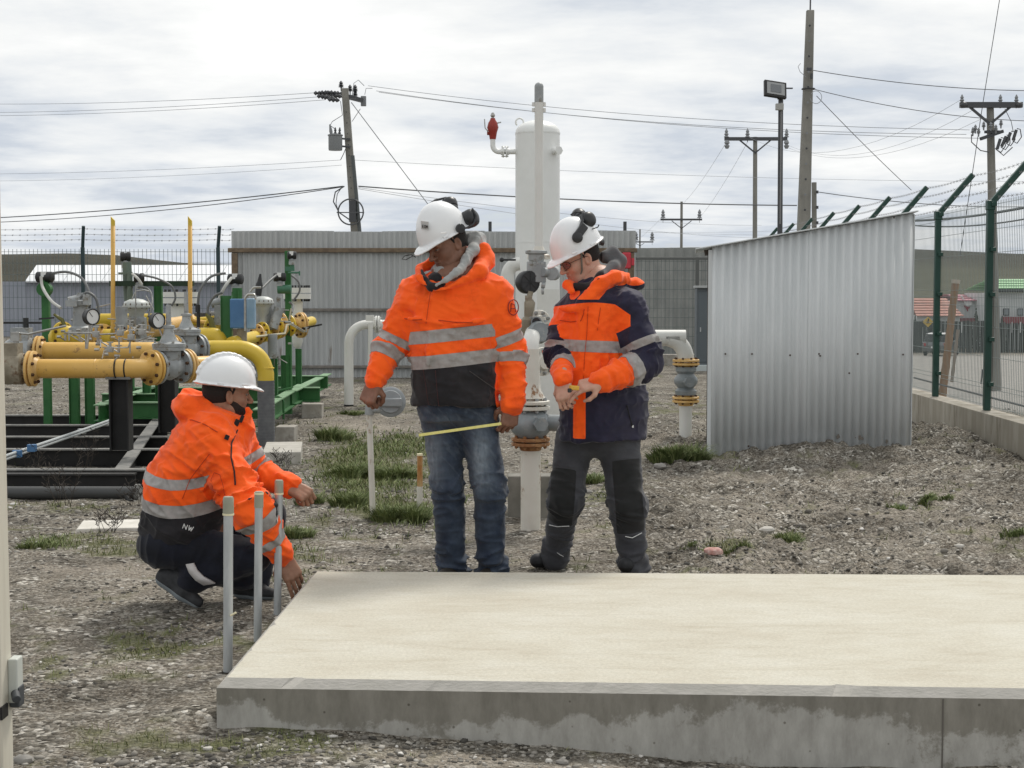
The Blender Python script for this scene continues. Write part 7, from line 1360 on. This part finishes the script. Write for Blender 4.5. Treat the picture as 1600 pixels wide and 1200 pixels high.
# head and hands
hc1 = J(699, 383, -.03); B1 = basis((-.80, -.60), 24, -6); hp, T_h = head_prims(hc1, B1, J(712, 438, .0)); 
hnR = hand_prims(J(584, 598, -.12), (-.35, -.25, -1), (-.5, -.9, .1), -1, (.95, .95, .95, .95), .9, 1.05); hnL = hand_prims(J(799, 632, -.06), (-.12, -.1, -1), (.45, -.9, 0), 1, (.55, .6, .65, .7), .7, 1.08)
inner1 = [cone(J(712, 440), J(712, 600), .13, .12, .05), cone(aR[0], aR[1], .05, .045, .03), cone(aR[1], aR[2], .045, .03, .03), cone(aL[0], aL[1], .05, .045, .03), cone(aL[1], aL[2], .045, .03, .03), cone(lR[0], lR[1], .075, .06, .03), cone(lR[1], lR[3], .06, .045, .03), cone(lL[0], lL[1], .075, .06, .03), cone(lL[1], lL[3], .06, .045, .03)]
bo1 = body(per1, [(hp, .0034), (hnR, .003), (hnL, .003)], SK1, inner1); face_bits(per1, T_h, B1, SK1, lip=(.17, .075, .06)); hair(per1, hc1, B1)
h1_ = helmet(per1, hc1, B1, .068, 0, .168)
def cup(parent, Tm, c, ax, R, m=PLB): b = MB(); b.lathe([(R * .75, -.03), (R * .98, -.022), (R, -.005), (R * .9, .012), (R * .6, .022), (R * .2, .025)], c, ax, 22); o = obj('ear_defender', b, m, parent, True); b = MB(); b.lathe([(R * .7, -.045), (R * .95, -.04), (R * .95, -.028), (R * .7, -.024)], c, ax, 20); obj('foam_ring', b, PLG, o, True); return o
cup(per1, None, J(738, 340, -.04), (.75, -.5, .3), .046); cup(per1, None, J(702, 317, .06), (-.2, .4, .9), .040); b = MB(); b.lathe([(.020, -.01), (.024, .0), (.022, .012), (.01, .014)], J(719, 357, -.125), (.45, -.9, 0), 18); o = obj('pivot', b, PLB, per1, True)
patch(per1, 'ear_defender_arm', [J(721, 357, -.13), J(730, 356, -.10), J(740, 350, -.08), J(744, 338, -.07), J(738, 326, -.05)], PLB, .0055); patch(per1, 'headband', [J(660, 333, -.05), J(667, 322, .0), J(680, 313, .05), J(697, 309, .08), J(712, 316, .08)], PLB, .006)
b = MB(); q0 = J(664, 356, -.185)
for px, py, w_, h_ in ((664, 352, 13, 13),): b.box(J(px, py, -.158), (w_ / 320, .004, h_ / 320), np.array(Euler((.3, .12, -.42)).to_matrix()))
lab = obj('helmet_label', b, mat('label_grey', (.52, .53, .53), .5), per1); b = MB(); Rl = np.array(Euler((.3, .12, -.42)).to_matrix())
def glyph(strokes, c, sc, R, parent, m, nm='lettering', r=.0008):
    for (x0_, y0_, x1_, y1_) in strokes: b.bar(Vector(c) + Vector(R @ V3((x0_ * sc, -.003, y0_ * sc))), Vector(c) + Vector(R @ V3((x1_ * sc, -.003, y1_ * sc))), r * 2, r * 2, tuple(R @ V3((0, 1, 0))))
c0 = J(665, 354, -.160)
for k_, st in enumerate(([(0, 0, 0, 1), (0, 1, .8, 1), (0, .5, .6, .5), (0, 0, .8, 0)], [(0, 0, 0, 1), (.8, 0, .8, 1), (0, 1, .8, 1), (0, 0, .8, 0)], [(0, 0, 0, 1), (0, 1, .4, .4), (.4, .4, .8, 1), (.8, 1, .8, 0)])): glyph([(a * .6 + k_ * .75 - 1.1, b_ - .5, c * .6 + k_ * .75 - 1.1, d - .5) for a, b_, c, d in st], c0, .014, Rl, None, None)
obj('lettering', b, DKINS, lab)
b = MB(); b.box(J(693, 364, -.19), (.026, .006, .007), np.array(Euler((.2, -.1, .15)).to_matrix())); obj('slot_mark', b, mat('bright_white', (.85, .85, .85), .4), per1)
# measuring tape
mt_ = thing('tape_measure', tuple(J(790, 662, -.12)), 'thin yellow tape blade stretched level in front of the jeans', 'tape measure'); b = MB(); b.bar(J(651, 680.5, -.36), J(783, 662, -.16), .004, .013, (0, .25, 1)); obj('blade', b, mat('tape_yellow', (.62, .56, .16), .4, col2=(.68, .62, .24), nscale=60), mt_); b = MB(); b.bar(J(650, 680.5, -.362), J(654, 680.3, -.358), .008, .014); obj('end_hook', b, STEEL, mt_)
# ================================================================== worker in glasses (standing, right)
Z2 = 7.75
def K_(px, py, dz=0.): return V3(W(px, py, Z2 + dz))
per2 = thing('person', (K_(935, 600)[0], Z2, 0), 'standing person in navy and orange jacket, glasses and white helmet, looking at both hands', 'person')
yaw2 = .75
tor = loft([row(K_, 436, 905, 968, .08), row(K_, 450, 893, 985, .115), row(K_, 466, 880, 1000, .14), row(K_, 490, 873, 1004, .16), row(K_, 530, 872, 1000, .165), row(K_, 570, 868, 1003, .17), row(K_, 605, 868, 1016, .175), row(K_, 650, 869, 1019, .178), row(K_, 686, 870, 1019, .18)], yaw2, .035, 2.3)
bL = [K_(982, 482, -.10), K_(1015, 566, -.16), K_(938, 596, -.34)]; bR = [K_(888, 488, .02), K_(873, 556, -.06), K_(880, 594, -.30)]
col2 = [K_(893, 455, -.14), K_(886, 446, -.10), K_(897, 441, .03), K_(925, 432, .11), K_(958, 428, .10), K_(972, 434, .0), K_(962, 432, -.10), K_(940, 442, -.15), K_(922, 464, -.17), K_(912, 476, -.17)]
jk = [tor] + sleeve(bL, (.092, .083, .056)) + sleeve(bR, (.072, .066, .052)) + tube_loop(col2, [.016, .018, .022, .026, .03, .034, .032, .026, .02, .012], .02) + [ell(K_(985, 445, .06), (.07, .06, .035), None, .03)]
jk += [cone(K_(874, 482, -.15), K_(905, 484, -.185), .010, .010, .02), cone(K_(907, 470, -.175), K_(903, 686, -.185), .009, .009, .02)]
fn = [folds(bL, .017, .05, .16, 13, [(.30, .11, 1.2), (.5, .07, .7)], .135), folds(bR, .014, .045, .14, 19, [(.25, .10, 1.1)], .11), lambda P, N_: .010 * (rid(stretchP(P, (-.5, 0, 1), .07, .2), 2, 71) ** 2.5 - .4), lambda P, N_: .010 * vnoise(P * 5.5, 14), lambda P, N_: .007 * (rid(P * 13, 2, 45) ** 3 - .3)]
MJ = mkcloth(jk, .0075, fn); (sL, sR), T2 = carve(MJ, [bL, bR], [.110, .085], None, None, None)
cL = lambda P: limb(P, bL)[0]; cR = lambda P: limb(P, bR)[0]
a_, b_ = split(sL, cL(sL[0]) - .45); piece('cuff', b_, ORG, per2); sL = bands(a_, cL, [(.175, .215), (.385, .45)], '', NAVY, per2); piece('sleeve', sL, NAVY, per2)
lr_ = sum(np.linalg.norm(bR[i + 1] - bR[i]) for i in range(2)); a_, b_ = split(sR, cR(sR[0]) - (lr_ - .12)); piece('cuff', b_, ORG, per2); a_ = bands(a_, cR, [(.18, .215), (lr_ - .175, lr_ - .12)], '', NAVY, per2); piece('sleeve', a_, NAVY, per2)
x_ = lambda px: K_(px, 500, -.15)[0]
def zK(py): return W(0, py, Z2 - .15).z
# collar orange
st, d = limb(T2[0], col2); s_ = np.maximum(d - .043, zK(468) - T2[0][:, 2] - .0); a_, T2 = split(T2, s_); piece('collar', a_, ORG, per2)
d = np.linalg.norm((T2[0] - K_(990, 438, .05)) / V3((.062, .2, .028)), axis=1) - 1; a_, T2 = split(T2, d * .03); piece('hood_edge', a_, ORG, per2)
# chest panel
def chest(P): return np.maximum.reduce([(P[:, 0] - x_(984) - .25 * np.maximum(zK(520) - P[:, 2], 0) * .2 + 1.6 * np.maximum(P[:, 2] - zK(492), 0) * .9), P[:, 2] - (zK(479) + .02 * np.sin((P[:, 0] - x_(870)) * 9)), zK(606) - P[:, 2], P[:, 1] - (Z2 + .02)])
ch_, T2 = split(T2, chest(T2[0])); ch_ = bands(ch_, lambda P: P[:, 2] + .04 * (P[:, 0] - x_(930)), [(zK(550), zK(532))], '', ORG, per2)
def plk(P): return np.maximum.reduce([np.abs(P[:, 0] - x_(905) + .12 * (P[:, 2] - zK(640)) * 0) - .030, zK(684) - P[:, 2], P[:, 2] - zK(600), P[:, 1] - Z2])
pl_, T2 = split(T2, plk(T2[0])); piece('placket', pl_, ORG, per2)
T2 = bands(T2, lambda P: P[:, 2] - .02 * (P[:, 0] - x_(930)), [(zK(606), zK(591))], '', NAVY, per2); piece('chest_panel', ch_, ORG, per2); piece('jacket', T2, NAVY, per2)
for pts in ([(874, 500), (890, 502), (905, 500)], [(905, 500), (909, 490), (910, 482)]): patch(per2, 'pocket_flap_edge', onsurf(MJ, [K_(*p) for p in pts], .001), DKO, .0022)
for pts in ([(916, 478), (914, 520), (910, 560), (909, 590)], [(935, 480), (932, 500), (930, 515)]): patch(per2, 'zip_placket', onsurf(MJ, [K_(*p) for p in pts], .001), DKO, .0015)
patch(per2, 'side_pocket_zip', onsurf(MJ, [K_(976, 630), K_(980, 645), K_(985, 662)], .001), mat('black_zip', (.004, .004, .005), .5), .0028); b = MB(); b.box(onsurf(MJ, [K_(986, 663)], .004)[0], (.008, .004, .012)); obj('zip_pull', b, DIAL, per2)
M_ = mkcloth(tube_loop([K_(898, 448, -.10), K_(918, 450, -.13), K_(940, 432, -.09), K_(958, 418, .0), K_(962, 412, .05)], [.02, .024, .026, .03, .03], .02) + tube_loop([K_(945, 402, .05), K_(958, 396, .08), K_(968, 408, .08), K_(962, 424, .06)], .034, .02) + [ell(K_(925, 448, .0), (.07, .09, .05), None, .03)], .006, [lambda P, N_: .006 * vnoise(P * 18, 8)]); a_, b_ = split(M_, M_[0][:, 0] - x_(944)); piece('black_collar', a_, BLKC, per2); piece('sweatshirt_hood', b_, GREYH, per2)
# trousers
mR = [K_(898, 684, .03), K_(884, 778, -.03), K_(869, 862, .15), K_(867, 872, .15)]; mL = [K_(966, 684, .0), K_(980, 790, -.06), K_(992, 905, -.02), K_(993, 915, -.02)]
tr = [loft([row(K_, 660, 875, 1008, .13), row(K_, 684, 873, 1006, .13)], yaw2, .05), ell(K_(934, 694), (.12, .10, .06), None, .05)]
for l, r in ((mR, (.100, .084, .064, .070)), (mL, (.108, .088, .066, .072))): tr += [cone(l[i], l[i + 1], r[i], r[i + 1], .05) for i in range(3)]
MT = mkcloth(tr, .0075, [folds(mR, .014, .045, .18, 43, [(.30, .09, 1.), (.58, .08, 1.2)], .12, .25), folds(mL, .015, .05, .18, 47, [(.34, .09, 1.), (.66, .09, 1.5)], .12, .25)])
stR = lambda P: limb(P, mR); stL = lambda P: limb(P, mL)
def kp(P, l, lo, hi, cx, w_): s, d = limb(P, l); return np.maximum.reduce([lo - s, s - hi, d - .15, np.abs(P[:, 0] - cx(P)) - w_, P[:, 1] - (Z2 + .03)])
cxR = lambda P: np.interp(P[:, 2], [K_(0, 850)[2], K_(0, 740)[2]], [K_(872, 850)[0], K_(880, 740)[0]]); cxL = lambda P: np.interp(P[:, 2], [K_(0, 850)[2], K_(0, 730)[2]], [K_(985, 850)[0], K_(976, 730)[0]])
a_, MT = split(MT, kp(MT[0], mR, .17, .43, cxR, .062)); piece('knee_pad', a_, KNEE, per2); a_, MT = split(MT, kp(MT[0], mL, .12, .47, cxL, .070)); piece('knee_pad', a_, KNEE, per2); piece('trousers', MT, GREYC, per2)
MT2 = mkcloth(tr, .012)
patch(per2, 'reflective_piping', onsurf(MT2, [K_(858, 820), K_(870, 821), K_(889, 820)], .004), DIAL, .0022); patch(per2, 'reflective_piping', onsurf(MT2, [K_(974, 832), K_(985, 834), K_(1000, 827)], .004), DIAL, .0022); patch(per2, 'reflective_piping', onsurf(MT2, [K_(871, 866), K_(876, 870), K_(881, 873)], .006), DIAL, .0018)
for a, fw in ((V3((K_(866, 890, .2)[0], K_(866, 890, .2)[1], gz(K_(866, 890, .2)[0], Z2 + .2))), (-.85, -.5, 0)), (V3((mL[3][0], mL[3][1], gz(mL[3][0], mL[3][1]))), (-.55, -.83, 0))):
    fw = nrm(fw); g_ = a[2]; sp_ = [ell((a[0], a[1], g_ + .085), (.05, .055, .065), None, 0), cone(V3((a[0], a[1], g_ + .04)) - fw * .045, V3((a[0], a[1], g_ + .038)) + fw * .105, .042, .038, .03), half((0, 0, g_ + .002), (0, 0, -1), a - .5, a + .5)]
    V_, F_ = nets(sp_, .007); s_, u_ = split((V_, F_, vnorm(V_, F_)), V_[:, 2] - g_ - .028); bt = piece('boot', u_, SHOE, per2); piece('sole', s_, mat('black_sole', (.012, .012, .012), .8), bt)
hc2 = K_(906, 404, -.02); B2 = basis((-.93, -.36), 24, 0); hp, T_h = head_prims(hc2, B2, K_(936, 448, .0), jaw=.95)
hnL = hand_prims(K_(936, 597, -.35), (-1, -.25, -.22), (-.1, -.55, .75), -1, (.25, .32, .55, .8), .5, 1.0); hnR = hand_prims(K_(880, 596, -.31), (.05, -.45, -.8), (-.35, -.85, .25), 1, (.55, .65, .6, .6), .7, 1.0)
inner2 = [cone(K_(935, 450), K_(940, 640), .12, .12, .05), cone(bL[0], bL[1], .05, .045, .03), cone(bL[1], bL[2], .045, .028, .03), cone(bR[0], bR[1], .05, .045, .03), cone(bR[1], bR[2], .045, .028, .03), cone(mR[0], mR[1], .07, .055, .03), cone(mR[1], mR[2], .055, .04, .03), cone(mL[0], mL[1], .07, .055, .03), cone(mL[1], mL[2], .055, .04, .03)]
body(per2, [(hp, .0034), (hnR, .0028), (hnL, .0028)], SK2, inner2); face_bits(per2, T_h, B2, SK2, lip=(.36, .16, .13)); hair(per2, hc2, B2, low=-.03); helmet(per2, hc2, B2, .066, 0, .165)
# glasses, chin strap, ear defenders
gl = MB()
for s in (-1, 1):
    gl.tube([T_h(s * .034 + .025 * math.cos(a), .106 - .02 * abs(math.cos(a)) * (1 if s * math.cos(a) > 0 else 0) - .004, .004 + .019 * math.sin(a)) for a in np.linspace(0, 6.283, 20)], .0016, 6); gl.tube([T_h(s * .058, .088, .010), T_h(s * .074, .05, .012), T_h(s * .083, .0, .010), T_h(s * .082, -.02, .0)], .0016, 6)
gl.tube([T_h(-.01, .106, .008), T_h(0, .110, .011), T_h(.01, .106, .008)], .0015, 6); go_ = obj('glasses', gl, mat('glasses_frame', (.02, .016, .014), .3), per2, True)
for s in (-1, 1):
    b = MB(); P_ = [T_h(s * .034 + .024 * math.cos(a), .101 - .018 * (1 if s * math.cos(a) > 0 else 0) * abs(math.cos(a)), .004 + .018 * math.sin(a)) for a in np.linspace(0, 5.98, 18)]; b.add([tuple(p) for p in P_], [tuple(range(18))])
    lm_ = bpy.data.materials.get('tinted_lens') or bpy.data.materials.new('tinted_lens'); lm_.use_nodes = True; pp_ = lm_.node_tree.nodes['Principled BSDF']; pp_.inputs['Base Color'].default_value = (.20, .08, .09, 1); pp_.inputs['Roughness'].default_value = .08; pp_.inputs['Alpha'].default_value = .55; obj('lens', b, lm_, go_)
patch(per2, 'chin_strap', [T_h(.088, .012, .045), T_h(.083, .030, .0), T_h(.075, .040, -.045), T_h(.045, .060, -.085), T_h(.0, .078, -.118)], STRAP, .0048); patch(per2, 'chin_strap', [T_h(.088, -.06, .045), T_h(.085, -.03, -.01), T_h(.076, .030, -.05)], STRAP, .0045); patch(per2, 'chin_strap', [T_h(-.088, .012, .045), T_h(-.083, .030, .0), T_h(-.07, .040, -.045), T_h(-.04, .060, -.085), T_h(.0, .078, -.118)], STRAP, .0045)
b = MB(); b.box(T_h(.070, .046, -.052), (.018, .018, .030), B2); obj('strap_buckle', b, PLB, per2, bev=.003)
cup(per2, None, K_(920, 343, -.06), (.55, -.75, .25), .042); cup(per2, None, K_(904, 336, .08), (-.3, .8, .5), .038)
cb = MB(); cb.bar(K_(901, 370, -.145), K_(914, 352, -.11), .042, .022, (.3, -1, 0)); obj('ear_defender_arm', cb, PLB, per2, bev=.006); patch(per2, 'ear_defender_bracket', [K_(904, 362, -.14), K_(910, 345, -.10), K_(911, 333, -.06)], PLB, .008); b = MB(); b.lathe([(.026, -.006), (.028, .004), (.02, .010)], K_(902, 371, -.145), (.25, -.96, .1), 18); obj('pivot', b, PLB, per2, True)
patch(per2, 'ear_defender_wire', [K_(892, 336, -.03), K_(898, 331, -.02), K_(906, 331, .02), K_(912, 334, .04)], PLB, .005); patch(per2, 'ear_defender_wire', [K_(925, 358, -.09), K_(934, 355, -.08), K_(936, 351, -.08)], PLB, .003)
patch(per2, 'helmet_knob', [T_h(.0, -.135, .030), T_h(.0, -.15, .02)], PLB, .016)
cs = thing('tape_case', tuple(K_(899, 607, -.42)), 'small yellow tape measure case held in the fingers of the worker in glasses', 'tape measure'); b = MB(); b.box(K_(897, 606, -.43), (.045, .03, .022), np.array(Euler((0, .1, .3)).to_matrix())); obj('case', b, mat('case_yellow', (.62, .36, .05), .5), cs, bev=.005); b = MB(); b.box(K_(890, 610, -.44), (.02, .026, .02)); obj('case_end', b, PLB, cs, bev=.004)
# ================================================================== crouching worker
Z3 = 7.03
def Q(px, py, dz=0.): return V3(W(px, py, Z3 + dz))
per3 = thing('person', (Q(310, 900)[0], Z3, 0), 'crouching person in orange jacket and white helmet, reaching to the concrete pad corner', 'person')
sL_ = [Q(338, 706, -.15), Q(393, 799, -.285), Q(441, 868, -.16)]; sR_ = [Q(372, 700, .12), Q(398, 738, .18), Q(454, 760, .10)]
jk = [ell(Q(340, 672), (.125, .19, .10), None, 0), cone(Q(338, 690), Q(318, 716), .155, .168, .08, (0, 1, 0), 1.18), cone(Q(318, 716), Q(290, 765), .168, .172, .06, (0, 1, 0), 1.15), cone(Q(290, 765), Q(280, 812), .172, .172, .06, (0, 1, 0), 1.15), cone(Q(345, 740), Q(325, 790), .12, .12, .05, (0, 1, 0), 1.3), ell(Q(276, 826), (.165, .21, .11), None, .05)]
jk += sleeve(sL_, (.100, .082, .052), .06) + sleeve(sR_, (.085, .070, .047), .05)
jk += [cone(Q(366, 662), Q(380, 668, -.02), .08, .05, .03, (0, 1, 0), 1.1), cone(Q(382, 664, -.03), Q(374, 740, -.02), .030, .04, .03, (0, 1, 0), 1.6)]
jk += [ell(Q(300, 638, .0), (.085, .115, .070), np.array(Matrix.Rotation(.25, 3, 'Y')), .03), cone(Q(300, 620, -.02), Q(352, 660, -.08), .05, .035, .03), cone(Q(300, 620, .04), Q(352, 655, .09), .05, .035, .03), cone(Q(352, 660, -.085), Q(382, 655, -.06), .034, .022, .02), cone(Q(352, 656, .09), Q(384, 650, .06), .034, .02, .02), cone(Q(386, 640, -.05), Q(390, 670, -.05), .013, .014, .015), cone(Q(390, 642, .03), Q(390, 670, .02), .013, .014, .015), cone(Q(388, 652, -.05), Q(391, 654, .03), .013, .013, .015)]
jk += [ell(Q(302, 612, .0), (.05, .07, .03), None, .03, True)]
fn = [folds(sL_, .020, .05, .16, 83, [(.18, .12, .9), (.36, .10, 1.)], .15), folds(sR_, .012, .045, .14, 87, [(.15, .1, .8)], .10), lambda P, N_: .013 * (rid(stretchP(P, (.55, 0, .8), .055, .2), 2, 91) ** 2.5 - .4), lambda P, N_: .012 * vnoise(P * 6, 24), lambda P, N_: .007 * (rid(P * 13, 2, 46) ** 3 - .3)]
MJ = mkcloth(jk, .0072, fn); (aL_, aR_), T3 = carve(MJ, [sL_, sR_], [.125, .10], None, None, None)
c1 = lambda P: limb(P, sL_)[0]; c2 = lambda P: limb(P, sR_)[0]
aL_ = bands(aL_, c1, [(.355, .415), (.485, .525)], '', ORG, per3); piece('sleeve', aL_, ORG, per3); aR_ = bands(aR_, c2, [(.08, .12), (.145, .205)], '', ORG, per3); piece('sleeve', aR_, ORG, per3)
axs = nrm(Q(330, 690) - Q(272, 830)); zc = lambda P: (P - Q(272, 830)) @ axs + .10 * (P[:, 0] - Q(272, 830)[0]) * -1
def bz(P): return (P[:, 2] - Q(0, 800)[2]) + .36 * (P[:, 0] - Q(225, 800)[0])
def bz(P):
    x = P[:, 0] - Q(222, 800)[0]; return P[:, 2] - Q(0, 800)[2] + .42 * x - 1.05 * x * x
T3 = bands(T3, bz, [(.040, .098), (.168, .215)], '', ORG, per3); lo_, up_ = split(T3, bz(T3[0]) - .040); piece('jacket', up_, ORG, per3); piece('jacket_hem', lo_, BLKC, per3)
for p, w_, h_ in (((377, 657), .022, .03), ((383, 652), .016, .035), ((369, 676), .02, .022)): b = MB(); q = onsurf(MJ, [Q(*p)], .001)[0]; b.box(q, (w_, .006, h_), np.array(Euler((0, .4, .3)).to_matrix())); obj('velcro_tab', b, BLKC, per3, bev=.002)
patch(per3, 'front_zip', onsurf(MJ, [Q(379, 668), Q(375, 685), Q(378, 705), Q(384, 725), Q(386, 745)], .001), BLKC, .0035)
for pts in ([(352, 728), (348, 738), (352, 755), (362, 762)], [(352, 728), (362, 730), (368, 745), (370, 760)]): patch(per3, 'sleeve_pocket_seam', onsurf(MJ, [Q(*p) for p in pts], .001), DKO, .0016)
patch(per3, 'arm_seam', onsurf(MJ, [Q(300, 770), Q(312, 740), Q(330, 718), Q(345, 700)], .0005), DKO, .0018); patch(per3, 'hood_seam', onsurf(MJ, [Q(280, 655), Q(310, 652), Q(335, 657), Q(355, 668)], .001), DKO, .0022)
b = MB(); qb = onsurf(MJ, [Q(308, 814)], .006)[0]; Rt = np.array(Euler((0, .35, .15)).to_matrix())
for k_, st in enumerate(([(0, 0, 0, 1), (0, 1, .8, 0), (.8, 0, .8, 1)], [(0, 1, .25, 0), (.25, 0, .5, .8), (.5, .8, .75, 0), (.75, 0, 1, 1)])): glyph([(a * .9 + k_ * 1.1 - 1, b_ - .5, c * .9 + k_ * 1.1 - 1, d - .5) for a, b_, c, d in st], qb, .022, Rt, None, None, r=.0017)
obj('lettering', b, DIAL, per3)
# trousers
nL = [Q(278, 842, -.09), Q(400, 868, -.08), Q(300, 906, -.11)]; nR = [Q(285, 842, .10), Q(420, 805, .17), Q(402, 912, .12)]
tr = [ell(Q(262, 848), (.135, .19, .10), None, 0), cone(Q(262, 850, -.08), nL[1], .115, .070, .05), cone(nL[1], nL[2], .070, .06, .03), cone(Q(270, 846, .08), nR[1], .12, .078, .05), cone(nR[1], nR[2], .078, .058, .03), cone(nL[2], Q(282, 918, -.10), .062, .05, .03), cone(Q(330, 880, 0), Q(380, 900, .02), .10, .07, .06)]
MT = mkcloth(tr, .0078, [folds([Q(262, 845, -.1), nL[1]], .010, .06, .18, 101, [], .16, .8), folds(nR, .010, .05, .18, 103, [], .14, .6)])
sh = lambda P: limb(P, [nL[1], nL[2], Q(282, 918, -.10)]); s, d = sh(MT[0]); piece('trousers', MT, DNAVY, per3)
b = MB(); A = [Q(290, 882, -.225), Q(295, 895, -.228), Q(305, 907, -.228), Q(318, 915, -.225)]; B__ = [Q(302, 880, -.225), Q(308, 892, -.228), Q(318, 902, -.228), Q(336, 912, -.222)]
for l_, r_ in ((A, B__),):
    b.strip([Vector(p) for p in l_], [Vector(p) for p in r_])
    o = obj('reflective_band', b, mat('pale_reflective', (.46, .44, .43), .5), per3, True); s_ = o.modifiers.new('t', 'SOLIDIFY'); s_.thickness = .02
def shoe(heel, toe, ankle, Rr=.038):
    heel, toe, ankle = V3(heel), V3(toe), V3(ankle); mid = heel * .42 + toe * .58; up_ = nrm(np.cross(toe - heel, (0, 1, 0))); up_ = up_ if up_[2] > 0 else -up_
    sp_ = [cone(heel, mid, Rr, Rr * 1.02, 0), cone(mid, toe, Rr * 1.02, Rr * .75, .02), cone(heel + up_ * .02, ankle, Rr, Rr * 1.15, .03), cone(mid + up_ * .015, ankle, Rr * .8, Rr, .03)]
    V_, F_ = nets(sp_, .0055); s_ = (V_ - heel) @ up_ + .012; lo_, hi_ = split((V_, F_, vnorm(V_, F_)), s_); bt = piece('shoe', hi_, SHOE, per3); piece('sole', lo_, SOLE, bt)
g3 = gz(Q(310, 940)[0], Z3 - .1)
shoe(Q(257, 905, -.10), Q(308, 938, -.14) * (1, 1, 0) + V3((0, 0, g3 + .036)), Q(284, 905, -.10)); shoe(V3((Q(378, 930, .12)[0], Z3 + .10, g3 + .04)), V3((Q(425, 930, .12)[0], Z3 + .06, g3 + .034)), Q(398, 912, .12))
hc3 = Q(354, 617, .0); B3 = basis((.90, .44), 3, 0); hp, T_h = head_prims(hc3, B3, Q(338, 668, .0), jaw=1.05)
hnL = hand_prims(Q(443, 872, -.12), (.45, -.1, -.85), (.35, -.9, .25), 1, (.12, .2, .3, .4), .35, 1.08); hnR = hand_prims(Q(453, 760, .09), (.75, -.25, -.35), (.25, -.7, .6), -1, (.75, .85, .9, .95), .75, 1.05)
inner3 = [cone(Q(340, 680), Q(280, 810), .12, .12, .05), cone(sL_[0], sL_[1], .05, .045, .03), cone(sL_[1], sL_[2], .045, .028, .03), cone(sR_[0], sR_[1], .05, .045, .03), cone(sR_[1], sR_[2], .045, .028, .03), cone(Q(270, 840), nL[1], .07, .06, .03), cone(Q(270, 840), nR[1], .07, .055, .03), cone(nR[1], nR[2], .05, .04, .03)]
body(per3, [(hp, .0034), (hnR, .0028), (hnL, .0028)], SK3, inner3); face_bits(per3, T_h, B3, SK3, lip=(.22, .10, .085)); hair(per3, hc3, B3, low=-.055)
bp_ = [ell(T_h(0, .035, -.078), (.059, .060, .044), B3, 0), ell(T_h(0, .022, -.035), (.0665, .070, .090), B3, .02), ell(T_h(0, .074, -.094), (.031, .029, .028), B3, .02), cone(T_h(.056, .008, -.03), T_h(.045, .045, -.075), .018, .022, .02), cone(T_h(-.056, .008, -.03), T_h(-.045, .045, -.075), .018, .022, .02), cone(T_h(-.022, .096, -.047), T_h(.022, .096, -.047), .0085, .0085, .006), ell(T_h(0, .084, -.076), (.028, .019, .020), B3, .01), cone(T_h(.022, .092, -.05), T_h(.03, .075, -.08), .010, .014, .01), cone(T_h(-.022, .092, -.05), T_h(-.03, .075, -.08), .010, .014, .01), half(T_h(0, 0, -.020), B3 @ V3((0, .22, 1)), V3(hc3) - .3, V3(hc3) + .3, .012)]
V_, F_ = nets(bp_, .0036); piece('beard', (V_, F_, vnorm(V_, F_)), BEARD, per3)
helmet(per3, hc3, basis((.93, .36), 4, 0), .062, 1, .136)
